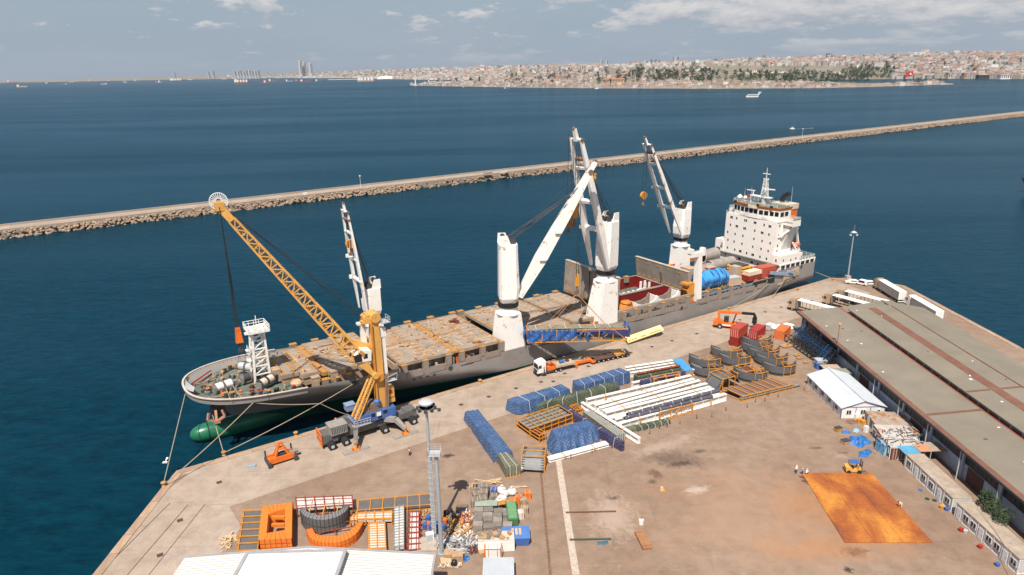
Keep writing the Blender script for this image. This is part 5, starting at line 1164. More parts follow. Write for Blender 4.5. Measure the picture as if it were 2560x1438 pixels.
ub_=MB();fo=Vector((-3.6,-1.0,4.6))
sd2=Vector((0,1,0))
for s in(-.85,.85):
 dv=(pv-fo).normalized();uv2=sd2.cross(dv).normalized();lattice(ub_,fo+sd2*s,pv+sd2*s*.8+Vector((-.3,0,-.6)),.22,.2,.42,.38,sd2,uv2,9,.2,.11)
part('luffing_strut',ub_,MT['yellow'],mc)
hkz=L(592,838,y=14).z
hk=MB();hw_=tipm.copy();hzz=26.6
for o in(-.55,-.2,.2,.55):hk.tube(tuple(tipm+side*o*1.4),(tipm.x+o*.6,tipm.y,hzz+1.5),.06,5)
part('hoist_cables',hk,MT['cable'],mc)
part('hook_block',MB().box((tipm.x,tipm.y,hzz),(1.3,1.0,2.6),0,.7).box((tipm.x,tipm.y,hzz+1.5),(.8,.8,.5)),MT['orange'],mc)
ch_=MB();ch_.tube((tipm.x,tipm.y,hzz-3.2),(tipm.x,tipm.y,hzz-1.2),.25,6).tube((tipm.x,tipm.y,hzz-2.8),(tipm.x-.9,tipm.y-.4,hzz-5),.07,4).tube((tipm.x,tipm.y,hzz-2.8),(tipm.x+1.2,tipm.y,hzz-4.6),.07,4).box((tipm.x,tipm.y,hzz-3),(.9,.7,.6));part('hook',ch_,MT['dark'],mc)
q=(G(668,1163)+G(738,1141))*.5;a=G(738,1141)-G(668,1163);ra=atan2(a.y,a.x)
t=thing('spreader','orange container spreader standing on the quay beside the bow','spreader',q,ra);ln=a.length
part('side_beam',MB().bb(-ln*.44,ln*.44,-1.2,-.85,.5,1.6),MT['orange'],t);part('side_beam',MB().bb(-ln*.44,ln*.44,.85,1.2,.5,1.5),MT['orange'],t)
part('deck_plate',MB().bb(-ln*.44,-.9,-.9,.9,1.0,1.1).bb(1.9,ln*.44,-.9,.9,.7,.8),MT['orange'],t)
af=MB()
for y in(-.7,.7):af.beam((-1.2,y,1.4),(-.05,y*.2,4.2),.35).beam((1.5,y,1.4),(.25,y*.2,4.2),.35).beam((-.6,y*.6,2.9),(.75,y*.6,2.9),.25)
part('a_frame',af,MT['orange'],t);part('motor_box',MB().box((.4,0,1.3),(1.5,1.2,1.0)),MT['dark'],t)
for s in(-1,1):part('end_beam',MB().box((s*ln*.46,0,.6),(.6,3.4,.8)).box((s*ln*.46,1.5,1.6),(.3,.3,1.6)).box((s*ln*.46,-1.6,.4),(.7,.5,.7)),MT['dark'],t)
part('drum',MB().lathe((2.6,0,1.3),[(.45,-.9),(.45,.9)],10,'x'),MT['grey'],t)
def rope(name_lb,pts,r=.09,sag=0.0,n=10):
 P=[]
 for a,b_ in zip(pts,pts[1:]):
  for k in range(n):f=k/n;p=a.lerp(b_,f);p.z-=sag*4*f*(1-f);P.append(p)
 P.append(pts[-1]);o=MB().path(P,r,6).build('mooring_rope',MT['rope']);tag(o,name_lb,'rope');return o
SW=lambda x,y,z:SHIP_M@Vector((x,y,z))
LW=lambda px,py,**k:SHIP_M@L(px,py,**k)
bolm=mat('bollard_rust',(.50,.25,.08),.8,var=.3,vs=3)
def bollard(px,py,lb):
 p=G(px,py,.12);t=thing('bollard',lb,'bollard',p);part('stem',MB().lathe((0,0,0),[(.42,0),(.3,.15),(.28,.6)],12),bolm,t);part('cap',MB().lathe((0,0,.6),[(.3,0),(.5,.12),(.45,.28),(.1,.34)],12),bolm,t);return p+Vector((0,0,.5))
b1=bollard(560,1138,'rusty bollard on the quay edge where three bow ropes meet');b2=bollard(410,1215,'bollard at the left corner of the quay holding the long bow rope');b3=bollard(1200,957,'orange rusty bollard on the quay edge beside the middle of the ship');b4=bollard(2083,701,'bollard at the far corner of the quay holding the stern rope');b5=bollard(1822,775,'rusty bollard by the ship side below the white superstructure');b6=bollard(1995,726,'small bollard on the far quay edge under the stern');b7=bollard(740,1089,'low rusty bollard on the quay edge right of the orange spreader')
rope('thick mooring rope from the tip of the bow down to the left quay corner',[LW(463,985,y=14),b2]);rope('mooring rope hanging from the bow past the anchor to the quay bollard',[LW(522,1004,y=9.5),b1],sag=.2)
rope('mooring rope from the forward bow side slanting down to the left quay corner',[LW(636,1004,y=2.2),b2+Vector((.3,0,0))],sag=.4);rope('mooring rope from the round fairlead of the ship to the three rope bollard',[SW(-15.6,.8,6.6),b1],sag=.5)
rope('mooring rope running low from the bow across to the harbour crane',[LW(640,1008,y=2.2),SW(-24,-.6,4.5),G(880,1040,1.0)],sag=.3);rope('mooring rope from the stern to the far quay corner',[LW(2038,680,y=3),b4]);rope('long mooring rope along the aft ship side down to the quay',[SW(131.5,.7,5.6),b5],sag=.6);rope('second aft mooring rope beside the yellow gangway frame',[SW(141.5,.6,7.6),b6+Vector((-12,-8,0))],sag=.5)
tag(MB().box((0,0,0),(.9,.35,.25)).add([(0,0,.1),(-.2,1.1,.5),(.3,1.0,.5),(-.2,-1.1,.5),(.3,-1.0,.5)],[(0,1,2),(0,4,3)]).build('seagull',MT['white'],loc=G(413,1156,1.2)),'white seagull gliding over the water left of the quay corner','bird')
p=G(629,1167);tag(MB().box((0,0,.15),(1.6,.7,.3),.3).build('blue_case',mat('dusty_blue',(.25,.38,.48),.7),loc=p),'small pale blue case lying on the quay left of the orange spreader','case')
def truck(pos,rz,cabc,lb,nm='truck',axles=(0,4.6,5.95),L_=7.2,parent_group=None,deck=True):
 """front faces local -x"""
 t=thing(nm,lb,'truck',pos,rz,parent_group)
 c=MB().xz([(-1.4,.9),(-1.45,2.2),(-1.25,3.6),(-.2,3.95),(.9,3.95),(.9,.9)],-1.22,1.22);part('cab',c,cabc,t)
 part('windscreen',MB().add([(-1.49,-1.05,2.15),(-1.30,-1.0,3.25),(-1.30,1.0,3.25),(-1.49,1.05,2.15),(-1.40,-1.05,2.15),(-1.21,-1.0,3.25),(-1.21,1.0,3.25),(-1.4,1.05,2.15)],[(3,2,1,0),(4,5,6,7),(0,1,5,4),(1,2,6,5),(2,3,7,6),(3,0,4,7)]),MT['glass'],t)
 for s in(-1,1):
  part('side_window',MB().bb(-1.15,-.35,s*1.20,s*1.25,2.2,3.0),MT['glass'],t);part('mirror',MB().box((-1.5,s*1.4,2.6),(.15,.2,.7)),MT['black'],t)
  part('headlight',MB().box((-1.45,s*.85,1.0),(.12,.45,.22)),MT['white'],t)
 part('bumper',MB().bb(-1.55,-.9,-1.2,1.2,.35,.95).bb(-1.52,-1.42,-.9,.9,1.15,1.8),MT['black'],t);part('roof_deflector',MB().bb(-.2,.8,-1.0,1.0,3.95,4.15),cabc,t)
 part('frame_rails',MB().bb(.9,L_,-.5,-.3,.7,1.0).bb(.9,L_,.3,.5,.7,1.0).bb(1.2,3.2,.7,1.15,.5,1.0).bb(1.2,3.2,-1.15,-.7,.5,1.0),MT['dark'],t)
 for a in axles:
  for s in(-1,1):wheel(a,s*1.0,.5,.34,t)
 return t
fr=G(1347,941);rearp=G(1560,893);d=rearp-fr;rz=atan2(d.y,d.x)
white_gloss=mat('truck_white',(.82,.80,.77),.3,var=.04)
t=truck(fr+Vector((cos(rz)*1.0-sin(rz)*.9,sin(rz)*1.0+cos(rz)*.9,0)),rz,white_gloss,'white tractor truck hitched to a long orange low loader beside the ship',axles=(0,3.9,5.3))
part('rear_box',MB().box((2.6,0,1.55),(2.2,2.4,.9)),MT['orange'],t);part('equipment',MB().lathe((2.0,.4,2.2),[(.45,-.4),(.45,.4)],10,'x').box((3.0,-.5,2.2),(1.0,.8,.5)),mat('dark_red_machine',(.2,.04,.03),.6),t)
tp=t.location.copy();
def TL(x,y=0,z=0):return tp+Vector((cos(rz)*x-sin(rz)*y,sin(rz)*x+cos(rz)*y,z))
lt=thing('low_loader','orange extendable low loader trailer standing partly in the shadow of the lifted load','trailer',TL(4.4),rz)
tot=(TL(0)-rearp).length-4.4
part('gooseneck',MB().xz([(-.8,1.35),(4.6,1.35),(5.4,.8),(6,.8),(5.2,1.9),(-.8,1.9)],-1.25,1.25),mat('neck_deck',(.46,.36,.26),.8,var=.3,vs=1),lt);part('neck_rim',MB().bb(-1.0,-.6,-1.3,1.3,1.2,2.5),MT['orange'],lt)
part('blue_drum',MB().lathe((1.8,0,2.3),[(.45,-.6),(.45,.6)],10,'x'),MT['blue'],lt);part('coil',MB().lathe((3.6,.4,1.95),[(.6,0),(.6,.25)],12),MT['dark'],lt)
part('spine_beam',MB().bb(4.8,tot*.56,-.45,.45,.7,1.25),MT['orange'],lt);part('support_leg',MB().box((5.6,-1.2,.7),(.4,.5,1.2)).box((5.6,1.2,.7),(.4,.5,1.2)).box((5.6,0,1.1),(.5,3,.3)),MT['orange'],lt)
dk=MB().bb(tot*.52,tot*.90,-1.4,1.4,.95,1.25);part('loading_deck',dk,mat('shadowed_rusty_deck',(.11,.055,.04),.8,var=.3),lt)  # deck colour darkened to stand in for the lifted load's shadow
part('deck_head',MB().box((tot*.52,0,.9),(1.2,2.9,.6)),MT['orange'],lt);part('raised_tail',MB().add([(tot*.86,-1.45,1.26),(tot,-1.45,1.5),(tot,1.45,1.5),(tot*.86,1.45,1.26),(tot*.86,-1.45,1.0),(tot,-1.45,1.0),(tot,1.45,1.0),(tot*.86,1.45,1.0)],[(0,1,2,3),(4,7,6,5),(0,4,5,1),(1,5,6,2),(2,6,7,3),(3,7,4,0)]),MT['hook'],lt)
for k in range(7):
 for s in(-1,1):wheel(tot*.60+k*1.5,s*1.05,.48,.5,lt)
def person(lb,pos,rz=0,top=(.6,.58,.55),legs=(.05,.08,.16),pose='stand',helmet=None,s=1.0):
 t=thing('person',lb,'person',pos,rz)
 me=bpy.data.meshes.new('body');bmv=[]
 if pose=='stand':V=[((0,0,.95),.15),((0,0,1.2),.14),((0,0,1.42),.16),((0,0,1.52),.06),((0,0,1.66),.10),((-.1,0,.5),.085),((-.11,-.02,.08),.06),((.1,0,.5),.085),((.14,.14,.08),.06),((-.22,0,1.4),.06),((-.28,.05,1.12),.05),((-.25,-.12,.88),.04),((.22,0,1.4),.06),((.3,.03,1.12),.05),((.28,-.14,.9),.04),((-.11,-.16,.04),.05),((.14,.02,.04),.05)]
 elif pose=='bend':V=[((0,.15,.85),.15),((0,-.05,1.05),.14),((0,-.3,1.15),.16),((0,-.42,1.17),.06),((0,-.52,1.16),.10),((-.12,0,.48),.085),((-.12,.12,.08),.06),((.12,0,.48),.085),((.12,.12,.08),.06),((-.2,-.3,1.1),.06),((-.22,-.4,.85),.05),((-.18,-.5,.62),.04),((.2,-.3,1.1),.06),((.22,-.42,.85),.05),((.18,-.52,.62),.04),((-.12,-.02,.04),.05),((.12,-.02,.04),.05)]
 else:V=[((0,.1,.35),.17),((0,0,.6),.15),((0,-.08,.8),.16),((0,-.1,.9),.06),((0,-.12,1.02),.10),((-.14,-.28,.5),.085),((-.14,-.2,.08),.06),((.14,-.28,.5),.085),((.14,-.2,.08),.06),((-.2,-.1,.78),.06),((-.24,-.3,.6),.05),((-.12,-.45,.5),.04),((.2,-.1,.78),.06),((.24,-.3,.6),.05),((.12,-.45,.5),.04),((-.14,-.34,.04),.05),((.14,-.34,.04),.05)]
 E=[(0,1),(1,2),(2,3),(3,4),(0,5),(5,6),(6,15),(0,7),(7,8),(8,16),(2,9),(9,10),(10,11),(2,12),(12,13),(13,14)]
 b=MB()
 for i,j in E:
  mi=1 if(i in(5,6,7,8)or(i,j)in((0,5),(0,7)))else 2 if(i,j)in((3,4),(10,11),(13,14),(2,3))else 0
  b.mi(mi).tube(V[i][0],V[j][0],V[i][1],8,V[j][1],cap=True)
 b.mi(2).lathe(Vector(V[4][0])-Vector((0,0,.02)),[(.02,-.13),(.09,-.08),(.105,.02),(.08,.1),(.02,.14)],10)
 tm=mat('shirt',top,.9,var=.1);lm=mat('trousers',legs,.9,var=.1);sm_=mat('skin',(.42,.24,.16),.7,var=0)
 o=part('body',b,[tm,lm,sm_],t,smooth=True)
 hp_=Vector(V[4][0]);part('helmet' if helmet else 'hair',MB().lathe(hp_+Vector((0,0,.05)),[(.125,0),(.12,.06),(.08,.12),(.01,.145)],10),mat('helmet_paint',helmet,.4)if helmet else mat('hair_dark',(.03,.02,.015),.8),t)
 t.scale=(s,s,s);return t
person('driver in a dark shirt leaning out at the door of the white truck cab',TL(.2,-1.62,0.0),rz+1.0,(.30,.22,.18),(.05,.05,.07)).location.z=.9
step=part('cab_step',MB().bb(-.3,.8,-1.9,-1.22,.8,.9),MT['dark'],t);step.location=(0,0,0)
A_=SHIP_M@Vector((31.6,.6,8.6));B_=SHIP_M@Vector((54.8,-11.6,8.2));dd_=B_-A_;rzl=atan2(dd_.y,dd_.x);lnl=dd_.length
ld=thing('lifted_load','blue sheeted steel frame load hanging in slings over the quay edge from the ship crane','crane load',(A_+B_)*.5,rzl)
ld.rotation_euler=(0,-math.asin(dd_.z/lnl),rzl)
hl=lnl/2;fm_=MB()
for y in(-1.9,1.9):
 for z in(-1.7,1.5):fm_.beam((-hl,y,z),(hl,y,z),.22)
 for k in range(8):x=-hl+k*lnl/7;fm_.beam((x,y,-1.7),(x,y,1.5),.2)
 for k in range(7):x=-hl+k*lnl/7;x2=x+lnl/7;fm_.beam((x,y,-1.7 if k%2 else 1.5),(x2,y,1.5 if k%2 else-1.7),.15)
for k in range(8):x=-hl+k*lnl/7;fm_.beam((x,-1.9,1.5),(x,1.9,1.5),.16);fm_.beam((x,-1.9,-1.7),(x,1.9,-1.7),.18)
part('steel_frame',fm_,MT['ochre'],ld)
bluet=mat('blue_tarpaulin',(.025,.11,.34),.42,var=.35,vs=.9,bump=.9,bs=1.1,bd=.35,dirt=.12);netg=mat('net_green_grey',(.22,.21,.155),.9,var=.3,vs=.6)
part('top_sheet',MB().grid(lambda u,v:(-hl+.6+(lnl-1.5)*u,-1.4+2.9*v,1.72+.12*sin(u*40)*sin(v*7)),40,4),netg,ld)
def drape(u,v):
 x=-hl-.3+lnl*.50*u;z=1.75-3.3*v*(1-.28*u);return(x+.1*sin(v*9+u*20),-2.05-.25*sin(u*26+v*5)*v-.12*sin(u*61),z-.2*abs(sin(u*13))*v)
part('side_sheet',MB().grid(drape,46,10),bluet,ld,smooth=True)
part('end_sheet',MB().grid(lambda u,v:(-hl-.45-.5*sin(v*3)-.3*sin(u*9),-2+4.0*u,1.9-3.6*v+.2*sin(u*8)),10,8),bluet,ld,smooth=True)
for x0,w,dz in((hl*.18,1.7,2.6),(hl*.5,1.0,1.9),(hl*.03,1.2,2.2)):part('loose_sheet',MB().grid(lambda u,v:(x0+w*(u-.5)*(1-.5*sin(v*3))+.3*sin(v*8),-2.1-.3*sin(u*7+v*4),1.2-dz*v),8,8),bluet,ld,smooth=True)
part('right_sheet',MB().grid(lambda u,v:(hl*.55+hl*.5*u+.15*sin(v*9),-2.0+.9*v*0-.1*sin(u*9),1.2-1.8*v*(.4+.7*u)),12,6),mat('dark_blue_cloth',(.04,.045,.14),.35,var=.3,vs=1),ld,smooth=True)
part('end_flap',MB().grid(lambda u,v:(hl+.3+.5*sin(u*5+v*3),-2+4*u,2.2-2.0*v-.5*sin(u*6)),8,6),bluet,ld,smooth=True)
part('wrapped_tube',MB().lathe((0,-.4,.2),[(.6,-hl*.3),(.85,0),(.9,hl*.9),(.5,hl)],12,'x'),mat('dark_blue_wrap',(.05,.055,.15),.35,var=.2),ld,smooth=True)
part('lower_pipes',MB().beam((-hl*.2,.6,-1.2),(hl*.95,.6,-1.2),.7,.5).beam((hl*.1,-.8,-1.3),(hl*.95,-.8,-1.3),.4,.4),netg,ld)
wht=MB()
for k in range(6):x=-hl+2.2+k*3.9;wht.beam((x,-1.5,1.9),(x,1.6,1.9),.1)
part('tie_straps',wht,MT['white'],ld)
M_l=Matrix.Translation(ld.location)@ld.rotation_euler.to_matrix().to_4x4()
hw0=SHIP_M@Vector((hx[0],hx[1],zc-.6))
sl=MB();li=M_l.inverted();hk_l=li@hw0
for x in(-hl*.62,hl*.62):
 for y in(-1.9,1.9):sl.tube(tuple(hk_l),(x,y,1.6),.06,5)
part('slings',sl,mat('sling_orange',(.46,.22,.10),.8),ld)
a=G(1562,852,.9);b_=G(1655,826,.9);d=b_-a;t=thing('slotted_ramp','pale yellow steel ramp with square slots lying along the quay edge','ramp',(a+b_)*.5,atan2(d.y,d.x));ll=d.length/2
ym=mat('pale_yellow',(.74,.62,.30),.6,var=.12,vs=.5)
part('plate',MB().add([(-ll,-1.5,-.1),(ll*.9,-1.5,.8),(ll,.8,1.5),(-ll*.9,.8,.7),(-ll,-1.5,-.3),(ll*.9,-1.5,.5),(ll,.8,1.2),(-ll*.9,.8,.4)],[(0,1,2,3),(4,7,6,5),(0,4,5,1),(1,5,6,2),(2,6,7,3),(3,7,4,0)]),ym,t)
for k in(0,1,2,4.2,5,6.8,7.6,8.4,9.2,10):x=-ll+.9+k*(2*ll-2.2)/10.4;z=-.1+.9*(x+ll)/(2*ll)+.09;part('slot',MB().box((x,-.95,z+.09),(.9,.55,.1)),MT['rustbar'],t)
part('support',MB().bb(ll*.5,ll*.8,-1.3,-.9,-.9,.5),MT['dark'],t)
def tarpmat(name,col,net=(.20,.26,.38),amt=.45,gap=.55,bs=1.0):
 m=bpy.data.materials.new(name);m.use_nodes=True;n=NT(m.node_tree);n.n.clear()
 out=n.add('ShaderNodeOutputMaterial');p=n.add('ShaderNodeBsdfPrincipled');n.l.new(p.outputs[0],out.inputs[0])
 t=n.add('ShaderNodeTexCoord').outputs['Object']
 v=n.noise(t,.9,6,.6);c=n.mix(n.ramp(v,[(.3,0),(.7,1)]),tuple(x*.62 for x in col),tuple(min(1,x*1.25)for x in col))
 ws=[]
 for rot in((0,0,.75),(0,0,-.75)):
  w=n.add('ShaderNodeTexWave',wave_type='BANDS',bands_direction='X');w.inputs['Scale'].default_value=.26/gap;w.inputs['Distortion'].default_value=.6;w.inputs['Detail'].default_value=1
  vv=n.add('ShaderNodeCombineXYZ');sp_=n.add('ShaderNodeSeparateXYZ');n.l.new(t,sp_.inputs[0])
  yz_=n.math('ADD',sp_.outputs[1],sp_.outputs[2]);n.put(vv.inputs[0],sp_.outputs[0]);n.put(vv.inputs[1],yz_)
  n.l.new(n.mapping(vv.outputs[0],rot=rot),w.inputs['Vector']);ws.append(n.ramp(w.outputs['Fac'],[(.78,0),(.95,1)]))
 net_=n.math('MAXIMUM',ws[0],ws[1]);dn_=n.ramp(n.noise(t,.5,3),[(.35,.25),(.6,1)])
 c=n.mix(n.math('MULTIPLY',n.math('MULTIPLY',net_,dn_),amt),c,net)
 du=n.noise(t,2.2,7,.7);c=n.mix(n.ramp(du,[(.58,0),(.75,.35)]),c,(.34,.27,.2))
 n.put(p.inputs['Base Color'],c);p.inputs['Roughness'].default_value=.55
 h=n.math('ADD',n.math('MULTIPLY',n.noise(t,bs,4,.6,.8),1.0),n.math('MULTIPLY',net_,-.12))
 n.l.new(n.bump(h,.5,.2),p.inputs['Normal']);return m
TB=tarpmat('blue_net_tarp',(.034,.085,.20));TG=tarpmat('green_net_tarp',(.045,.062,.035),(.22,.22,.15),.6);TN=tarpmat('navy_net_tarp',(.035,.032,.085),(.16,.15,.26),.55);TGG=tarpmat('grey_green_net',(.13,.135,.09),(.30,.26,.16),.5,.4)
strapm=mat('white_strap',(.58,.57,.58),.8,var=.1)
def tarp(lb,corners,h,m,nstrap=4,skirt=.22,seed=0,sagtop=.06,name='tarpaulin_pack',taper=1.0,rough=.05):
 """corners: four pixels of the top face (back-left, back-right, front-right, front-left)"""
 P=[G(px,py,h)for px,py in corners];c=sum(P,Vector())/4;c.z=0
 d=((P[1]-P[0])+(P[2]-P[3]));a=atan2(d.y,d.x);iv=Matrix.Rotation(-a,4,'Z')@Matrix.Translation(-c)
 Lp=[iv@p for p in P];t=thing(name,lb,'tarpaulin pack',c,a);r=random.Random(seed);ph=[r.uniform(0,6)for _ in range(8)]
 def bil(u,v):return Lp[0].lerp(Lp[1],u).lerp(Lp[3].lerp(Lp[2],u),v)
 b=MB();nu,nv,ns=40,8,6
 def topf(u,v):p=bil(u,v);return Vector((p.x,p.y,h-sagtop*abs(sin(u*9+ph[0]))*(.5+.5*sin(v*5+ph[1]))-.05*sin(u*37+ph[2])))
 b.grid(lambda u,v:topf(u,v),nu,nv)
 cen=bil(.5,.5)
 def sidef(pu):
  def f(u,w):
   uu,vv=pu(u);p=topf(uu,vv);o=Vector((p.x-cen.x,p.y-cen.y,0));
   n_=Vector((0,1 if vv<.5 else-1,0))if 0<uu<1 else Vector((1 if uu>.5 else-1,0,0))
   wob=rough*sin(u*31+ph[3]+w*3)*w+rough*.8*sin(u*57+ph[4])*w
   q_=p+n_*(skirt*w+wob);q_.z=p.z*(1-w)+(.02+.18*abs(sin(u*19+ph[5])))*w;return q_
  return f
 b.grid(sidef(lambda u:(u,1)),nu,ns);b.grid(sidef(lambda u:(1-u,0)),nu,ns);b.grid(sidef(lambda u:(1,1-u)),10,ns);b.grid(sidef(lambda u:(0,u)),10,ns)
 part('tarpaulin',b,m,t,smooth=True)
 if nstrap:
  for k in range(nstrap):
   u=(k+.7)/(nstrap+.4);s_=MB();pts=[sidef(lambda q_:(q_,0))(u,.95)]+[topf(u,v)+Vector((0,0,.05))for v in(0,.5,1)]+[sidef(lambda q_:(q_,1))(u,.95)+Vector((0,-.06,0))]
   s_.path(pts,.055,4);part('strap',s_,strapm,t)
 sk=MB()
 for k in range(5):u=(k+.5)/5;p=bil(u,1);p0=bil(u,0);sk.beam((p0.x,p0.y+.3,.08),(p.x,p.y-.45,.08),.25,.16)
 part('timber_skid',sk,MT['ochre'],t);return t
tarp('long blue net covered pack nearest the truck, upper right of the blue packs',[(1432,951),(1549,919.4),(1574.7,931),(1444,966.4)],2.9,TB,5,seed=1)
tarp('long blue net covered pack left of the green one',[(1268.5,997.7),(1403.5,960),(1424,973),(1295,1010)],2.7,TB,3,seed=2,skirt=.6)
tarp('long dark green net covered pack between the blue packs and the white girders',[(1358,1002),(1519,955),(1537,963),(1342,1014)],2.7,TG,5,seed=3,sagtop=.35,skirt=.5)
tarp('low slumped green sheet at the left end of the long green pack',[(1322,1032),(1345,1024),(1350,1036),(1322,1045)],1.0,TG,0,seed=9,sagtop=.4,skirt=.8,rough=.2)
tarp('low green sheet end behind the long green pack towards the girders',[(1522,957),(1538,953),(1549,965),(1536,972)],1.9,TG,0,seed=10,sagtop=.3)
tarp('long sagging blue net pack lying diagonally on the yard, nearest to the lamp mast',[(1163,1027),(1196,1022.5),(1280,1128),(1240,1131)],2.4,TB,0,seed=4,skirt=.45,sagtop=.25)
for(ax,ay,bx_,by_,gap_)in((1176,1041,1211,1035,0),(1189,1060,1224,1054,0),(1216,1096,1254,1090,0)):
 pass
tarp('bulky blue net covered pack in the middle of the yard beside the orange racks',[(1379,1073),(1466,1049.8),(1490,1064),(1392,1100)],3.1,TB,0,seed=5,skirt=1.3,sagtop=.3,rough=.28)
tarp('grey green netted slab stack at the near end of the diagonal blue pack',[(1243,1133),(1269,1129.6),(1302,1162),(1264,1170)],2.2,TGG,2,seed=6,skirt=.0,sagtop=.02,rough=.02,name='slab_pack')
p0=G(1268,1188);a=G(1304,1180)-p0;t=thing('base_slab','dark low base slab sticking out under the grey green netted stack','slab',p0+a*.5+Vector((0,.8,0)),atan2(a.y,a.x));part('slab',MB().box((0,0,.35),(a.length,2.2,.5)),MT['dark'],t);part('edge_blocks',MB().box((-a.length*.4,-1.0,.85),(.6,.5,.5)).box((a.length*.4,-.9,.85),(.8,.5,.5)),MT['white'],t)
pa,pb=G(1200,1100),G(1240,1160);t=thing('frame_props','row of slanted ochre steel props under the edge of the diagonal blue pack','steel props',pa,0);b=MB()
for k in range(7):
 f=k/6;q=(pb-pa)*f;b.beam((q.x,q.y,0),(q.x+.5,q.y+.9,2.1),.14)
b.beam((0,0,.1),(pb.x-pa.x,pb.y-pa.y,.1),.2);b.beam((-3.2,6,.15),(0,0,.15),.15);part('props',b,MT['ochre'],t)
part('brace_rail',MB().beam((.5,.9,2.1),(pb.x-pa.x+.5,pb.y-pa.y+.9,2.1),.15),MT['ochre'],t)
tarp('grey green netted long pack with a green patch left of the diagonal white girder',[(1458,1030),(1478,1026),(1564,1083),(1540,1089.6)],1.6,TGG,5,seed=7,skirt=.03,sagtop=.03,rough=.02)
def wall_tarp(lb,a,b_,h,w,m,seed,ns=3):
 A=G(*a,h);B=G(*b_,h);d=(B-A).normalized();nn=Vector((d.y,-d.x,0))*w
 def px(v):from_=v;return v
 t=thing('tarpaulin_pack',lb,'tarpaulin pack',(A+B)/2-Vector((0,0,h)),atan2(d.y,d.x));ll=(B-A).length/2;r=random.Random(seed)
 bb_=MB();bb_.grid(lambda u,v:(-ll+2*ll*u,-w/2+w*v,h-.04*sin(u*23)),30,2)
 bb_.grid(lambda u,v:(-ll+2*ll*u,-w/2-.12*v*(1+sin(u*29+v*2)),h*(1-v)+.1*v*abs(sin(u*17))),30,6);bb_.grid(lambda u,v:(ll-2*ll*u,w/2+.12*v*(1+sin(u*31)),h*(1-v)),30,6)
 bb_.grid(lambda u,v:(ll+.1*v,-w/2+w*u,h*(1-v)),4,5);bb_.grid(lambda u,v:(-ll-.1*v,w/2-w*u,h*(1-v)),4,5)
 part('tarpaulin',bb_,m,t,smooth=True)
 for k in range(ns):x=-ll+2*ll*(k+.6)/ns;part('strap',MB().path([(x,w/2+.25,.1),(x,w/2+.03,h),(x,-w/2-.03,h+.03),(x,-w/2-.35,.1)],.05,4),strapm,t)
 return t
wall_tarp('narrow navy wrapped wall pack running diagonally beside the grey green one',(1405,1012),(1557,1105),2.1,.9,TN,8,4)
wall_tarp('narrow navy wrapped wall pack behind the white girders with ochre bracing',(1602,952),(1712,927.6),2.2,.8,TN,11,3)
wall_tarp('long dark green and brown pack in front of the white framed box',(1590,940),(1697,918),1.7,2.0,TG,12,2)
wall_tarp('short dark green rolled pack lying in front of the front girder',(1590,1066),(1672,1048),.9,1.3,TG,13,5)
a,b_=G(1566,1079),G(1592,1072);d=b_-a;tag(MB().box((0,0,.35),(d.length,1.6,.7)).box((-.5,-.84,.35),(1.0,.05,.3)).build('covered_timber',TGG,loc=(a+b_)/2,smooth=False),'pale brown sheeted stub at the left end of the short green rolled pack','pack').rotation_euler=(0,0,atan2(d.y,d.x))
gw=mat('girder_white',(.78,.74,.68),.5,var=.07,vs=.5,dirt=.12);gd=mat('girder_shadow_grey',(.10,.12,.14),.7)
def girder(lb,a,b_,h=1.7,w=.9,nm='steel_girder',group='white steel girders lying side by side'):
 A=G(*a,h);B=G(*b_,h);d=B-A;ll=d.length/2;t=thing(nm,lb,'girder',Vector(((A.x+B.x)/2,(A.y+B.y)/2,0)),atan2(d.y,d.x),group)
 part('top_flange',MB().bb(-ll,ll,-w/2,w/2,h-.14,h),gw,t);part('bottom_flange',MB().bb(-ll,ll,-w/2,w/2,.1,.24),gw,t);part('web',MB().bb(-ll,ll,-.05,.05,.24,h-.14),gw,t)
 st2=MB();n=int(2*ll/2.2)
 for k in range(n+1):x=-ll+.12+(2*ll-.24)*k/n;st2.bb(x-.05,x+.05,-w*.44,w*.44,.24,h-.14)
 part('stiffeners',st2,gw,t);part('sleeper',MB().bb(-ll*.7,-ll*.7+.3,-.7,.7,0,.1).bb(ll*.7,ll*.7+.3,-.7,.7,0,.1),MT['wood'],t)
 br=MB();
 for k in range(max(2,int(ll/4))):
  x=-ll+2*ll*(k+.5)/max(2,int(ll/4));br.beam((x,-w/2-.05,h+.03),(x,w/2+.05,h+.03),.22,.08).beam((x,-w/2-.06,h),(x+.2,-w/2-.25,.4),.12).beam((x+.1,-w/2-.06,h),(x-.35,-w/2-.3,.5),.1)
 part('lifting_clamp',br,MT['ochre'],t);return t
for i,(a,b_,lb)in enumerate((((1466,998),(1727,937.6),'rearmost full length white girder of the big row, starting by the green pack'),((1487,1012),(1735,946),'second white girder from the back of the big row'),((1499,1019),(1749,950),'third white girder from the back of the big row'),((1506,1026),(1767,957.6),'fourth white girder from the back of the big row'),((1513.7,1031),(1776,966),'fourth white girder from the front of the big row'),((1527,1044),(1784,971),'third white girder from the front of the big row'))):girder(lb,a,b_,1.6)
girder('second white girder from the front, carrying a long dark net wrapped roll',(1537.6,1047.4),(1797,982),1.4);girder('front white girder of the big row, the tallest and nearest one',(1550,1057),(1814.5,983.5),1.9,.9)
girder('white girder end standing behind the row left of the navy wall pack',(1580,956.5),(1738,922),1.6)
girder('white girder lying diagonally across the left ends of the row',(1455,1004.6),(1598.7,1095),1.5,.8,group=None)
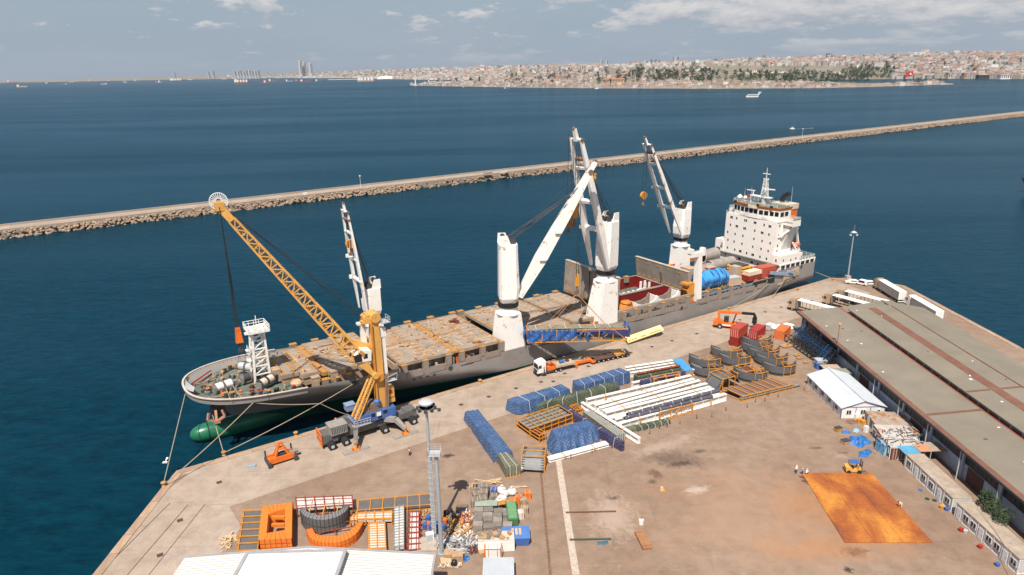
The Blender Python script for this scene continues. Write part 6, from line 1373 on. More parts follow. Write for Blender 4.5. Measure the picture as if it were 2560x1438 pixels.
def wroll(lb,a,b_,z,r,m):
 A=G(*a,z+r);B=G(*b_,z+r);d=B-A;t=thing('wrapped_roll',lb,'wrapped roll',Vector(((A.x+B.x)/2,(A.y+B.y)/2,z)),atan2(d.y,d.x));ll=d.length/2
 part('wrapping',MB().grid(lambda u,v:(-ll+2*ll*u,(r+.05*sin(u*40))*cos(2*pi*v)*1.25,r+(r+.05*sin(u*33))*sin(2*pi*v)),40,10),m,t,smooth=True)
 for k in range(int(ll/1.4)):x=-ll+1+k*2.8;part('strap',MB().lathe((x,0,r),[(r*1.28,-.06),(r*1.28,.06)],10,'x',False),strapm,t)
darkw=mat('dark_net_wrap',(.085,.08,.105),.8,var=.4,vs=1.5)
wroll('dark net wrapped roll lying on the second girder from the front',(1568,1037),(1796,976),1.42,.42,darkw);wroll('dark net wrapped roll lying on the front girder, its left two thirds',(1560,1046),(1780,991),1.93,.34,darkw)
def truss(lb,a,b_,h,m,dz=0,n=4,w=.8):
 A=G(*a,h);B=G(*b_,h);d=B-A;ll=d.length/2;t=thing('steel_truss',lb,'steel truss',Vector(((A.x+B.x)/2,(A.y+B.y)/2,dz)),atan2(d.y,d.x));b=MB();h=h-dz
 for y in(-w/2,w/2):
  b.beam((-ll,y,.1),(ll,y,.1),.16).beam((-ll,y,h),(ll,y,h),.16)
  for k in range(n+1):x=-ll+2*ll*k/n;b.beam((x,y,.1),(x,y,h),.3 if k in(0,n)else .14)
  for k in range(n):x=-ll+2*ll*k/n;x2=x+2*ll/n;b.beam((x,y,.1 if k%2 else h),(x2,y,h if k%2 else .1),.12)
 part('members',b,m,t);c=MB()
 for k in range(n+1):x=-ll+2*ll*k/n;c.beam((x,-w/2,h),(x,w/2,h),.12)
 part('cross_ties',c,m,t)
truss('ochre steel truss clamped over the front girder',(1645,1028),(1727,1006),2.15,MT['ochre'],0,3,1.4);truss('ochre steel truss in front of the navy wall pack',(1632,944),(1695,933),2.3,MT['ochre'],0,2,1.2)
def rail(lb,a,b_,h,w,hh=.5,m=None,nm='white_beam',group=None):
 A=G(*a,h);B=G(*b_,h);d=B-A;ll=d.length/2;t=thing(nm,lb,'beam',Vector(((A.x+B.x)/2,(A.y+B.y)/2,h-hh)),atan2(d.y,d.x),group)
 part('flange',MB().bb(-ll,ll,-w/2,w/2,hh-.1,hh),m or gw,t);part('web',MB().bb(-ll,ll,-w*.18,w*.18,0,hh-.1),m or gw,t)
 k_=MB()
 for k in range(3):x=-ll+2*ll*(k+.5)/3;k_.bb(x-.1,x+.1,-w/2-.06,w/2+.06,hh,hh+.06)
 part('band',k_,MT['ochre'],t)
rail('white beam at the far edge of the box with the bright blue sheet',(1563,918),(1682,900),1.9,.8,1.9);rail('second white beam of the box with the bright blue sheet',(1568,925),(1690,905.5),1.5,.7,1.5);rail('third white beam of the box, against the brown bundle',(1576,932),(1697,912),1.3,.6,1.3)
rail('dark rusty beam lying on the green pack of the framed box',(1593,934),(1700,913),2.2,.8,.4,mat('brown_beam',(.20,.055,.03),.7,var=.3),'rusty_beam')
P=[G(px,py,2.0)for px,py in((1681,898),(1703.5,896),(1735,926),(1711,927.5))];c=sum(P,Vector())/4;t=thing('blue_sheet','bright blue sheet stretched over the end of the white framed box','sheet',Vector((c.x,c.y,0)))
Pl=[p-Vector((c.x,c.y,0))for p in P];part('cloth',MB().grid(lambda u,v:Pl[0].lerp(Pl[1],u).lerp(Pl[3].lerp(Pl[2],u),v)+Vector((0,0,.06*sin(u*9)*sin(v*12))),10,14),mat('sky_blue_sheet',(.06,.30,.66),.5,var=.15,vs=.6,bump=.4,bs=2),t,smooth=True)
part('box_body',MB().add([(p.x*.98,p.y*.98,z)for z in(0,1.9)for p in Pl],[(0,1,2,3),(4,7,6,5),(0,4,5,1),(1,5,6,2),(2,6,7,3),(3,7,4,0)]),MT['wood'],t)
girder('pair of slim white beams lying in front of the bulky blue pack',(1370,1146),(1517.7,1106),.75,1.5,group=None)
def rack(lb,a,b_,wpx,h,nb=5,m=MT['ochre'],fill=None,levels=2,cat='rack',nm='steel_rack',group=None):
 """a,b_: pixels of the near bottom edge; width in metres behind it"""
 A=G(*a);B=G(*b_);d=B-A;ll=d.length;rz_=atan2(d.y,d.x);nn=Vector((-sin(rz_),cos(rz_),0));t=thing(nm,lb,cat,(A+B)/2+nn*wpx/2,rz_,group);w=wpx/2;hl_=ll/2
 b=MB()
 for z in[h*k/levels for k in range(levels+1)]:
  for y in(-w,w):b.beam((-hl_,y,z+.08),(hl_,y,z+.08),.15)
 for k in range(nb+1):
  x=-hl_+ll*k/nb
  for y in(-w,w):b.beam((x,y,0),(x,y,h+.1),.15)
  for z in[h*q_/levels for q_ in range(levels+1)]:b.beam((x,-w,z+.08),(x,w,z+.08),.13)
 part('rack_frame',b,m,t)
 if fill:
  for k_,(mm_,cnt,sz,z0)in enumerate(fill):
   fb_=MB();r=random.Random(len(lb)+k_)
   for i in range(cnt):y=-w+2*w*(i+.5)/cnt;fb_.bb(-hl_+.3,hl_-.3,y-sz*w/cnt,y+sz*w/cnt,z0,z0+h/levels*.62)
   part('contents',fb_,mm_,t)
 return t
br1=mat('brown_tube',(.17,.05,.03),.65,var=.3,vs=1);gy1=mat('grey_tube',(.22,.21,.18),.6,var=.2,vs=1);wh1=mat('white_pipe',(.66,.62,.57),.5,var=.1,vs=1)
rack('ochre double deck rack of brown and grey sections left of the bulky blue pack',(1325,1094),(1431,1056),5.2,2.0,6,fill=[(br1,5,.7,.25),(gy1,4,.6,1.2)])
rack('short ochre rack of brown sections in front of the double deck rack',(1349,1108),(1365,1101),3.2,1.7,2,fill=[(br1,3,.7,.2),(br1,3,.6,1.05)])
rack('small ochre rack half hidden behind the green pack and the diagonal girder',(1440,1034),(1458,1029),2.6,.7,3,fill=[(br1,3,.6,.2)],levels=1)
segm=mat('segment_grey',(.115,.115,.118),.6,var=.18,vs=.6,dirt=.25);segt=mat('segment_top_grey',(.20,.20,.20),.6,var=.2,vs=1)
def make_segment():
 t=thing('shell_segment','x','shell segment')
 R,th,h=4.4,2.5,2.6;b=MB();a0,a1=radians(175),radians(318);n=18
 def ring(r,z):return[(r*cos(a0+(a1-a0)*k/n),r*sin(a0+(a1-a0)*k/n),z)for k in range(n+1)]
 o0,o1,i0,i1=ring(R,.15),ring(R,h),ring(R-th,.15),ring(R-th,h*.62);P=o0+o1+i0+i1;m=n+1
 b.add(P,[f for k in range(n)for f in((k,k+1,m+k+1,m+k),(2*m+k+1,2*m+k,3*m+k,3*m+k+1),(k+1,k,2*m+k,2*m+k+1))]+[(0,m,3*m,2*m),(n,2*m+n,3*m+n,m+n)])
 part('outer_plate',b,segm,t)
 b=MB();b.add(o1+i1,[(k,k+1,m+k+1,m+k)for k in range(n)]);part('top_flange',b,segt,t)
 rb_=MB()
 for k in range(n+1):
  if k>7 and k%2==0 or k in(0,1):a=a0+(a1-a0)*k/n;rb_.beam((R*cos(a),R*sin(a),h+.05),((R-th)*cos(a),(R-th)*sin(a),h*.62+.05),.1,.14)
 part('ribs',rb_,MT['dark'],t)
 bt=MB();bt.add([(R*1.02*cos(a0+(a1-a0)*k/n),R*1.02*sin(a0+(a1-a0)*k/n),z)for z in(.5,.75)for k in range(n+1)],[(k,k+1,m+k+1,m+k)for k in range(n)]);part('dark_band',bt,MT['black'],t)
 fr_=MB();fa=[radians(x)for x in(262,285,308)]
 for a in fa:
  p=(R+.15)*cos(a),(R+.15)*sin(a);q_=(R-th)*cos(a)*1.0,(R-th)*sin(a);fr_.beam((*p,0),(*p,h+.15),.13);fr_.beam((*p,h+.15),(*q_,h+.3),.09)
 for z in(.08,h+.15):
  for a,c in zip(fa,fa[1:]):fr_.beam(((R+.15)*cos(a),(R+.15)*sin(a),z),((R+.15)*cos(c),(R+.15)*sin(c),z),.16)
 for a,c in zip(fa,fa[1:]):fr_.beam(((R-th)*cos(a),(R-th)*sin(a),h+.3),((R-th)*cos(c),(R-th)*sin(c),h+.3),.1)
 part('transport_frame',fr_,MT['ochre'],t)
 sp_=MB()
 for k in range(5):a=a1-.09*k;sp_.beam(((R-.3)*cos(a),(R-.3)*sin(a),h),((R-.3)*cos(a)+.25,(R-.3)*sin(a)+.2,h+1.0),.12,.25,.04,.04)
 part('end_lugs',sp_,MT['dark'],t);return t
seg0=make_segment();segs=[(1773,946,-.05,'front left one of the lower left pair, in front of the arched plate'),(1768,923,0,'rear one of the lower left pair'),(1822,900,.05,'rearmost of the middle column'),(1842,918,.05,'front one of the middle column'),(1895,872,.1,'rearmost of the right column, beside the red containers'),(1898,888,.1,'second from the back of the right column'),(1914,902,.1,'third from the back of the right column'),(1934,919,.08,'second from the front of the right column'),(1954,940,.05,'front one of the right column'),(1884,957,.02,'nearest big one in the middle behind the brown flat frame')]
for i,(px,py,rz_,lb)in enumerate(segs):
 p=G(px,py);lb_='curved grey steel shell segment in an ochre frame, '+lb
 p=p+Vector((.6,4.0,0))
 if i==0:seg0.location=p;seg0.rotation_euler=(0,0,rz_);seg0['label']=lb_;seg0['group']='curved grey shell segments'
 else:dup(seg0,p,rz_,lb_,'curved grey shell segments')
def arch_plate(lb,px,py,rz_,R=3.4,wid=4.2,a0=20,a1=150,m=segm,z0=-.8,frame=True):
 t=thing('arched_plate',lb,'arched plate',G(px,py),rz_);b=MB();n=16
 b.grid(lambda u,v:(R*cos(radians(a0+(a1-a0)*u)),-wid/2+wid*v,max(.05,z0+R*sin(radians(a0+(a1-a0)*u)))),n,4);b.grid(lambda u,v:((R-.3)*cos(radians(a0+(a1-a0)*(1-u))),-wid/2+wid*v,max(.02,z0+(R-.3)*sin(radians(a0+(a1-a0)*(1-u))))),n,4);part('plate',b,m,t)
 e=MB()
 for y in(-wid/2,wid/2):
  for k in range(17):a=radians(a0+(a1-a0)*k/16);e.beam(((R+.02)*cos(a),y,z0+(R+.06)*sin(a)),((R+.02)*cos(a),y-.5*(1 if y>0 else-1),z0+(R+.06)*sin(a)),.14,.1)
 part('bolt_flange',e,MT['dark'],t)
 if frame:
  f=MB()
  for x in(-1.6,.2,2.2):
   for y in(-wid/2-.15,wid/2+.15):f.beam((x,y,0),(x,y,R+z0+.1),.15)
   f.beam((x,-wid/2-.15,R+z0+.15),(x,wid/2+.15,R+z0+.15),.15)
  for y in(-wid/2-.15,wid/2+.15):f.beam((-1.6,y,R+z0+.15),(2.2,y,R+z0+.15),.15);f.beam((-1.6,y,.1),(3.4,y,.1),.15);f.beam((2.2,y,R+z0),(3.4,y,.1),.13)
  part('transport_frame',f,MT['ochre'],t)
 return t
arch_plate('arched dark grey plate with toothed edges standing at the right ends of the girders',1806,966,radians(205),4.0,4.4)
arch_plate('grey arched plate with dark slits in an ochre frame near the pair of white beams',1336,1160,radians(-98),3.8,4.2,25,140,segt)
t=thing('frame_cradle','orange tube frame holding a dark brown plate among the shell segments','steel frame',G(1862,936),.35);b=MB()
for z in(.1,1.8):
 for a,c in(((-4,-2),(4,-2)),((4,-2),(4,2)),((4,2),(-4,2)),((-4,2),(-4,-2))):b.beam((*a,z),(*c,z),.18)
for x in(-4,-1.3,1.3,4):
 for y in(-2,2):b.beam((x,y,0),(x,y,1.9),.16)
 b.beam((x,-2,1.8),(x,2,1.8),.14)
b.beam((-4,-2,1.8),(-1.3,2,1.8),.12);part('tubes',b,MT['ochre'],t);part('brown_plate',MB().bb(-3.4,2.2,-1.4,1.4,.3,1.4),br1,t)
a=G(1850,1002);b_=G(1990,968);d=b_-a;t=thing('flat_panel_frame','long low ochre frame of brown panels with a grey tube along its near edge','panel frame',(a+b_)/2,atan2(d.y,d.x));ll=d.length/2
for k in range(6):x=-ll*.96+k*ll*1.7/6;part('brown_panel',MB().add([(x,.2,1.0),(x+ll*.27,.2,1.0),(x+ll*.27-1.2,4.6,1.25),(x-1.2,4.6,1.25),(x,.2,.85),(x+ll*.27,.2,.85),(x+ll*.27-1.2,4.6,1.1),(x-1.2,4.6,1.1)],[(0,1,2,3),(4,7,6,5),(0,4,5,1),(1,5,6,2),(2,6,7,3),(3,7,4,0)]),mat('panel_brown',(.19,.115,.085),.75,var=.25,vs=1)if k==0 else bpy.data.materials['panel_brown'],t)
b=MB()
for k in range(8):x=-ll*.96+k*ll*1.75/7;b.beam((x,-.5,1.35),(x-1.4,4.8,1.5),.15);b.beam((x,-.5,0),(x,-.5,1.4),.14)
b.beam((-ll,-.5,.1),(ll*.85,-.5,.1),.15).beam((-ll,-.5,1.35),(ll*.85,-.5,1.35),.15).beam((-ll-1,3.8,.3),(-ll,-.5,.1),.12);part('ochre_frame',b,MT['ochre'],t)
part('edge_tube',MB().tube((-ll,0,.5),(ll*1.1,0,.5),.4,10),gy1,t)
def container(lb,corner,rz_,ln,w,h,z,m,doors=True,group=None):
 t=thing('shipping_container',lb,'container',Vector((corner.x,corner.y,z)),rz_,group)
 b=MB().bb(0,w,0,ln,.0,h);part('shell',b,m,t)
 c=MB();n=int(ln/.42)
 for k in range(n):y=.25+(ln-.5)*k/n;c.bb(-.04,0,y,y+.2,.25,h-.2);c.bb(w,w+.04,y,y+.2,.25,h-.2)
 part('corrugation',c,m,t)
 e=MB()
 for x in(0,w):
  for y in(0,ln):e.box((x,y,h/2),(.16,.16,h+.04))
 for z_ in(.06,h-.04):
  for x in(0,w):e.bb(x-.07,x+.07,0,ln,z_-.06,z_+.08)
 part('corner_frame',e,m,t)
 if doors:
  for i in range(4):part('lock_rod',MB().tube((w*(.15+.23*i),-.1,.15),(w*(.15+.23*i),-.1,h-.15),.035,5),MT['white'],t)
 return t
c0=G(1823.4,862.9);crz=radians(-41)
container('dark red container at the bottom of the stack of two',c0,crz,6.06,2.44,2.59,0,MT['container'],False);container('red container with white lock rods on top of the stack of two',c0,crz,6.06,2.44,2.59,2.63,mat('container_red_top',(.40,.06,.035),.55,var=.15))
container('red container in the grip of the orange reach stacker',G(1871,847),crz,6.06,2.44,2.59,.25,mat('container_red_b',(.36,.03,.025),.5,var=.15))
container('orange container standing alone before the black truss pile',G(1934.7,846.5),radians(-38),6.06,2.7,2.6,0,mat('container_orange',(.58,.15,.04),.6,var=.2),False)
a=G(1804,822);b_=G(1893,838);d=b_-a;rs2=thing('reach_stacker','orange reach stacker with a long boom gripping the red container','reach stacker',a+Vector((0,1.6,0)),atan2(d.y,d.x)*.55-.05)
rs2.scale=(.84,.84,.84);part('chassis',MB().xz([(-2.0,.9),(-2.2,2.4),(-.6,2.9),(1,2.3),(5.4,1.8),(5.4,.8)],-1.3,1.3),MT['orange'],rs2);part('counterweight',MB().box((-1.6,0,1.8),(1.6,2.9,1.6)),MT['orange'],rs2)
for x,r in((0,.85),(5.2,.95)):
 for s in(-1,1):wheel(x,s*1.7,r,.8,rs2)
part('boom_post',MB().xz([(-.9,2.6),(-.1,2.6),(-.5,5.4),(-1.2,5.6)],-.7,.7),MT['orange'],rs2);part('boom',MB().beam((-1.0,0,5.7),(7.0,0,6.0),.9,1.0,.8,.9),MT['orange'],rs2);part('boom_extension',MB().beam((6.6,0,6.0),(11.4,0,6.1),.75,.8),MT['black'],rs2)
part('operator_cab',MB().box((2.0,0,3.3),(1.6,1.5,1.7)),MT['dark'],rs2);part('cab_glass',MB().box((2.0,0,3.5),(1.64,1.54,1.0)),MT['glass'],rs2);part('lift_cylinder',MB().beam((4.2,.5,2.0),(5.2,.5,5.6),.35).beam((4.2,-.5,2.0),(5.2,-.5,5.6),.35),MT['black'],rs2)
part('spreader',MB().box((11.3,0,4.9),(.9,1.0,2.0)).box((11.4,0,3.7),(1.6,3.8,.9)).box((11.4,-2.2,3.3),(.9,1.0,.7)).box((11.4,2.2,3.3),(.9,1.0,.7)).lathe((11.6,1.2,4.4),[(.5,-.6),(.5,.6)],10,'y'),MT['black'],rs2);part('white_stripe',MB().bb(.2,3.6,-1.34,-1.3,1.1,1.6),MT['white'],rs2)
for(px,py,s,m_,lb)in((1925,818,2.4,MT['white'],'white sheeted bundle behind the orange container'),(1912,822,2.2,MT['grey'],'grey boxes right of the gripped red container'),(1968,818,2.6,MT['white'],'white sheet lying between the orange container and the truss pile')):
 t=thing('bundle',lb,'bundle',G(px,py));part('sheet',MB().grid(lambda u,v:((u-.5)*s*2,(v-.5)*s*1.4,.2+1.1*sin(u*3.1)*sin(v*3.1)+.1*sin(u*17)),12,8),m_,t,smooth=True);part('box',MB().box((-.6,-.7,.5),(1.6,1.0,1.0)),MT['alu'],t)
for(px,py,s,lb)in((1966,866,2.2,'broken brown crate lying left of the truss pile'),(1992,890,1.0,'small wooden pallet left of the truss pile, upper one'),(1999,897,1.0,'small wooden pallet left of the truss pile, lower one'),(2014,908,.8,'tiny wooden pallet near the foot of the truss pile')):
 t=thing('wooden_scrap',lb,'pallet',G(px,py),.4);part('boards',MB().box((0,0,.3),(s*1.6,s*1.0,.2)).box((0,0,.1),(s*1.4,s*.8,.15)),MT['wood'],t);part('side_board',MB().beam((-s*.8,-s*.5,.2),(s*.7,s*.2,.2+s*.4),.2,.5),MT['rustbar'],t)
side_grey=mat('curtain_grey',(.36,.34,.32),.7,var=.25,vs=.4,dirt=.3);tan_cab=mat('tan_cab',(.42,.30,.20),.4,var=.08)
def semi(front,rz_,lb1,lb2,ln,cabm,open_side,h=4.0,gap_x=1.5):
 """front: world point of the cab front centre; rz: direction from cab to rear"""
 c_,s_=cos(rz_),sin(rz_);P=lambda x,y=0,z=0:front+Vector((c_*x-s_*y,s_*x+c_*y,z))
 truck(P(1.5),rz_,cabm,lb1,axles=(0,3.6),L_=5.0)
 t=thing('semi_trailer',lb2,'trailer',P(2.9),rz_)
 part('roof',MB().bb(0,ln,-1.27,1.27,h-.12,h),MT['white'],t);part('floor',MB().bb(0,ln,-1.25,1.25,1.1,1.3),MT['dark'],t);part('front_wall',MB().bb(0,.12,-1.25,1.25,1.3,h-.12),side_grey,t)
 if open_side:
  po=MB()
  for k in range(6):x=.6+(ln-.9)*k/5;po.bb(x,x+.09,-1.25,-1.15,1.3,h-.1);po.bb(x,x+.09,1.15,1.25,1.3,h-.1)
  part('side_posts',po,MT['dark'],t);part('gathered_curtain',MB().grid(lambda u,v:(ln*.74+ln*.25*u,1.24+.07*sin(u*60),h-.15-(h-1.5)*v),40,2).grid(lambda u,v:(ln*.74+ln*.25*u,-1.24+.07*sin(u*60),h-.15-(h-1.5)*v),40,2),MT['alu'],t);part('cargo_floor',MB().bb(.3,ln-.3,-1.1,1.1,1.3,1.34),mat('plank_floor',(.36,.22,.13),.8)if 'plank_floor' not in bpy.data.materials else bpy.data.materials['plank_floor'],t)
 else:
  part('side_wall',MB().bb(.1,ln-.05,-1.27,-1.2,1.2,h-.12),side_grey,t);part('side_wall',MB().bb(.1,ln-.05,1.2,1.27,1.2,h-.12),side_grey,t);part('rear_door',MB().bb(ln-.08,ln,-1.2,0,1.3,h-.12).bb(ln-.08,ln,.05,1.2,1.3,h-.12),MT['white'],t)
 for k in range(3):
  for s in(-1,1):wheel(ln-4.4+k*1.3,s*1.0,.5,.35,t)
 part('rear_bumper',MB().bb(ln-.2,ln,-1.2,1.2,.5,.75),MT['white'],t);return t
def sem_px(top_f,top_r,lb1,lb2,cabm,op,rz_=None):
 A=G(*top_f,4.0);B=G(*top_r,4.0);d=B-A;r_=rz_ if rz_ is not None else atan2(d.y,d.x);A.z=0
 semi(A-Vector((cos(r_),sin(r_),0))*2.9+Vector((sin(r_),-cos(r_),0))*(-1.2 if r_<-1.2 else 1.2)*0,r_,lb1,lb2,13.6,cabm,op)
sem_px((1998,748),(2088,768),'tan truck cab nearest the reach stacker, left of the warehouse corner','white roofed open sided trailer nearest the warehouse corner',tan_cab,True,radians(-52))
sem_px((2085,736),(2186,766),'tan truck cab second from the left at the far end of the quay','white roofed open sided trailer, middle of the three slanted ones',tan_cab,True,radians(-56))
sem_px((2116,726),(2211,752),'brown truck cab third from the left at the far end of the quay','white roofed trailer with gathered side curtain, rightmost of the three slanted ones',tan_cab,True,radians(-57))
sem_px((2205,699),(2259,731),'brown truck cab beside the parked white cars','tall grey sided trailer with an open rear door at the far quay edge',tan_cab,False,radians(-91));sem_px((2288,742),(2350,780),'white truck cab directly behind the open rear trailer','grey sided trailer with a dirty rear along the right quay edge',white_gloss,False,radians(-91))
def car(lb,px,py,rz_,van=False):
 t=thing('parked_car',lb,'car',G(px,py),rz_);h=1.9 if van else 1.45
 part('car_body',MB().xz([(-2.2,.35),(-2.25,.8),(-1.3,.95),(-.6,h),(1.6 if van else 1.2,h),(2.2,.95 if not van else h-.3),(2.25,.4)],-.9,.9),white_gloss,t)
 part('windscreen',MB().xz([(-1.22,1.0),(-.66,h-.1),(-.5,h-.1),(-1.05,1.0)],-.8,.8),MT['glass'],t);part('side_windows',MB().xz([(-.8,1.0),(-.5,h-.12),(1.2,h-.12),(1.5,1.0)],-.92,.92),MT['glass'],t);part('rear_window',MB().box((2.2 if van else 1.75,0,1.2),(.12,1.4,.4)),MT['glass'],t)
 for x in(-1.4,1.4):
  for s in(-1,1):part('wheel',MB().lathe((x,s*.8,.32),[(.32,-.11),(.32,.11)],12,'y'),MT['rubber'],t)
car('low white car parked just right of the far light mast',2130,709,radians(-20));car('white van parked in the middle of the three white cars',2153,712,radians(-50),True);car('white car parked beside the brown truck cab',2172,712,radians(-15))
wx0,wyA,wyB=82.6,186.0,-40.0;roofm=mat('roof_felt',(.215,.185,.140),.92,var=.16,vs=.12,dirt=.12,bump=.15);trimm=mat('roof_trim_brown',(.19,.085,.055),.8,var=.25,vs=.5);wallb=mat('wall_blue',(.40,.47,.56),.8,var=.15,vs=.5,dirt=.3)
wh_=thing('warehouse','long low warehouse with grey brown felt roofs and pale blue walls along the right side','warehouse',(wx0,wyA,0))
def wbb(x0,x1,y0,y1,z0,z1):return MB().bb(x0,x1,y0,y1,z0,z1)
Lw=wyA-wyB
part('west_wall',wbb(1.6,1.9,-Lw,0,0,3.2),wallb,wh_);part('clerestory_band',wbb(1.7,1.85,-Lw,0,3.2,6.2),mat('grimy_glazing',(.045,.045,.045),.5,var=.4,vs=1),wh_);part('north_wall',wbb(1.6,37,-.3,0,0,6.8),wallb,wh_)
mull=MB()
for k in range(int(Lw/1.2)):mull.bb(1.64,1.7,-k*1.2-.06,-k*1.2,3.3,6.1)
mull.bb(1.62,1.7,-Lw,0,4.6,4.68);part('glazing_bars',mull,MT['dark'],wh_,kind='stuff')
for k in range(22):
 y=-3-k*10.2
 part('wall_pillar',wbb(1.25,1.62,y-.25,y+.25,0,6.3),wallb,wh_)
for y in(-37,-78,-59,-100,-21):part('loading_door',wbb(1.5,1.6,y-2.2,y+2.2,0,3.1),mat('door_brown',(.10,.045,.03),.8)if 'door_brown' not in bpy.data.materials else bpy.data.materials['door_brown'],wh_)
def sloped(x0,z0,x1,z1,y0,y1,th=.25):return MB().add([(x0,y0,z0),(x1,y0,z1),(x1,y1,z1),(x0,y1,z0),(x0,y0,z0-th),(x1,y0,z1-th),(x1,y1,z1-th),(x0,y1,z0-th)],[(0,1,2,3),(4,7,6,5),(0,4,5,1),(1,5,6,2),(2,6,7,3),(3,7,4,0)])
part('lower_roof',sloped(.6,6.75,12.4,7.7,-Lw,0),roofm,wh_);part('eave_trim',sloped(-.1,6.70,.9,6.85,-Lw,.05,.35),trimm,wh_);part('gutter',wbb(-.25,-.1,-Lw,.05,6.3,6.72),MT['dark'],wh_);part('north_trim',sloped(-.1,6.72,12.4,7.72,-.3,.06,.3),mat('roof_edge',(.17,.15,.12),.9),wh_)
part('inner_gutter_trim',sloped(11.9,7.72,12.35,7.76,-Lw,0,.1),mat('red_flashing',(.33,.07,.045),.7),wh_)
part('monitor_wall',wbb(12.4,12.6,-Lw,-5.5,7.4,8.9),mat('monitor_glazing',(.035,.04,.045),.5,var=.5,vs=.8),wh_);mw_=MB()
for k in range(int(Lw/3.2)-2):mw_.bb(12.32,12.42,-6-k*3.2-.5,-6-k*3.2,7.5,8.85)
mw_.bb(12.3,12.42,-Lw,-5.5,8.75,8.9);part('monitor_posts',mw_,mat('monitor_post',(.16,.17,.18),.7),wh_)
part('upper_roof',sloped(12.0,8.95,23.6,9.9,-Lw,-5.0),roofm,wh_);part('brown_strip',sloped(17.2,9.40,19.2,9.565,-Lw,-6,.04).add([],[]),trimm,wh_).location=(0,0,.03)
part('ridge_step',wbb(23.5,23.75,-Lw,-6,9.6,10.02),trimm,wh_);part('east_roof',sloped(23.7,9.75,36.6,7.0,-Lw,0.0),roofm,wh_);part('back_infill',sloped(12.4,7.72,23.7,9.3,-5.4,0),roofm,wh_);part('east_wall',wbb(36.2,36.5,-Lw,0,0,7.0),wallb,wh_)
for y in(-62.5,-108):part('cross_trim',sloped(.9,6.80,12.3,7.73,y-.35,y+.35,.05),trimm,wh_).location=(0,0,.04)
for y,x0,x1,z0,z1 in((-57,12.2,23.5,9.0,9.93),):part('cross_trim',sloped(x0,z0,x1,z1,y-.3,y+.3,.05),trimm,wh_).location=(0,0,.04)
part('cross_trim',sloped(23.8,9.78,36.4,7.07,-57.3,-56.7,.05),trimm,wh_).location=(0,0,.04)
for k in range(26):
 x=rr.uniform(1.5,11.5)if k%2 else rr.uniform(13,23);y=rr.uniform(-110,-4);z=(6.8+(x-.6)/11.8*.95)if x<12 else 8.97+(x-12)/11.6*.95
 part('roof_patch',MB().box((x,y,z+.03),(rr.uniform(.3,.7),rr.uniform(.3,.6),.05),rr.uniform(0,2)),MT['white']if k%3 else trimm,wh_)
for k in range(14):
 y=-44-k*10.4;t_=part('downpipe_post',MB().tube((.1,y,0),(.1,y,6.6),.12,6),MT['alu'],wh_)
p=G(2093,858,6.9);t=thing('roof_lamp','rusty lamp post with a round head standing on the warehouse roof edge','lamp post',(p.x,p.y,6.8));part('pole',MB().tube((0,0,0),(0,0,4.9),.11,7,.07),mat('rusty_pole',(.25,.10,.05),.8),t);part('lamp_head',MB().lathe((0,0,4.9),[(.1,0),(.45,.25),(.4,.6),(.1,.75)],10),mat('lamp_ochre',(.55,.28,.12),.5),t)
trm=mat('truss_black',(.018,.02,.026),.6,var=.2);trb=mat('truss_blue',(.02,.07,.17),.55,var=.2)
def lat_truss(lb,p,rz_,ln,m,tilt=0,zz_=0,s=1.3,group='dark lattice trusses'):
 t=thing('lattice_truss',lb,'lattice truss',p,rz_,group);t.rotation_euler=(0,tilt,rz_);b=MB()
 n=max(3,int(ln/1.6));cs=[(-s/2,-s/2),(s/2,-s/2),(s/2,s/2),(-s/2,s/2)]
 for y,z in cs:b.beam((0,y,s/2+z+.1),(ln,y,s/2+z+.1),.13)
 for k in range(n):
  for i in range(4):
   y,z=cs[i];y2,z2=cs[(i+1)%4];x0,x1=ln*k/n,ln*(k+1)/n;b.beam((x0,y,s/2+z+.1),(x1,y2,s/2+z2+.1),.08);b.beam((x1,y,s/2+z+.1),(x1,y2,s/2+z2+.1),.08)
 part('members',b,m,t);return t
q0=G(1998,853);q1=G(2075,921)
lbs=['standing highest against the wall','second from the wall corner','third in the pile','middle one of the pile','fifth in the pile','near its right end','with a bright blue end','nearest to the prefab building']
for k in range(8):
 f=k/7;p=q0.lerp(q1,f)+Vector((-1.0,0,0));lat_truss('dark steel lattice truss leaning by the warehouse wall, '+lbs[k],p+Vector((0,0,.1)),radians(4+k*2),5.0,trb if k in(0,6)else trm,radians(-48-4*(k%3)),s=1.6)
lat_truss('long dark lattice truss lying on the ground along the warehouse wall, outer one',q1+Vector((-.6,-.8,0)),radians(99),20,trm,0,s=1.7);lat_truss('long dark lattice truss lying on the ground along the warehouse wall, inner one',q1+Vector((2.0,0,1.0)),radians(95),19,trm,0,s=1.7);lat_truss('long dark lattice truss stacked on top of the lying ones',q1+Vector((.6,1,1.9)),radians(97),17,trb,0,s=1.6)
for(px,py,d3,m_,z,lb,nm)in((2050,916,(2.6,2.2,1.9),MT['alu'],0,'grey metal box between the truss pile and the prefab building','metal_box'),(2045,921,(1.6,1.4,1.4),MT['blue'],0,'small blue grey cage box left of the tan table','cage_box')):
 t=thing(nm,lb,'box',G(px,py));part('casing',MB().box((0,0,d3[2]/2),d3),m_,t);part('lid',MB().box((0,0,d3[2]+.05),(d3[0]*1.05,d3[1]*1.05,.1)),m_,t)
t=thing('table','tan topped table with dark things under it beside the prefab building','table',G(2074,930));part('table_top',MB().box((0,0,1.5),(4.4,2.4,.12)),tan,t)
for x in(-2,2):
 for y in(-1,1):part('leg',MB().box((x,y,.75),(.12,.12,1.45)),MT['dark'],t)
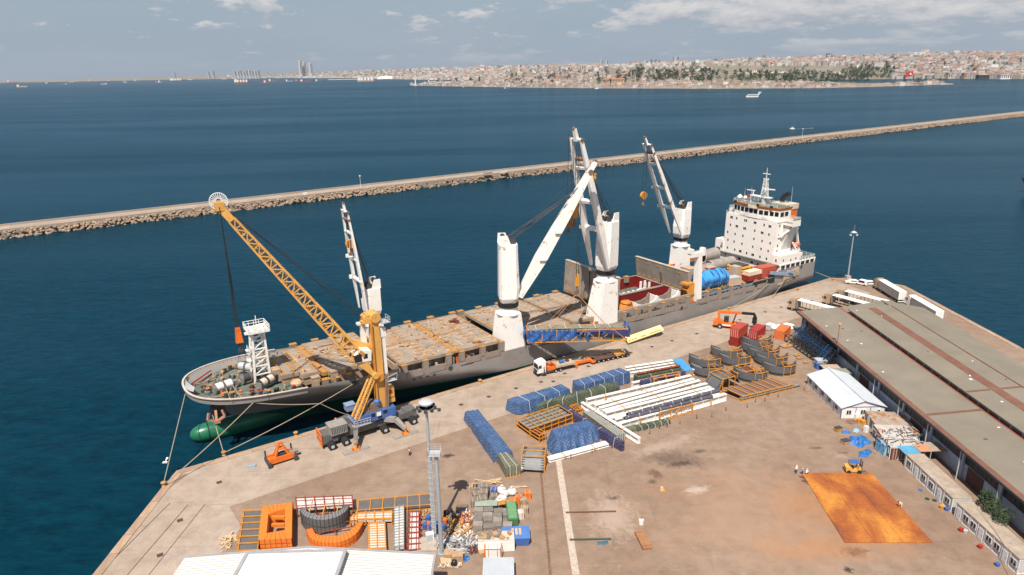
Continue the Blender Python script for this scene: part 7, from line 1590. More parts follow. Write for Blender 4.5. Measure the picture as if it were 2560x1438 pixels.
t=thing('scrap_drums','dark scrap and barrels under the tan table','scrap',G(2074,934));part('barrels',MB().tube((-.8,0,0),(-.8,0,1),.4,8).tube((.4,.3,0),(.4,.3,.9),.4,8).box((1.2,-.2,.4),(.9,.9,.8)),MT['dark'],t);part('rusty_can',MB().tube((-.1,-.7,0),(-.1,-.7,.6),.3,8),MT['rustbar'],t)
t=thing('green_panel','grey green sheet metal roof behind the prefab building','sheet roof',G(2098,950));part('sheet',MB().box((.6,0,2.4),(4.4,3,.1)),mat('grey_green',(.26,.28,.22),.7),t);part('posts',MB().bb(-1.5,-1.4,-1.4,-1.3,0,2.4).bb(2.6,2.7,-1.4,-1.3,0,2.4),MT['dark'],t)
pa,pb,pc=G(2035,962),G(2101,1046),G(2205,1040)
pr=thing('prefab_building','white prefab site building with a corrugated grey gable roof beside the warehouse','prefab building',pb,radians(1));W2=(pc-pb).length;L2=(pa-pb).length
pw=mat('prefab_white',(.72,.71,.70),.6,var=.05);trim=mat('prefab_trim_blue',(.20,.23,.33),.6);rfm=mat('corrugated_roof',(.52,.55,.58),.5,.1,var=.1,vs=.4)
Hh=2.7;rg=Hh+1.5;M3=Matrix
part('walls',MB().bb(0,W2,0,L2,0,Hh),pw,pr);part('gable',MB().add([(0,0,Hh),(W2,0,Hh),(W2/2,0,rg),(0,L2,Hh),(W2,L2,Hh),(W2/2,L2,rg)],[(0,1,2),(3,5,4),(0,2,5,3),(1,4,5,2)]),pw,pr)
for s in(0,1):
 b=MB();x0,x1=(-.35,W2/2)if s==0 else(W2+.35,W2/2);z0=Hh-.12
 n=34
 for k in range(n):
  y0=-.4+(L2+.8)*k/n;y1=y0+(L2+.8)/n;ym_=(y0+y1)/2;b.add([(x0,y0,z0+.02),(x1,y0,rg+.06),(x1,ym_,rg+.15),(x0,ym_,z0+.11),(x1,y1,rg+.06),(x0,y1,z0+.02)],[(0,1,2,3)if s==0 else(3,2,1,0),(3,2,4,5)if s==0 else(5,4,2,3)])
 part('roof_slope',b,rfm,pr)
part('ridge_cap',MB().bb(W2/2-.25,W2/2+.25,-.42,L2+.42,rg+.12,rg+.2),rfm,pr)
tb2=MB()
for x in(0,W2/3,2*W2/3,W2):tb2.box((x,-.03,Hh/2),(.16,.1,Hh))
tb2.box((W2/2,-.03,Hh),(W2,.1,.14))
for k in range(6):tb2.box((-.03,L2*k/5,Hh/2),(.1,.16,Hh))
part('corner_trim',tb2,trim,pr)
for x in(W2*.17,W2*.5,W2*.86):w_=part('window',MB().box((x,-.06,1.5),(1.3 if x<W2*.8 else .7,.08,1.1)),MT['white'],pr);part('pane',MB().box((x-.27,-.11,1.5),(.42,.03,.9)).box((x+.27,-.11,1.5),(.42,.03,.9))if x<W2*.8 else MB().box((x,-.11,1.5),(.5,.03,.7)),MT['glass'],w_)
for y in(2.2,5.6,9,12.4,15.4):w_=part('window',MB().box((-.06,y,1.6),(.08,1.2,1.0)),MT['alu'],pr);part('pane',MB().box((-.11,y,1.6),(.03,.9,.8)),MT['glass'],w_)
part('wall_vent_box',MB().box((W2*.36,-.4,.6),(.9,.6,1.2)),MT['white'],pr)
t=thing('red_machine','small red machine by the far left corner of the prefab building','machine',G(2030,957));part('engine',MB().box((0,0,.5),(1.4,.9,.7)),MT['red'],t);part('wheel',MB().lathe((-.5,-.5,.35),[(.35,-.1),(.35,.1)],10,'y').lathe((.5,-.5,.35),[(.35,-.1),(.35,.1)],10,'y'),MT['rubber'],t)
cabw=mat('cabin_grey_white',(.50,.49,.48),.6,var=.08,dirt=.1);cabroof=mat('cabin_roof_tan',(.40,.32,.245),.85,var=.25,vs=.5,dirt=.3)
def cabin(lb,pnear,pfar,wid,h=2.6,mods=1,roof=cabroof,wall=cabw,wseed=0,group=None):
 """pnear, pfar: ground pixels of the west wall ends (near, far)"""
 A=G(*pnear);B=G(*pfar);d=B-A;ln=d.length;a=atan2(d.y,d.x)-pi/2;t=thing('container_cabin',lb,'site cabin',A,a,group)
 part('walls',MB().bb(0,wid,0,ln,.12,h),wall,t);part('roof',MB().bb(-.08,wid+.08,-.08,ln+.08,h,h+.12),roof,t)
 po=MB()
 for k in range(mods*2+1):y=ln*k/(mods*2);po.bb(-.06,.06,y-.09,y+.09,0,h)
 po.bb(-.06,.06,0,ln,0,.16).bb(wid-.06,wid+.06,-.06,.06,0,h).bb(0,wid,-.05,.05,0,.16).bb(0,wid,-.05,.05,h-.18,h);part('corner_posts',po,pw,t)
 n=mods*2
 for k in range(n):
  y=ln*(k+.5)/n
  if k%3==1:o=part('door',MB().box((-.07,y,1.15),(.08,1.0,2.1)),pw,t);part('handle',MB().box((-.13,y-.35,1.1),(.04,.15,.05)),MT['dark'],o)
  else:o=part('window',MB().box((-.07,y,1.55),(.08,1.3,1.1)),MT['white'],t);part('pane',MB().box((-.12,y-.3,1.55),(.03,.42,.9)).box((-.12,y+.3,1.55),(.03,.42,.9)),MT['glass'],o)
 return t
cabin('near row of grey and white container cabins with cables over the roof, lower right',(2541,1436),(2386,1291),3.2,2.7,4)
cabin('far row of grey and white container cabins behind the little tree',(2376,1280),(2262,1168),3.2,2.7,3)
shedr=mat('rusty_sheet_roof',(.38,.30,.24),.8,var=.3,vs=.6,rust=.6,rs=.5)
cabin('low shed with a pale rust stained sheet roof right of the prefab building',(2200,1106),(2160,1052),7.5,2.3,1,shedr,MT['grey']);cabin('shed with a rust streaked pale roof and dark open front',(2222,1148),(2180,1090),6.4,2.6,2,mat('pale_stained_roof',(.50,.46,.42),.8,var=.2,rust=.35,rs=.5),mat('rusty_wall',(.20,.13,.09),.8,rust=.6))
container('bright blue container end standing open before the sheds',G(2208,1140),radians(0),3.0,1.6,2.4,0,mat('container_sky_blue',(.20,.42,.60),.6,var=.15));container('dark rusty red container between the blue one and the far cabin row',G(2226,1150),radians(2),5.5,2.4,2.5,0,mat('container_rust',(.16,.05,.035),.7,rust=.6),True)
t=thing('canopy','blue and orange patchwork sheet canopy at the end of the sheds','canopy',G(2262,1166));part('canopy_sheet',MB().box((1.2,1.4,2.75),(3.2,3.0,.06)),mat('canopy_blue',(.10,.33,.52),.7,var=.2),t);part('orange_sheet',MB().box((4.1,2.0,2.8),(2.4,2.8,.06)),mat('canopy_orange',(.55,.26,.14),.8),t);part('rust_sheet',MB().box((7.0,2.4,2.78),(3.4,3.4,.06)),shedr,t)
po=MB()
for x,y in((-.2,0),(8.4,.8),(8.4,3.8),(5,.6)):po.bb(x,x+.12,y,y+.12,0,2.75)
part('canopy_posts',po,MT['alu'],t)
rb2=random.Random(9);jb=[MB()for _ in range(3)]
for k in range(70):
 p=G(rb2.uniform(2200,2300),rb2.uniform(1075,1120),2.75);i=k%3;ln_=rb2.uniform(.6,2.8);a_=rb2.uniform(-.3,1.9);jb[i].beam((p.x,p.y,2.78),(p.x+ln_*cos(a_),p.y+ln_*sin(a_),2.82+.2*rb2.random()),.1)
for i,m_ in enumerate((MT['dark'],dm[1],MT['alu'])):tag(jb[i].build('scrap_bars',m_,kind='stuff'),'loose steel bars and scrap strewn over the shed roofs','scrap bars')
rope('thin black cable lying over the roofs of the near cabin row',[G(2445,1266,3.4),G(2490,1330,2.95),G(2530,1392,3.0),G(2556,1440,2.9)],.04,0,3)
def heap_sheet(lb,px,py,sx_,sy_,hh,m,seed):
 r=random.Random(seed);ph=[r.uniform(0,6)for _ in range(6)];t=thing('sheet_heap',lb,'sheet',G(px,py),r.uniform(0,1))
 def f(u,v):
  x,y=(u-.5)*2,(v-.5)*2;rad=sqrt(x*x+y*y);k=min(1,1/max(rad,1e-3))if rad>1 else 1;x*=k;y*=k;rad=min(1,rad)
  e=1+.18*sin(atan2(y,x)*5+ph[0]);z=hh*(1-rad**2)*(.6+.4*sin(x*5+ph[1])*cos(y*6+ph[2]))+.12*hh*sin(x*13+ph[3])*(1-rad)+.03;return(x*sx_*e,y*sy_*e,max(.02,z))
 part('cloth',MB().grid(f,26,26),m,t,smooth=True);part('loose_end',MB().grid(lambda u,v:(sx_*(.7+.5*u),-sy_*.3+.6*v,.05+.1*sin(u*5)),5,3),m,t);return t
bs_=mat('blue_heap_sheet',(.03,.15,.42),.45,var=.3,vs=2,bump=.8,bs=2,bd=.2)
heap_sheet('big crumpled blue sheet heap in front of the sheds',2147,1104,2.6,1.9,1.3,bs_,1);heap_sheet('smaller flat blue sheet lying below the big blue heap',2162,1134,2.0,.9,.5,bs_,2);heap_sheet('small blue sheet beside the rusty crate, upper one',2114,1081,1.0,.7,.5,bs_,3);heap_sheet('pale blue bag lying right of the small blue sheet',2140,1077,.9,.6,.6,mat('pale_blue_bag',(.25,.45,.65),.6),4)
heap_sheet('brown coil of netting beside the prefab building',2128,1056,1.2,.8,.9,mat('brown_coil',(.20,.12,.07),.95,var=.4,vs=4),5);heap_sheet('dark blue sheet crumpled by the shed door',2196,1120,1.0,.8,.5,mat('navy_sheet',(.06,.08,.16),.7),6)
heap_sheet('small dark teal sheet by a bar in the open yard',1506,1358,.9,.5,.2,mat('teal_sheet',(.05,.12,.18),.7),7)
for i,(px,py,s,m_,lb)in enumerate(((2095,1078,(1.4,1.0,.9),MT['rustbar'],'rusty open crate left of the small blue sheet'),(2113,1109,(1.5,1.2,.8),MT['wood'],'tan crate leaning at the left of the big blue heap'),(2164,1080,(.7,.7,1.3),MT['white'],'white upright cabinet by the shed corner'),(2148,1055,(1.0,.8,.7),MT['hook'],'yellow spool stack beside the brown coil'),(2158,1060,(.8,.7,.8),MT['hook'],'second yellow spool beside the shed'))):
 t=thing('crate',lb,'crate',G(px,py),.3);part('box',MB().box((0,0,s[2]/2),s),m_,t);part('rim',MB().box((0,0,s[2]+.03),(s[0]*1.06,s[1]*1.06,.06)),MT['dark']if i<2 else m_,t)
for i,(px,py,c_)in enumerate(((2301,1226,MT['blue']),(2318,1248,MT['green']),(2336,1252,MT['green']),(2354,1271,MT['hook']),(2366,1276,MT['blue']),(2402,1328,MT['red']),(2412,1332,MT['alu']),(2450,1370,MT['red']),(2493,1415,MT['blue']),(2305,1196,MT['red']))):
 t=thing('bucket',['blue mat at the second cabin door','green mat by the far cabins, upper one','green mat by the far cabins, lower one','yellow bucket at the near end of the far cabins','blue bucket at the corner of the far cabins','red bottle rack by the near cabins','grey trolley by the near cabins','orange red bucket by the middle of the near cabins','blue bag near the last cabin door','small red can by the first cabin of the far row'][i],'bucket' if i in(3,4,7)else 'mat' if i<3 else 'yard item',G(px,py))
 part('vessel',MB().lathe((0,0,0),[(.3,0),(.38,.5 if i>2 else .06)],10),c_,t);part('rim',MB().lathe((0,0,.5 if i>2 else .06),[(.40,0),(.40,.04)],10),c_,t)
def leafy(b,c,rx,ry,rz__,n,r,s0,s1):
 for i in range(n):
  u=r.uniform(-1,1);th=r.uniform(0,2*pi);q_=sqrt(1-u*u);rad=r.uniform(.55,1.0)**.7;p=Vector(c)+Vector((q_*cos(th)*rx*rad,q_*sin(th)*ry*rad,u*rz__*rad));s=r.uniform(s0,s1)
  e=Vector((r.gauss(0,1),r.gauss(0,1),r.gauss(0,.6))).normalized()*s;g_=Vector((r.gauss(0,1),r.gauss(0,1),r.gauss(0,1))).normalized()*s*.6
  b.add([p-e,p+g_,p+e,p-g_],[(0,1,2,3)])
r=random.Random(8);tp_=G(2478,1318);t=thing('tree','small dense green tree between the cabins and the warehouse wall','tree',tp_)
tr=MB().tube((0,0,0),(0,0,1.6),.25,8,.18)
for k in range(6):a=k*1.05;tr.tube((0,0,1.3),(1.2*cos(a),1.5*sin(a),3.0),.12,5,.04)
part('trunk',tr,barkm,t);cr_=MB()
for k in range(16):a=r.uniform(0,6.28);d_=r.uniform(.2,2.2);leafy(cr_,(d_*cos(a)*.9,d_*sin(a)*1.35,r.uniform(2.4,5.4)),r.uniform(.8,1.4),r.uniform(.8,1.4),r.uniform(.6,1.1),230,r,.10,.22)
part('crown',cr_,mat('near_foliage',(.045,.075,.028),.8,var=.4,vs=1.2),t)
P=[G(2004,1184),G(2178,1183),G(2332,1358),G(2112,1358)];c=sum(P,Vector())/4
pm=bpy.data.materials.new('rusty_plate');pm.use_nodes=True;n=NT(pm.node_tree);n.n.clear();out=n.add('ShaderNodeOutputMaterial');p_=n.add('ShaderNodeBsdfPrincipled');n.l.new(p_.outputs[0],out.inputs[0]);tcx=n.add('ShaderNodeTexCoord').outputs['Object']
v=n.noise(n.mapping(tcx,(1,.55,1)),.16,6,.55,.6);cc=n.ramp(v,[(.28,(.17,.045,.018)),(.47,(.34,.095,.018)),(.60,(.50,.19,.028)),(.74,(.62,.27,.05))]);w_=n.noise(tcx,2.5,8,.7);cc=n.mix(1,cc,n.ramp(w_,[(.3,.72),(.6,1.08)]),'MULTIPLY');bk=n.ramp(n.noise(n.mapping(tcx,loc=(4,9,0)),.7,8,.75,1),[(.66,0),(.72,.6)]);cc=n.mix(bk,cc,(.09,.035,.02));n.put(p_.inputs['Base Color'],cc);p_.inputs['Roughness'].default_value=.85;n.l.new(n.bump(w_,.3,.02),p_.inputs['Normal'])
t=thing('steel_plate','large flat orange rusty steel plate covering part of the yard','steel plate',c);t_=MB();q_=[p-c for p in P]
def quad(u,v):return q_[0].lerp(q_[1],u).lerp(q_[3].lerp(q_[2],u),v)
for i in range(3):
 for j in range(4):
  u0,u1,v0,v1=i/3+.0015,(i+1)/3-.0015,j/4+.001,(j+1)/4-.001;z=.14+.004*((i*3+j*5)%4);K=[quad(u0,v0),quad(u1,v0),quad(u1,v1),quad(u0,v1)]
  part('plate_sheet',MB().add([(p.x,p.y,.02)for p in K]+[(p.x,p.y,z)for p in K],[(0,1,2,3),(7,6,5,4),(0,4,5,1),(1,5,6,2),(2,6,7,3),(3,7,4,0)]),pm,t)
f=thing('forklift','yellow forklift with a blue roof standing at the far edge of the rusty plate','forklift',G(2132,1180),radians(-8))
part('forklift_body',MB().xz([(-1.5,.4),(-1.6,1.3),(-.6,1.4),(-.3,.8),(.5,.8),(.7,1.3),(1.2,1.2),(1.2,.4)],-.75,.75),MT['yellow'],f);part('roof',MB().box((0,0,2.3),(1.7,1.3,.1)),MT['blue'],f)
ps=MB()
for x in(-.8,.8):
 for y in(-.6,.6):ps.beam((x*.9,y,1.2),(x,y,2.3),.08)
part('roof_posts',ps,MT['dark'],f);part('seat',MB().box((-.2,0,1.1),(.5,.5,.5)),MT['black'],f);part('mast',MB().bb(1.25,1.4,-.5,-.35,.1,2.7).bb(1.25,1.4,.35,.5,.1,2.7).bb(1.25,1.4,-.5,.5,1.5,1.6),MT['dark'],f);part('fork',MB().bb(1.4,2.5,-.4,-.25,.1,.17).bb(1.4,2.5,.25,.4,.1,.17),MT['dark'],f)
for x,r_ in((-1.0,.38),(.9,.45)):
 for s in(-1,1):part('wheel',MB().lathe((x,s*.65,r_),[(r_,-.15),(r_,.15)],14,'y'),MT['rubber'],f)
person('worker in a pale shirt and blue trousers carrying something blue on the quay',G(1024,1139),2.0,(.62,.50,.42),(.04,.05,.09));part('carried_bag',MB().box((.35,-.15,.8),(.3,.3,.45)),MT['blue'],bpy.data.objects['person.001']if 'person.001' in bpy.data.objects else mc)
person('worker in white standing at the far left corner of the rusty plate',G(1990,1184),.3,(.78,.76,.72),(.05,.08,.14),helmet=(.8,.8,.78));person('worker in a white top crouching at the corner of the rusty plate, right of the standing one',G(2016,1186),2.0,(.74,.76,.68),(.30,.12,.10),'sit',(.7,.7,.68));person('worker crouching between the two men in white at the plate corner',G(2006,1184),-.6,(.20,.24,.30),(.04,.05,.08),'sit',(.6,.6,.6));person('worker in cream bending at the right edge of the rusty plate',G(2251,1270),-1.6,(.66,.56,.38),(.55,.45,.3),'bend')
t=person('sailor in white overalls standing on the rusty hatch covers near the middle crane',SW(36.2,10.6,8.15),1.0,(.8,.78,.75),(.8,.78,.75),helmet=(.8,.8,.8),s=1.15);t=person('sailor in orange and white standing on the hatch covers left of the tallest crane',SW(57.5,10.2,8.15),2.0,(.75,.42,.25),(.7,.68,.65),helmet=(.8,.3,.1),s=1.15);person('sailor in white at the rail below the aft containers',SW(131.4,1.6,5.5),0,(.8,.78,.75),(.75,.73,.7))
for i,(px,py,k)in enumerate(((1996,1190,3),(2002,1200,4))):
 t=thing('rebar_bundle',['bundle of short rusty bars by the left plate corner, upper one','bundle of short rusty bars by the left plate corner, lower one'][i],'steel bars',G(px,py));b=MB()
 for j in range(k):b.beam((j*.35,0,.06),(j*.35+.8,-1.7,.06),.08)
 part('bars',b,dm[1],t);part('tie',MB().beam((-.1,-.6,.14),(1.5,-.6,.14),.06),MT['dark'],t)
def bar(lb,a,b_,w,h,m,nm='steel_bar',ends=None):
 A=G(*a);B=G(*b_);d=B-A;t=thing(nm,lb,'bar',(A+B)/2,atan2(d.y,d.x));ll=d.length/2;part('bar',MB().bb(-ll,ll,-w/2,w/2,.05,h),m,t);part('support',MB().bb(-ll*.8,-ll*.75,-w,w,0,.06).bb(ll*.75,ll*.8,-w,w,0,.06),MT['wood'],t)
bar('rusty steel bar with pale ends lying in the open yard, upper one',(1414,1283),(1540,1280),.22,.25,mat('bar_brown',(.17,.08,.04),.8));bar('dark green steel bar lying in the open yard, lower one',(1424,1351),(1528,1349),.25,.25,mat('bar_green',(.06,.08,.06),.8))
t=thing('wooden_crate','long narrow brown crate standing beside the pale bottle in the yard','crate',G(1607,1352),radians(-82+90));part('box',MB().bb(-.8,.8,-2.4,2.0,0,.55),mat('crate_brown',(.34,.16,.07),.8,var=.2),t);part('batten',MB().bb(-.86,.86,-2.0,-1.85,.1,.62).bb(-.86,.86,1.4,1.55,.1,.62),mat('crate_batten',(.27,.12,.05),.8),t)
t=thing('gas_bottle','white can with a red cap beside the long brown crate','can',G(1603,1310));part('bottle',MB().lathe((0,0,0),[(.4,0),(.42,.9),(.2,1.15)],12),MT['white'],t);part('cap',MB().lathe((0,0,1.15),[(.2,0),(.15,.15)],8),MT['red'],t)
t=thing('yellow_stand','small yellow stand alone in the open yard','stand',G(1654,1226));part('stand',MB().box((0,0,.35),(.6,.5,.7),0,.8),mat('stand_yellow',(.62,.45,.22),.7),t);part('foot',MB().box((.1,0,.05),(1,.9,.1)),dm[0],t)
pegs=[(1648,1071),(1668,1068),(1700,1060),(1742,1046),(1780,1042),(1815,1026),(1868,1018),(1945,992),(2010,975),(1888,1005),(1912,1003),(1480,1131),(1427,1145),(1370,1158),(1530,1120),(1560,1108),(1920,989),(1624,1084)]
for i,(px,py)in enumerate(pegs):
 p=G(px,py)
 if i==0:
  pg0=thing('ground_peg','thin rusty peg standing in the yard before the girders','peg',p,0,'rusty pegs in the yard');part('peg',MB().beam((0,0,0),(.08,0,.9),.1),dm[1],pg0);part('peg_foot',MB().box((0,0,.04),(.45,.3,.08)),dm[1],pg0)
 else:dup(pg0,p,i*.7)
def quadbox(b,pts,z0,z1):
 b.add([(p.x,p.y,z0)for p in pts]+[(p.x,p.y,z1)for p in pts],[(0,1,2,3),(7,6,5,4),(0,4,5,1),(1,5,6,2),(2,6,7,3),(3,7,4,0)]);return b
def flat_rack(lb,corners,h,n,bars,fillm,post=1.6,over=.3,slats=0,fw=.16):
 """corners: pixels (far-left, far-right, near-right, near-left) of the top; bars run across"""
 P=[G(px,py,h)for px,py in corners];c=sum(P,Vector())/4;c.z=0;P=[p-c for p in P];t=thing('panel_rack',lb,'rack',c)
 b=MB();f=MB()
 for k in range(n):
  f0,f1=(k+.06)/n,(k+.94)/n;q=[P[0].lerp(P[1],f0),P[0].lerp(P[1],f1),P[3].lerp(P[2],f1),P[3].lerp(P[2],f0)];part('panel',quadbox(MB(),q,h-.5,h-.05),fillm,t)
  for s in range(slats):g=(s+.5)/slats;a_,b_2=q[0].lerp(q[3],g),q[1].lerp(q[2],g);f.beam((a_.x,a_.y,h),(b_2.x,b_2.y,h),.12)
 for k in range(n+1):
  f0=k/n;a_,b_2=P[0].lerp(P[1],f0),P[3].lerp(P[2],f0);d=(b_2-a_).normalized()*over;a_=a_-d;b_2=b_2+d
  b.beam((a_.x,a_.y,h+.08),(b_2.x,b_2.y,h+.08),fw)
  for q in(a_,b_2):b.beam((q.x,q.y,0),(q.x,q.y,h+.1),fw)
 for i,j in((0,1),(3,2)):
  for z in(.1,h+.08):b.beam((P[i].x,P[i].y,z),(P[j].x,P[j].y,z),fw*.8)
 part('rack_frame',b,bars,t)
 if slats:part('cross_slats',f,bars,t)
 return t
gp=mat('panel_grey',(.125,.12,.115),.65,var=.15,vs=.8,dirt=.2);rd=mat('rack_red',(.28,.05,.035),.6,var=.2);ow=mat('off_white',(.62,.58,.54),.6,var=.25,vs=2)
flat_rack('leftmost rack of dark grey panels with ochre bars beside the orange box',[(655,1275),(644,1376),(595,1378),(611,1277)],.9,6,MT['ochre'],gp)
flat_rack('long row of grey panels in an ochre rack behind the lamp masts',[(897,1252),(1078,1235),(1080,1262),(893,1277)],.9,6,MT['ochre'],gp)
flat_rack('dark red frame rack holding white sections behind the curved grey panel',[(739,1246),(880,1240),(882,1262),(742,1272)],1.6,6,rd,ow,slats=2)
flat_rack('grey sections in an ochre rack beside the curved orange ring',[(892,1283),(980,1278),(980,1298),(892,1300)],1.1,4,MT['ochre'],ow,slats=3)
flat_rack('narrow white and ochre rack of short pipes left of the grey mesh rack',[(922,1308),(962,1306),(965,1372),(922,1374)],1.0,2,MT['ochre'],ow,slats=11)
flat_rack('narrow grey mesh rack between the ochre rack and the red one',[(985,1268),(1010,1264),(1010,1366),(985,1370)],1.2,2,MT['steel'],ow,slats=15,fw=.1)
flat_rack('narrow rack of white pipes with dark red bands left of the lamp mast',[(1047,1280),(1047,1374),(1021,1376),(1025,1280)],1.0,7,rd,ow,slats=2)
flat_rack('small rack of white rods between the curved orange ring and the ochre rack',[(876,1290),(893,1287),(893,1303),(876,1306)],.7,2,MT['ochre'],ow,slats=3)
h=2.3;T_=[G(px,py,h)for px,py in((656,1266),(731,1256),(729,1346),(647,1350))];I_=[G(px,py,h)for px,py in((671,1285),(713,1272),(712,1325),(666,1333))];c=sum(T_,Vector())/4;c.z=0;T_=[p-c for p in T_];I_=[p-c for p in I_]
t=thing('box_caisson','big bright orange steel box with a rectangular opening in its top','steel box',c);orb=mat('box_orange',(.72,.20,.025),.55,var=.12,vs=.7,rust=.12,rs=1.5,dirt=.12);orr=mat('rib_orange',(.50,.10,.02),.6)
V_=[(p.x,p.y,z)for z in(h,0)for p in T_]+[(p.x,p.y,z)for z in(h,0)for p in I_]
part('top_frame',MB().add([(p.x,p.y,h)for p in T_]+[(p.x,p.y,h)for p in I_],[(i,4+i,4+(i+1)%4,(i+1)%4)[::-1]for i in range(4)]),orb,t);part('outer_side',MB().add(V_[:8],[(i,(i+1)%4,4+(i+1)%4,4+i)for i in range(4)]),orb,t);part('inner_side',MB().add(V_[8:],[(i,4+i,4+(i+1)%4,(i+1)%4)for i in range(4)]),orb,t)
b=MB()
for i in range(4):
 a_,b_=T_[i],T_[(i+1)%4]
 for z in(.75,1.5):b.beam((a_.x*1.005,a_.y*1.005,z),(b_.x*1.005,b_.y*1.005,z),.1)
 for k in range(7):q=a_.lerp(b_,k/6);b.beam((q.x*1.005,q.y*1.005,0),(q.x*1.005,q.y*1.005,h),.1)
for k in range(1,6):
 for i,j in((0,1),(2,3)):q=T_[i].lerp(T_[j],k/6);q2=I_[i].lerp(I_[j],k/6);b.beam((q.x,q.y,h+.02),(q2.x,q2.y,h+.02),.06)
part('plate_ribs',b,orr,t)
for f0 in(.3,.65):q=I_[1].lerp(I_[2],f0);part('bracket',MB().box((q.x-1.2,q.y,h-.5),(2.2,.5,.5)),orb,t)
def arc_part(pxs,z):return[G(px,py,z)for px,py in pxs]
def smooth(P,n=8):
 out=[]
 for i in range(len(P)-1):
  p0,p1,p2,p3=P[max(0,i-1)],P[i],P[i+1],P[min(len(P)-1,i+2)]
  for k in range(n):t_=k/n;out.append(.5*((2*p1)+(-p0+p2)*t_+(2*p0-5*p1+4*p2-p3)*t_*t_+(-p0+3*p1-3*p2+p3)*t_**3))
 out.append(P[-1]);return out
def arc_box(lb,outer,inner,h,m,nm,cat,mtop=None,ribs=None):
 O=smooth(arc_part(outer,h));I=smooth(arc_part(inner,h));c=sum(O,Vector())/len(O);c.z=0;O=[p-c for p in O];I=[p-c for p in I];n=len(O);t=thing(nm,lb,cat,c)
 P=[(p.x,p.y,z)for L_ in(O,I)for z in(0,h)for p in L_]
 part('curved_wall',MB().add(P,[f for k in range(n-1)for f in((k,k+1,n+k+1,n+k),(2*n+k+1,2*n+k,3*n+k,3*n+k+1))]+[(0,n,3*n,2*n),(n-1,3*n-1,4*n-1,2*n-1)]),m,t)
 part('top_flange',MB().add([(p.x,p.y,h)for p in O]+[(p.x,p.y,h)for p in I],[(k,k+1,n+k+1,n+k)for k in range(n-1)]),mtop or m,t)
 b=MB()
 for k in range(0,n,2):b.beam((O[k].x,O[k].y,0),(O[k].x,O[k].y,h),.1);b.beam((O[k].x,O[k].y,h+.02),(I[k].x,I[k].y,h+.02),.07)
 for k in range(n-1):b.beam((O[k].x,O[k].y,h*.5),(O[k+1].x,O[k+1].y,h*.5),.1)
 part('ribs',b,ribs or orr,t);return t
t=arc_box('bright orange half ring lying open side up below the curved grey panel',[(766,1324),(778,1346),(812,1356),(852,1354),(890,1334),(909,1303)],[(781,1321),(790,1335),(815,1341),(850,1338),(880,1322),(897,1305)],1.6,orb,'half_ring','steel ring')
b=MB()
for a_,b_ in(((780,1318),(895,1300)),((790,1332),(885,1316)),((800,1308),(870,1300)),((835,1306),(838,1338))):A=G(*a_,.9)-t.location;B=G(*b_,.9)-t.location;b.beam(A,B,.14)
part('inner_tubes',b,rd,t)
t=arc_box('dark grey curved panel standing in an ochre frame above the orange half ring',[(750,1276),(764,1291),(800,1300),(840,1293),(864,1278),(873,1264)],[(756,1268),(772,1281),(803,1288),(838,1281),(860,1268),(867,1262)],2.9,gp,'curved_panel','curved panel',segt,MT['dark'])
b=MB()
for px in(772,806,841):A=G(px,1324-abs(px-806)*.1,0)-t.location;b.beam((A.x,A.y,0),(A.x,A.y,2.0),.16);b.beam((A.x,A.y,2.0),(A.x,A.y+3.6,3.0),.15)
A=G(770,1322)-t.location;B=G(843,1318)-t.location
for z in(.1,2.0):b.beam((A.x,A.y,z),(B.x,B.y,z),.16)
part('support_frame',b,MT['ochre'],t)
mg=mat('mast_grey',(.36,.39,.42),.5,.2,var=.08,vs=1)
def mast(lb,px,py,h,head=True):
 t=thing('light_mast',lb,'light mast',G(px,py));part('pole',MB().tube((0,0,.4),(0,0,h),.42 if head else .36,14,.20 if head else .30),mg,t);part('base_plate',MB().tube((0,0,0),(0,0,.4),.7,14),mg,t);return t
t=mast('tall grey light mast with a ring of floodlights standing in the near yard',1086,1345,25.2)
part('head_dome',MB().lathe((0,0,25.2),[(1.15,0),(1.2,.25),(.8,.5),(.1,.65)],16),MT['alu'],t);part('lamp_ring',MB().lathe((0,0,24.4),[(1.25,0),(1.25,.12),(1.1,.12),(1.1,0)],18),MT['steel'],t)
for k in range(8):a=k*pi/4;part('floodlight',MB().box((1.35*cos(a),1.35*sin(a),24.4),(.5,.4,.5),a),MT['dark'],t)
part('camera_arms',MB().beam((-1.9,0,24.2),(1.9,0,24.2),.14).box((-2,0,24),(.5,.4,.4)).box((2,0,24),(.5,.4,.4)),MT['dark'],t)
t=mast('shorter grey mast with a ladder and a small top platform beside the tall one',1104.7,1386,18.6,False)
lad=MB()
for s in(-.25,.25):lad.beam((-.75,s,.5),(-.75,s,18.8),.07)
for k in range(46):lad.beam((-.75,-.25,.8+k*.39),(-.75,.25,.8+k*.39),.05)
for k in range(16):z=2.5+k*1.0;lad.path([(-.75,-.3,z),(-1.2,-.35,z),(-1.45,0,z),(-1.2,.35,z),(-.75,.3,z)],.03,4)
for k in range(8):lad.beam((-.75,0,1.5+k*2.2),(-.2,0,1.5+k*2.2),.05)
part('ladder',lad,MT['alu'],t);part('platform',MB().box((-.2,0,18.7),(2.0,1.8,.1)),MT['alu'],t)
railing('platform_railing',[(-1.2,-.9,18.7),(.8,-.9,18.7),(.8,.9,18.7),(-1.2,.9,18.7),(-1.2,-.9,18.7)],1.1,t,MT['alu'],.9,.04)
tag(MB().bb(-2.2,1.6,-1.7,1.6,0,1.0).build('concrete_plinth',MT['concrete'],loc=G(1080,1371)),'concrete plinth at the foot of the two light masts','plinth')
t=thing('control_cabinet','white control cabinet leaning on the concrete plinth of the masts','cabinet',G(1076,1362));part('cabinet_body',MB().box((0,0,1.4),(1.3,.8,1.9),.3),MT['white'],t);part('cabinet_door',MB().box((0,-.45,1.4),(1.0,.05,1.6),.3),MT['alu'],t)
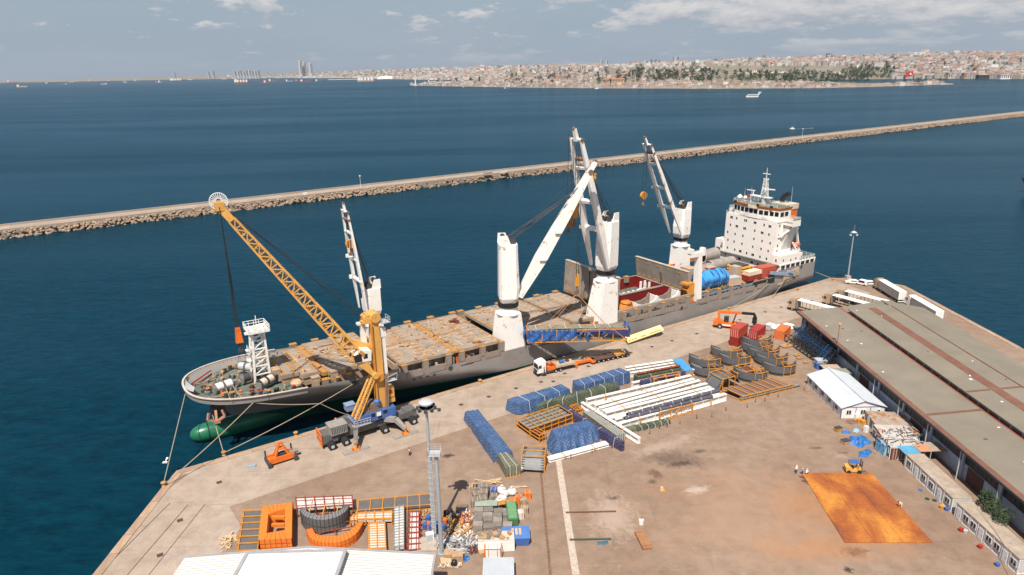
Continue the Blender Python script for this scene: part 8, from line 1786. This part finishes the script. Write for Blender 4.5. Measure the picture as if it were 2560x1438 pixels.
t=thing('light_mast','slim grey light mast standing alone at the far corner of the quay','light mast',G(2119,697));part('pole',MB().tube((0,0,0),(0,0,17.4),.3,10,.16),mg,t);part('base_block',MB().box((0,0,.6),(1.6,1.6,1.2)),MT['concrete'],t);part('lamp_head',MB().lathe((0,0,17),[(.9,0),(1.1,.3),(.3,.8)],10).box((1.1,0,16.4),(.7,.5,.6)).box((-1.1,0,16.4),(.7,.5,.6)),MT['alu'],t);part('aerial',MB().tube((0,0,17.8),(0,0,20),.08,5),MT['steel'],t)
for i,(px,py,c_)in enumerate(((1063,1322,0),(1078,1325,0),(1071,1303,0),(1071,1320,1),(1110,1325,0),(1112,1311,1),(1096,1318,0),(1115,1292,2),(1126,1286,2),(1135,1300,2))):
 t=thing('barrel',['blue barrel leftmost by the plinth','blue barrel directly left of the tall mast foot','blue barrel behind the left group','orange barrel between the blue ones left of the mast','blue barrel right of the shorter mast','orange barrel right of the shorter mast','blue barrel half hidden between the masts','dark tyre stack left one behind the masts','dark tyre stack in the middle behind the masts','dark tyre stack right one behind the masts'][i],'barrel' if c_<2 else 'tyres',G(px,py))
 m_=[MT['blue'],MT['orange'],MT['rubber']][c_];part('drum',MB().lathe((0,0,0),[(.42,0),(.45,.3),(.42,.6),(.45,.9),(.40,1.15)],12),m_,t);part('lid',MB().lathe((0,0,1.15),[(.40,0),(.38,.03)],12),m_,t)
cb_=mat('crate_tan',(.44,.29,.17),.85,var=.3,vs=2);gb2=mat('crate_grey',(.20,.175,.15),.85,var=.3,vs=1.5);bagm=mat('white_bag',(.62,.58,.54),.8,var=.15,vs=3,bump=.5,bs=4)
def crate2(px,py,d,m_,lb,rz_=0,nm='crate',cat='crate',z=0,bands=True):
 t=thing(nm,lb,cat,G(px,py)+Vector((0,0,z)),rz_);part('crate_body',MB().box((0,0,d[2]/2),d,0,.97),m_,t);b=MB()
 for k in(-.3,.3):b.box((k*d[0],0,d[2]/2),(.12,d[1]*1.03,d[2]*1.02))
 part('battens',b,cb_ if m_ is not cb_ else gb2,t);return t
G1=[(1194,1232,'leftmost grey crate in the back row of the stored crates'),(1211,1230,'grey crate in the back row beside the white bags'),(1192,1248,'grey crate second from the back at the left'),(1210,1246,'grey crate in front of the back row, right one'),(1188,1264,'grey crate third from the back at the left'),(1207,1262,'small grey crate third row right'),(1184,1229,'lone dark crate at the far left of the stored crates')]
for i,(px,py,lb)in enumerate(G1):crate2(px,py,(1.6,1.5,1.4+.2*(i%2)),gb2 if i<6 else cb_,lb,.1*(i%3))
for i,(px,py,lb)in enumerate(((1234,1236,'crate topped with blue sheet in the stored goods'),(1236,1252,'blue grey crate in front of the white bags'),(1318,1245,'orange topped cardboard crate, the farthest at the right'),(1308,1262,'tan cardboard crate at the right of the stored goods'),(1296,1256,'small orange crate beside the tan cardboard one'),(1311,1283,'tan carton stack at the right edge of the stored goods'),(1300,1294,'pale carton below the tan carton stack'),(1282,1266,'flat orange box behind the green container'))):crate2(px,py,(1.3,1.2,1.3),[MT['blue'],gb2,MT['orange'],cb_,MT['orange'],cb_,bagm,MT['orange']][i],lb,.15*(i%4)-.2)
for i,(px,py)in enumerate(((1254,1232),(1261,1240),(1256,1252),(1280,1236),(1248,1262))):
 t=thing('bulk_bag','white bulk bag, '+['rear one of the white group','second of the white group','front one of the white group','the one standing in a tan box at the right','small one before the grey slabs'][i],'bag',G(px,py),i);r=random.Random(i);b=bmesh.new();bmesh.ops.create_icosphere(b,subdivisions=2,radius=.9)
 for v in b.verts:v.co=Vector((v.co.x*r.uniform(.95,1.1),v.co.y*r.uniform(.95,1.1),max(-.6,v.co.z*.8)+.6))
 me=bpy.data.meshes.new('sack');b.to_mesh(me);b.free();me.materials.append(bagm);reuse('sack',me,t);part('sack_neck',MB().tube((0,0,1.2),(.1,0,1.6),.2,7,.3),bagm,t)
for i in range(3):
 x0=(1213,1230,1250)[i];t=thing('wood_pile',['loose planks behind the stored crates, left end','loose planks behind the stored crates, right end','single long plank lying right of the white bags'][i],'planks',G(x0 if i<2 else 1300,(1209,1206,1219)[i]));r=random.Random(i+40)
 for k in range((7,6,2)[i]):a_=r.uniform(-.35,.5);l_=r.uniform(1.2,2.2);o=part('plank',MB().beam((-l_*cos(a_),-l_*sin(a_),.1+.08*k),(l_*cos(a_),l_*sin(a_),.14+.08*k),.22,.08),dm[2],t)
t=thing('slab_store','big stack of grey weathered slabs and sheets in the middle of the stored goods','slab stack',G(1231,1318));r=random.Random(2)
for k in range(16):ix,iy=k%4,k//4;z0=r.uniform(1.0,1.5);part('slab',MB().box((-2.5+ix*1.7+r.uniform(-.1,.1),-.9+iy*1.35,z0/2),(1.62,1.28,z0),r.uniform(-.05,.05)),gb2 if k%3 else mat('slab_tan',(.30,.25,.21),.85,var=.3)if k==0 else bpy.data.materials.get('slab_tan'),t)
part('ribbed_sheet',MB().box((-1.2,5.0,1.3),(4,1.6,.1)),mat('mint_sheet',(.30,.36,.28),.7),t);part('rusty_sheet',MB().box((2.2,5.0,1.45),(2.6,1.2,.1),.2),MT['rustbar'],t)
t=thing('green_bin','long green open container beside the grey slabs','skip',G(1283,1316),radians(4));part('bin_body',MB().bb(-.9,.9,0,5.2,0,1.4),mat('bin_green',(.06,.17,.07),.6,var=.2),t);part('bin_load',MB().bb(-.75,.75,.15,5.0,1.4,1.6),mat('bin_load_green',(.14,.30,.14),.8,var=.3,vs=2),t);part('bin_rim',MB().bb(-.97,-.85,0,5.2,1.35,1.5).bb(.85,.97,0,5.2,1.35,1.5),mat('bin_rim_green',(.05,.13,.06),.6),t)
t=thing('skip','blue open skip with a plank load right of the grey slabs','skip',G(1290,1352),.05);part('skip_body',MB().box((0,0,.8),(4.0,2.8,1.5),0,1.12),MT['blue'],t);part('skip_rim',MB().box((0,0,1.6),(4.6,3.2,.12)),mat('blue_rim',(.08,.20,.50),.5),t)
for k in range(3):part('plank',MB().box((-.5+.6*k,.1,1.75),(.4,1.6,.12)),dm[2],t)
t=thing('white_container','white container with a small blue mark and junk on its roof','container',G(1196,1384),radians(3));ln=(G(1287,1382)-G(1196,1384)).length;part('shell',MB().bb(0,ln,0,2.4,.1,2.2),MT['white'],t);part('roof',MB().bb(.0,ln,0,2.4,2.2,2.28),mat('rust_white',(.58,.50,.42),.7,rust=.5,rs=1),t)
part('logo_mark',MB().lathe((ln*.5,-.02,1.2),[(.32,-.02),(.32,.01)],14,'y'),MT['blue'],t);part('logo_inner',MB().lathe((ln*.5+.05,-.05,1.12),[(.22,-.02),(.22,.01)],14,'y'),MT['white'],t)
cg=MB()
for k in range(int(ln/.4)):cg.bb(k*.4+.1,k*.4+.28,-.04,0,.3,2.0)
part('corrugation',cg,MT['white'],t);r=random.Random(12)
jk=[MB()for _ in range(3)]
for k in range(24):jk[k%3].box((r.uniform(.6,ln-.6),r.uniform(.4,2.1),2.45),(r.uniform(.4,1.6),r.uniform(.3,.9),r.uniform(.15,.5)),r.uniform(0,3))
for i,m_ in enumerate((cb_,gb2,MT['rustbar'])):part('roof_junk',jk[i],m_,t,kind='stuff')
crate2(1233,1392,(2.4,1.2,1.7),MT['white'],'orange framed crate with white panels in front of the white container',0);t=bpy.data.objects[-1]if False else None
t=thing('orange_cage','orange rack cage around the white panel crate','cage',G(1233,1395));b=MB()
for z in(.1,.9,1.8):b.beam((-1.35,-.2,z),(1.35,-.2,z),.14)
for x in(-1.35,-.45,.45,1.35):b.beam((x,-.2,0),(x,-.2,1.85),.12)
part('bars',b,MT['orange'],t);part('top_bars',MB().beam((-1.35,-.2,1.85),(-1.35,1.2,1.85),.12).beam((1.35,-.2,1.85),(1.35,1.2,1.85),.12),MT['orange'],t)
for i,(px,py,lb)in enumerate(((1123,1392,'stack of brown pallets left of the aluminium scrap'),(1145,1402,'tall pallet stack with slatted sides near the roof corner'),(1115,1404,'tilted pale pallet near the white roof'),(1210,1385,'pallet of brown blocks before the white container'))):
 t=thing('pallet_stack',lb,'pallets',G(px,py),.1*i)
 for k in range((5,7,2,4)[i]):part('pallet',MB().box((0,0,.1+.2*k),(1.7,1.4,.12)).box((-.7,0,.02+.2*k),(.15,1.4,.1)).box((.7,0,.02+.2*k),(.15,1.4,.1)),dm[2]if i==2 else cb_,t)
tag(MB().lathe((0,0,0),[(.5,0),(.6,.3),(.4,.9),(.1,1.1)],10).build('black_sack',MT['black'],loc=G(1136,1414)),'black rubbish sack beside the pallet stack','sack')
heap_sheet('small bright blue sheet beside the pallet stacks',1163,1398,.8,.6,.7,bs_,21)
def heap(lb,px,py,w,d,h,mats,n,seed,nm='scrap_heap',long_=1.0):
 r=random.Random(seed);t=thing(nm,lb,'scrap heap',G(px,py));bs=[MB()for _ in mats]
 for k in range(n):
  a=r.uniform(0,6.28);q=sqrt(r.random());x,y=w*q*cos(a),d*q*sin(a);z=h*(1-q)*r.random()+.1;e=r.uniform(0,3.1);l_=r.uniform(.2,.9)*long_
  bs[k%len(mats)].beam((x,y,z),(x+l_*cos(e),y+l_*sin(e),z+r.uniform(-.1,.3)),r.uniform(.06,.3),r.uniform(.05,.2))
 for b,m_ in zip(bs,mats):part('scrap_pieces',b,m_,t,kind='stuff')
heap('silvery aluminium scrap heap right of the mast feet',1144,1366,2.9,2.2,1.1,[MT['alu'],MT['steel'],ow,MT['alu'],gb2],330,1,long_=1.3)
heap('tan plates and boards heap above the aluminium scrap',1158,1335,1.5,2.2,.9,[cb_,ow,MT['rustbar']],120,2);heap('rusty rods on a blue skip left of the grey slabs',1166,1292,1.7,.9,.8,[MT['rustbar'],rd,MT['blue'],ow],110,3,long_=1.4);heap('orange and brown odds below the rusty rods',1163,1312,1.3,.9,.7,[MT['orange'],cb_,dm[1]],70,4)
heap('dark coils and cable scrap behind the masts',1129,1312,1.2,3.2,.7,[MT['dark'],gb2,MT['rustbar']],130,5);heap('tan cartons and rags between the slabs and the white container',1235,1346,3.4,.7,1.4,[cb_,ow,gb2],120,6);heap('splintered pale wood left of the grey panel rack',572,1357,1.1,2.2,.5,[dm[2]],46,7,'wood_heap',1.6);heap('pale debris before the pallet stacks',1125,1416,1.8,.6,.3,[ow,cb_],60,8)
heap('brown machine parts at the right of the aluminium scrap',1183,1380,.9,.8,.8,[dm[1],rd,MT['dark']],60,9);heap('dark mixed scrap by the narrow red and white rack',1067,1290,.9,1.3,.7,[MT['dark'],cb_,MT['rustbar']],60,10)
t=thing('roofed_box','corrugated grey roof of a small hut at the bottom edge','hut',G(1247,1440));rb3=MB()
for k in range(14):rb3.bb(-2.3+k*.33,-2.3+k*.33+.2,-2.4,1.6,2.1,2.2)
part('roof',MB().bb(-2.4,2.4,-2.4,1.6,1.98,2.1),rfm,t);part('roof_ribs',rb3,rfm,t);part('hut_wall',MB().bb(-2.2,2.2,-2.2,1.4,0,2.0),MT['grey'],t)
zz_=7.0;A=G(462,1394,zz_);B=G(1088,1386,zz_);hall=thing('hall','large hall with a white ribbed metal roof at the bottom left of the view','hall',(A.x,A.y,0),atan2((B-A).y,(B-A).x));W3=(B-A).length
hr=mat('hall_roof_white',(.66,.63,.60),.5,var=.05,vs=.2,dirt=.06)
def hz3(x):return zz_+1.5*(1-abs(x-W3*.5)/(W3*.5))
part('hall_walls',MB().bb(.3,W3-.3,-45,-.3,0,zz_-.3),MT['alu'],hall);b=MB()
b.add([(0,0,hz3(0)),(W3/2,0,hz3(W3/2)),(W3,0,hz3(W3)),(0,-46,hz3(0)),(W3/2,-46,hz3(W3/2)),(W3,-46,hz3(W3)),(0,0,zz_-.5),(W3,0,zz_-.5)],[(0,3,4,1),(1,4,5,2),(0,1,2,7,6)]);part('roof',b,hr,hall)
for k in range(60):
 y=-.4-k*.55
 if y<-20:break
 part('roof_rib',MB().add([(0.02,y,hz3(0)+.02),(W3/2,y,hz3(W3/2)+.02),(W3/2,y-.12,hz3(W3/2)+.08),(0.02,y-.12,hz3(0)+.08)],[(0,1,2,3)]).add([(W3/2,y,hz3(W3/2)+.02),(W3,y,hz3(W3)+.02),(W3,y-.12,hz3(W3)+.08),(W3/2,y-.12,hz3(W3/2)+.08)],[(0,1,2,3)]),hr,hall)
part('roof_edge',MB().beam((0,0,zz_),(W3/2,0,hz3(W3/2)),.3,.35).beam((W3/2,0,hz3(W3/2)),(W3,0,zz_),.3,.35).beam((W3,0,zz_),(W3,-46,zz_),.35,.35),mat('roof_edge_grey',(.34,.33,.33),.6),hall)
x0,x1=W3*.27,W3*.655;p=G(640,1399,9.0);iy=-1.35
part('raised_bay',MB().add([(x0,iy,hz3(x0)),(x1,iy,hz3(x1)),(x1,-30,hz3(x1)),(x0,-30,hz3(x0)),(x0,iy,hz3(x0)+.9),(x1,iy,hz3(x1)+.9),(x1,-30,hz3(x1)+.9),(x0,-30,hz3(x0)+.9)],[(4,5,6,7),(0,4,7,3),(1,2,6,5),(0,1,5,4)]),hr,hall)
part('bay_edge',MB().beam((x0,iy,hz3(x0)+.95),(x1,iy,hz3(x1)+.95),.35,.3).beam((x0,iy,hz3(x0)+.95),(x0,-30,hz3(x0)+.95),.5,.2).beam((x1,iy,hz3(x1)+.95),(x1,-30,hz3(x1)+.95),.5,.2),bpy.data.materials['roof_edge_grey'],hall)
hullc={'r':mat('far_hull_red',(.30,.055,.04),.6),'d':mat('far_hull_dark',(.06,.07,.09),.6),'w':mat('far_hull_white',(.60,.60,.60),.6),'t':mat('far_hull_tan',(.42,.30,.24),.7)}
def far_ship(px,py,wpx,c,lb,kind=0,flip=1,D=None):
 q=G(px,py,WZ)
 if q.y>13500:q=q*(13500/q.y);q.z=WZ
 ln=wpx*q.y/F*1.0;h_=ln*.07;t=thing('anchored_ship',lb,'ship',q,0);x=ln/2;s=flip
 part('hull',MB().xz([(-x*s,0),(x*.93*s,0),(x*1.02*s,h_*1.5),(x*.8*s,h_),(-x*.97*s,h_)],-ln*.07,ln*.07),hullc[c],t)
 bx=-x*.75 if kind!=2 else x*.1;bh=h_*(2.2 if kind!=1 else 1.6)
 part('deckhouse',MB().box((bx*s,0,h_+bh/2),(ln*.16,ln*.10,bh)).box((bx*s,0,h_+bh*1.1),(ln*.10,ln*.12,bh*.3)),MT['white'],t)
 dk=MB()
 if kind==0:
  for k in range(3):dk.tube((x*(-.2+.35*k)*s,0,h_),(x*(-.2+.35*k)*s,0,h_*2.6),ln*.008,5)
 elif kind==3:
  for k in range(4):dk.box((x*(-.45+.38*k)*s,0,h_*2.0),(ln*.11,ln*.08,h_*2.2))
 else:dk.box((x*.2*s,0,h_*1.2),(ln*.4,ln*.09,h_*.4));dk.tube((bx*s,0,h_+bh),(bx*s,0,h_+bh*1.9),ln*.006,5)
 part('deck_gear',dk,MT['white']if kind==3 else hullc[c]if kind else MT['alu'],t)
far=[(30,207,22,'r','hazy red ship leftmost on the horizon',0,1),(57,218,28,'t','tan coaster with a tall stern, nearest the left edge',1,1),(125,210.5,20,'d','dark hulled white topped ship second from the left',1,1),(164,211.5,11,'t','small tug-like vessel right of the dark hulled ship',2,1),(178,206,10,'w','small white vessel left of the pale pair on the horizon',1,-1),(192,203.5,8,'w','tiny pale vessel on the horizon',1,1),(219,203.5,14,'t','tan freighter left of centre of the anchorage',0,-1),(241,200.5,7,'w','tiny hazy freighter, left one of two on the horizon',0,1),(268,199.5,8,'w','tiny hazy freighter, right one of two on the horizon',0,-1),(260,211,14,'w','low pale barge in the middle of the anchorage',1,-1),(312,207,14,'t','tan and white freighter with its bridge forward',2,1),(308,200.5,7,'w','tiny vessel behind the tan and white freighter',1,1),(342,204,12,'d','dark small freighter in the middle distance',0,1),(337,200.5,8,'w','tiny vessel behind the dark small freighter',0,-1),(397,206.5,18,'t','tan freighter left of the big white rigged ship',2,1),(386,200.5,6,'w','tiny vessel behind the tan freighter',1,1),(441,203.5,30,'d','big bulk carrier with white deck cranes under the thin grey tower',3,1),(476,200,11,'w','white vessel right of the big bulk carrier',1,1),(560,198.5,9,'w','small white vessel before the apartment slabs',1,1),(604,208,36,'r','long red tanker below the apartment slabs',3,1),(661,208,24,'r','red tanker, left one of the overlapping pair',2,1),(684,204.5,24,'r','red tanker, right one of the overlapping pair',0,1),(724,204,18,'t','brown freighter between the red tankers',0,1),(745,202.5,12,'r','small red vessel behind the brown freighter',1,1),(765,205,27,'r','red freighter with a white bridge below the three towers',1,1),(800,204.5,22,'d','grey and white freighter right of the three towers',0,1),(915,203.5,42,'t','row of rusty laid up hulls before the green spit',3,1),(945,200.5,24,'r','rusty laid up hull right of the longer row',0,-1)]
for a in far:far_ship(*a)
q=G(1880,243,WZ);sc_=q.y/F;t=thing('ferry','white passenger ferry crossing before the far peninsula with a wake behind','ferry',q);ln=30*sc_
part('hull',MB().xz([(-ln/2,0),(ln*.48,0),(ln/2,ln*.07),(-ln*.54,ln*.08)],-ln*.1,ln*.1),MT['white'],t);part('upper_deck',MB().bb(-ln*.42,ln*.46,-ln*.09,ln*.09,ln*.08,ln*.15).bb(-ln*.36,ln*.44,-ln*.09,ln*.09,ln*.17,ln*.21),MT['white'],t);part('window_band',MB().bb(-ln*.4,ln*.44,-ln*.095,-ln*.09,ln*.10,ln*.135).bb(-ln*.34,ln*.42,-ln*.095,-ln*.09,ln*.155,ln*.17),MT['dark'],t)
wk=mat('wake_foam',(.34,.44,.50),.8,var=.5,vs=.05);part('wake',MB().add([(ln*.4,-ln*.06,.05),(ln*.4,ln*.08,.05),(ln*4.6,360,.05),(ln*4.6,335,.05)],[(0,3,2,1)]),wk,t)
def motorboat(px,py,wpx,lb,wl=5):
 q=G(px,py,WZ);sc_=q.y/F;ln=wpx*sc_;t=thing('motorboat',lb,'boat',q,.1);part('hull',MB().xz([(-ln/2,.1*ln),(-ln*.35,0),(ln/2,0),(ln/2,.18*ln),(-ln*.5,.2*ln)],-ln*.16,ln*.16),MT['white'],t);part('cabin',MB().box((ln*.05,0,.3*ln),(ln*.45,ln*.24,.22*ln),0,.8),MT['white'],t);part('cabin_window',MB().box((ln*.05,0,.31*ln),(ln*.47,ln*.25,.06*ln)),MT['glass'],t)
 part('wake',MB().add([(ln*.5,-ln*.1,.05),(ln*.5,ln*.1,.05),(ln*wl,ln*1.0,.05),(ln*wl,ln*.6,.05)],[(0,3,2,1)]),wk,t)
motorboat(1980,323,12,'white motorboat beyond the right part of the breakwater');motorboat(1491,222.5,9,'small white boat off the far lighthouse',2);motorboat(1262,221,5,'tiny white boat off the left part of the far shore',2);motorboat(1158,188+30,4,'tiny boat close under the left part of the far shore',2)
q=G(2575,482,WZ);t=thing('dark_ship','dark bow of a ship just entering at the right edge','ship',q);part('hull',MB().add([(-7,0,9),(22,-8,9),(22,8,9),(-1.5,0,0),(22,-6,0),(22,6,0)],[(0,1,2),(0,3,4,1),(0,2,5,3),(1,4,5,2)]),mat('dark_hull',(.012,.014,.022),.5),t);part('bulwark',MB().beam((-7,0,9.3),(22,-8,9.3),.4,.8).beam((-7,0,9.3),(22,8,9.3),.4,.8),MT['dark'],t)
q=G(2598,520,WZ)
bpy.context.view_layer.update()
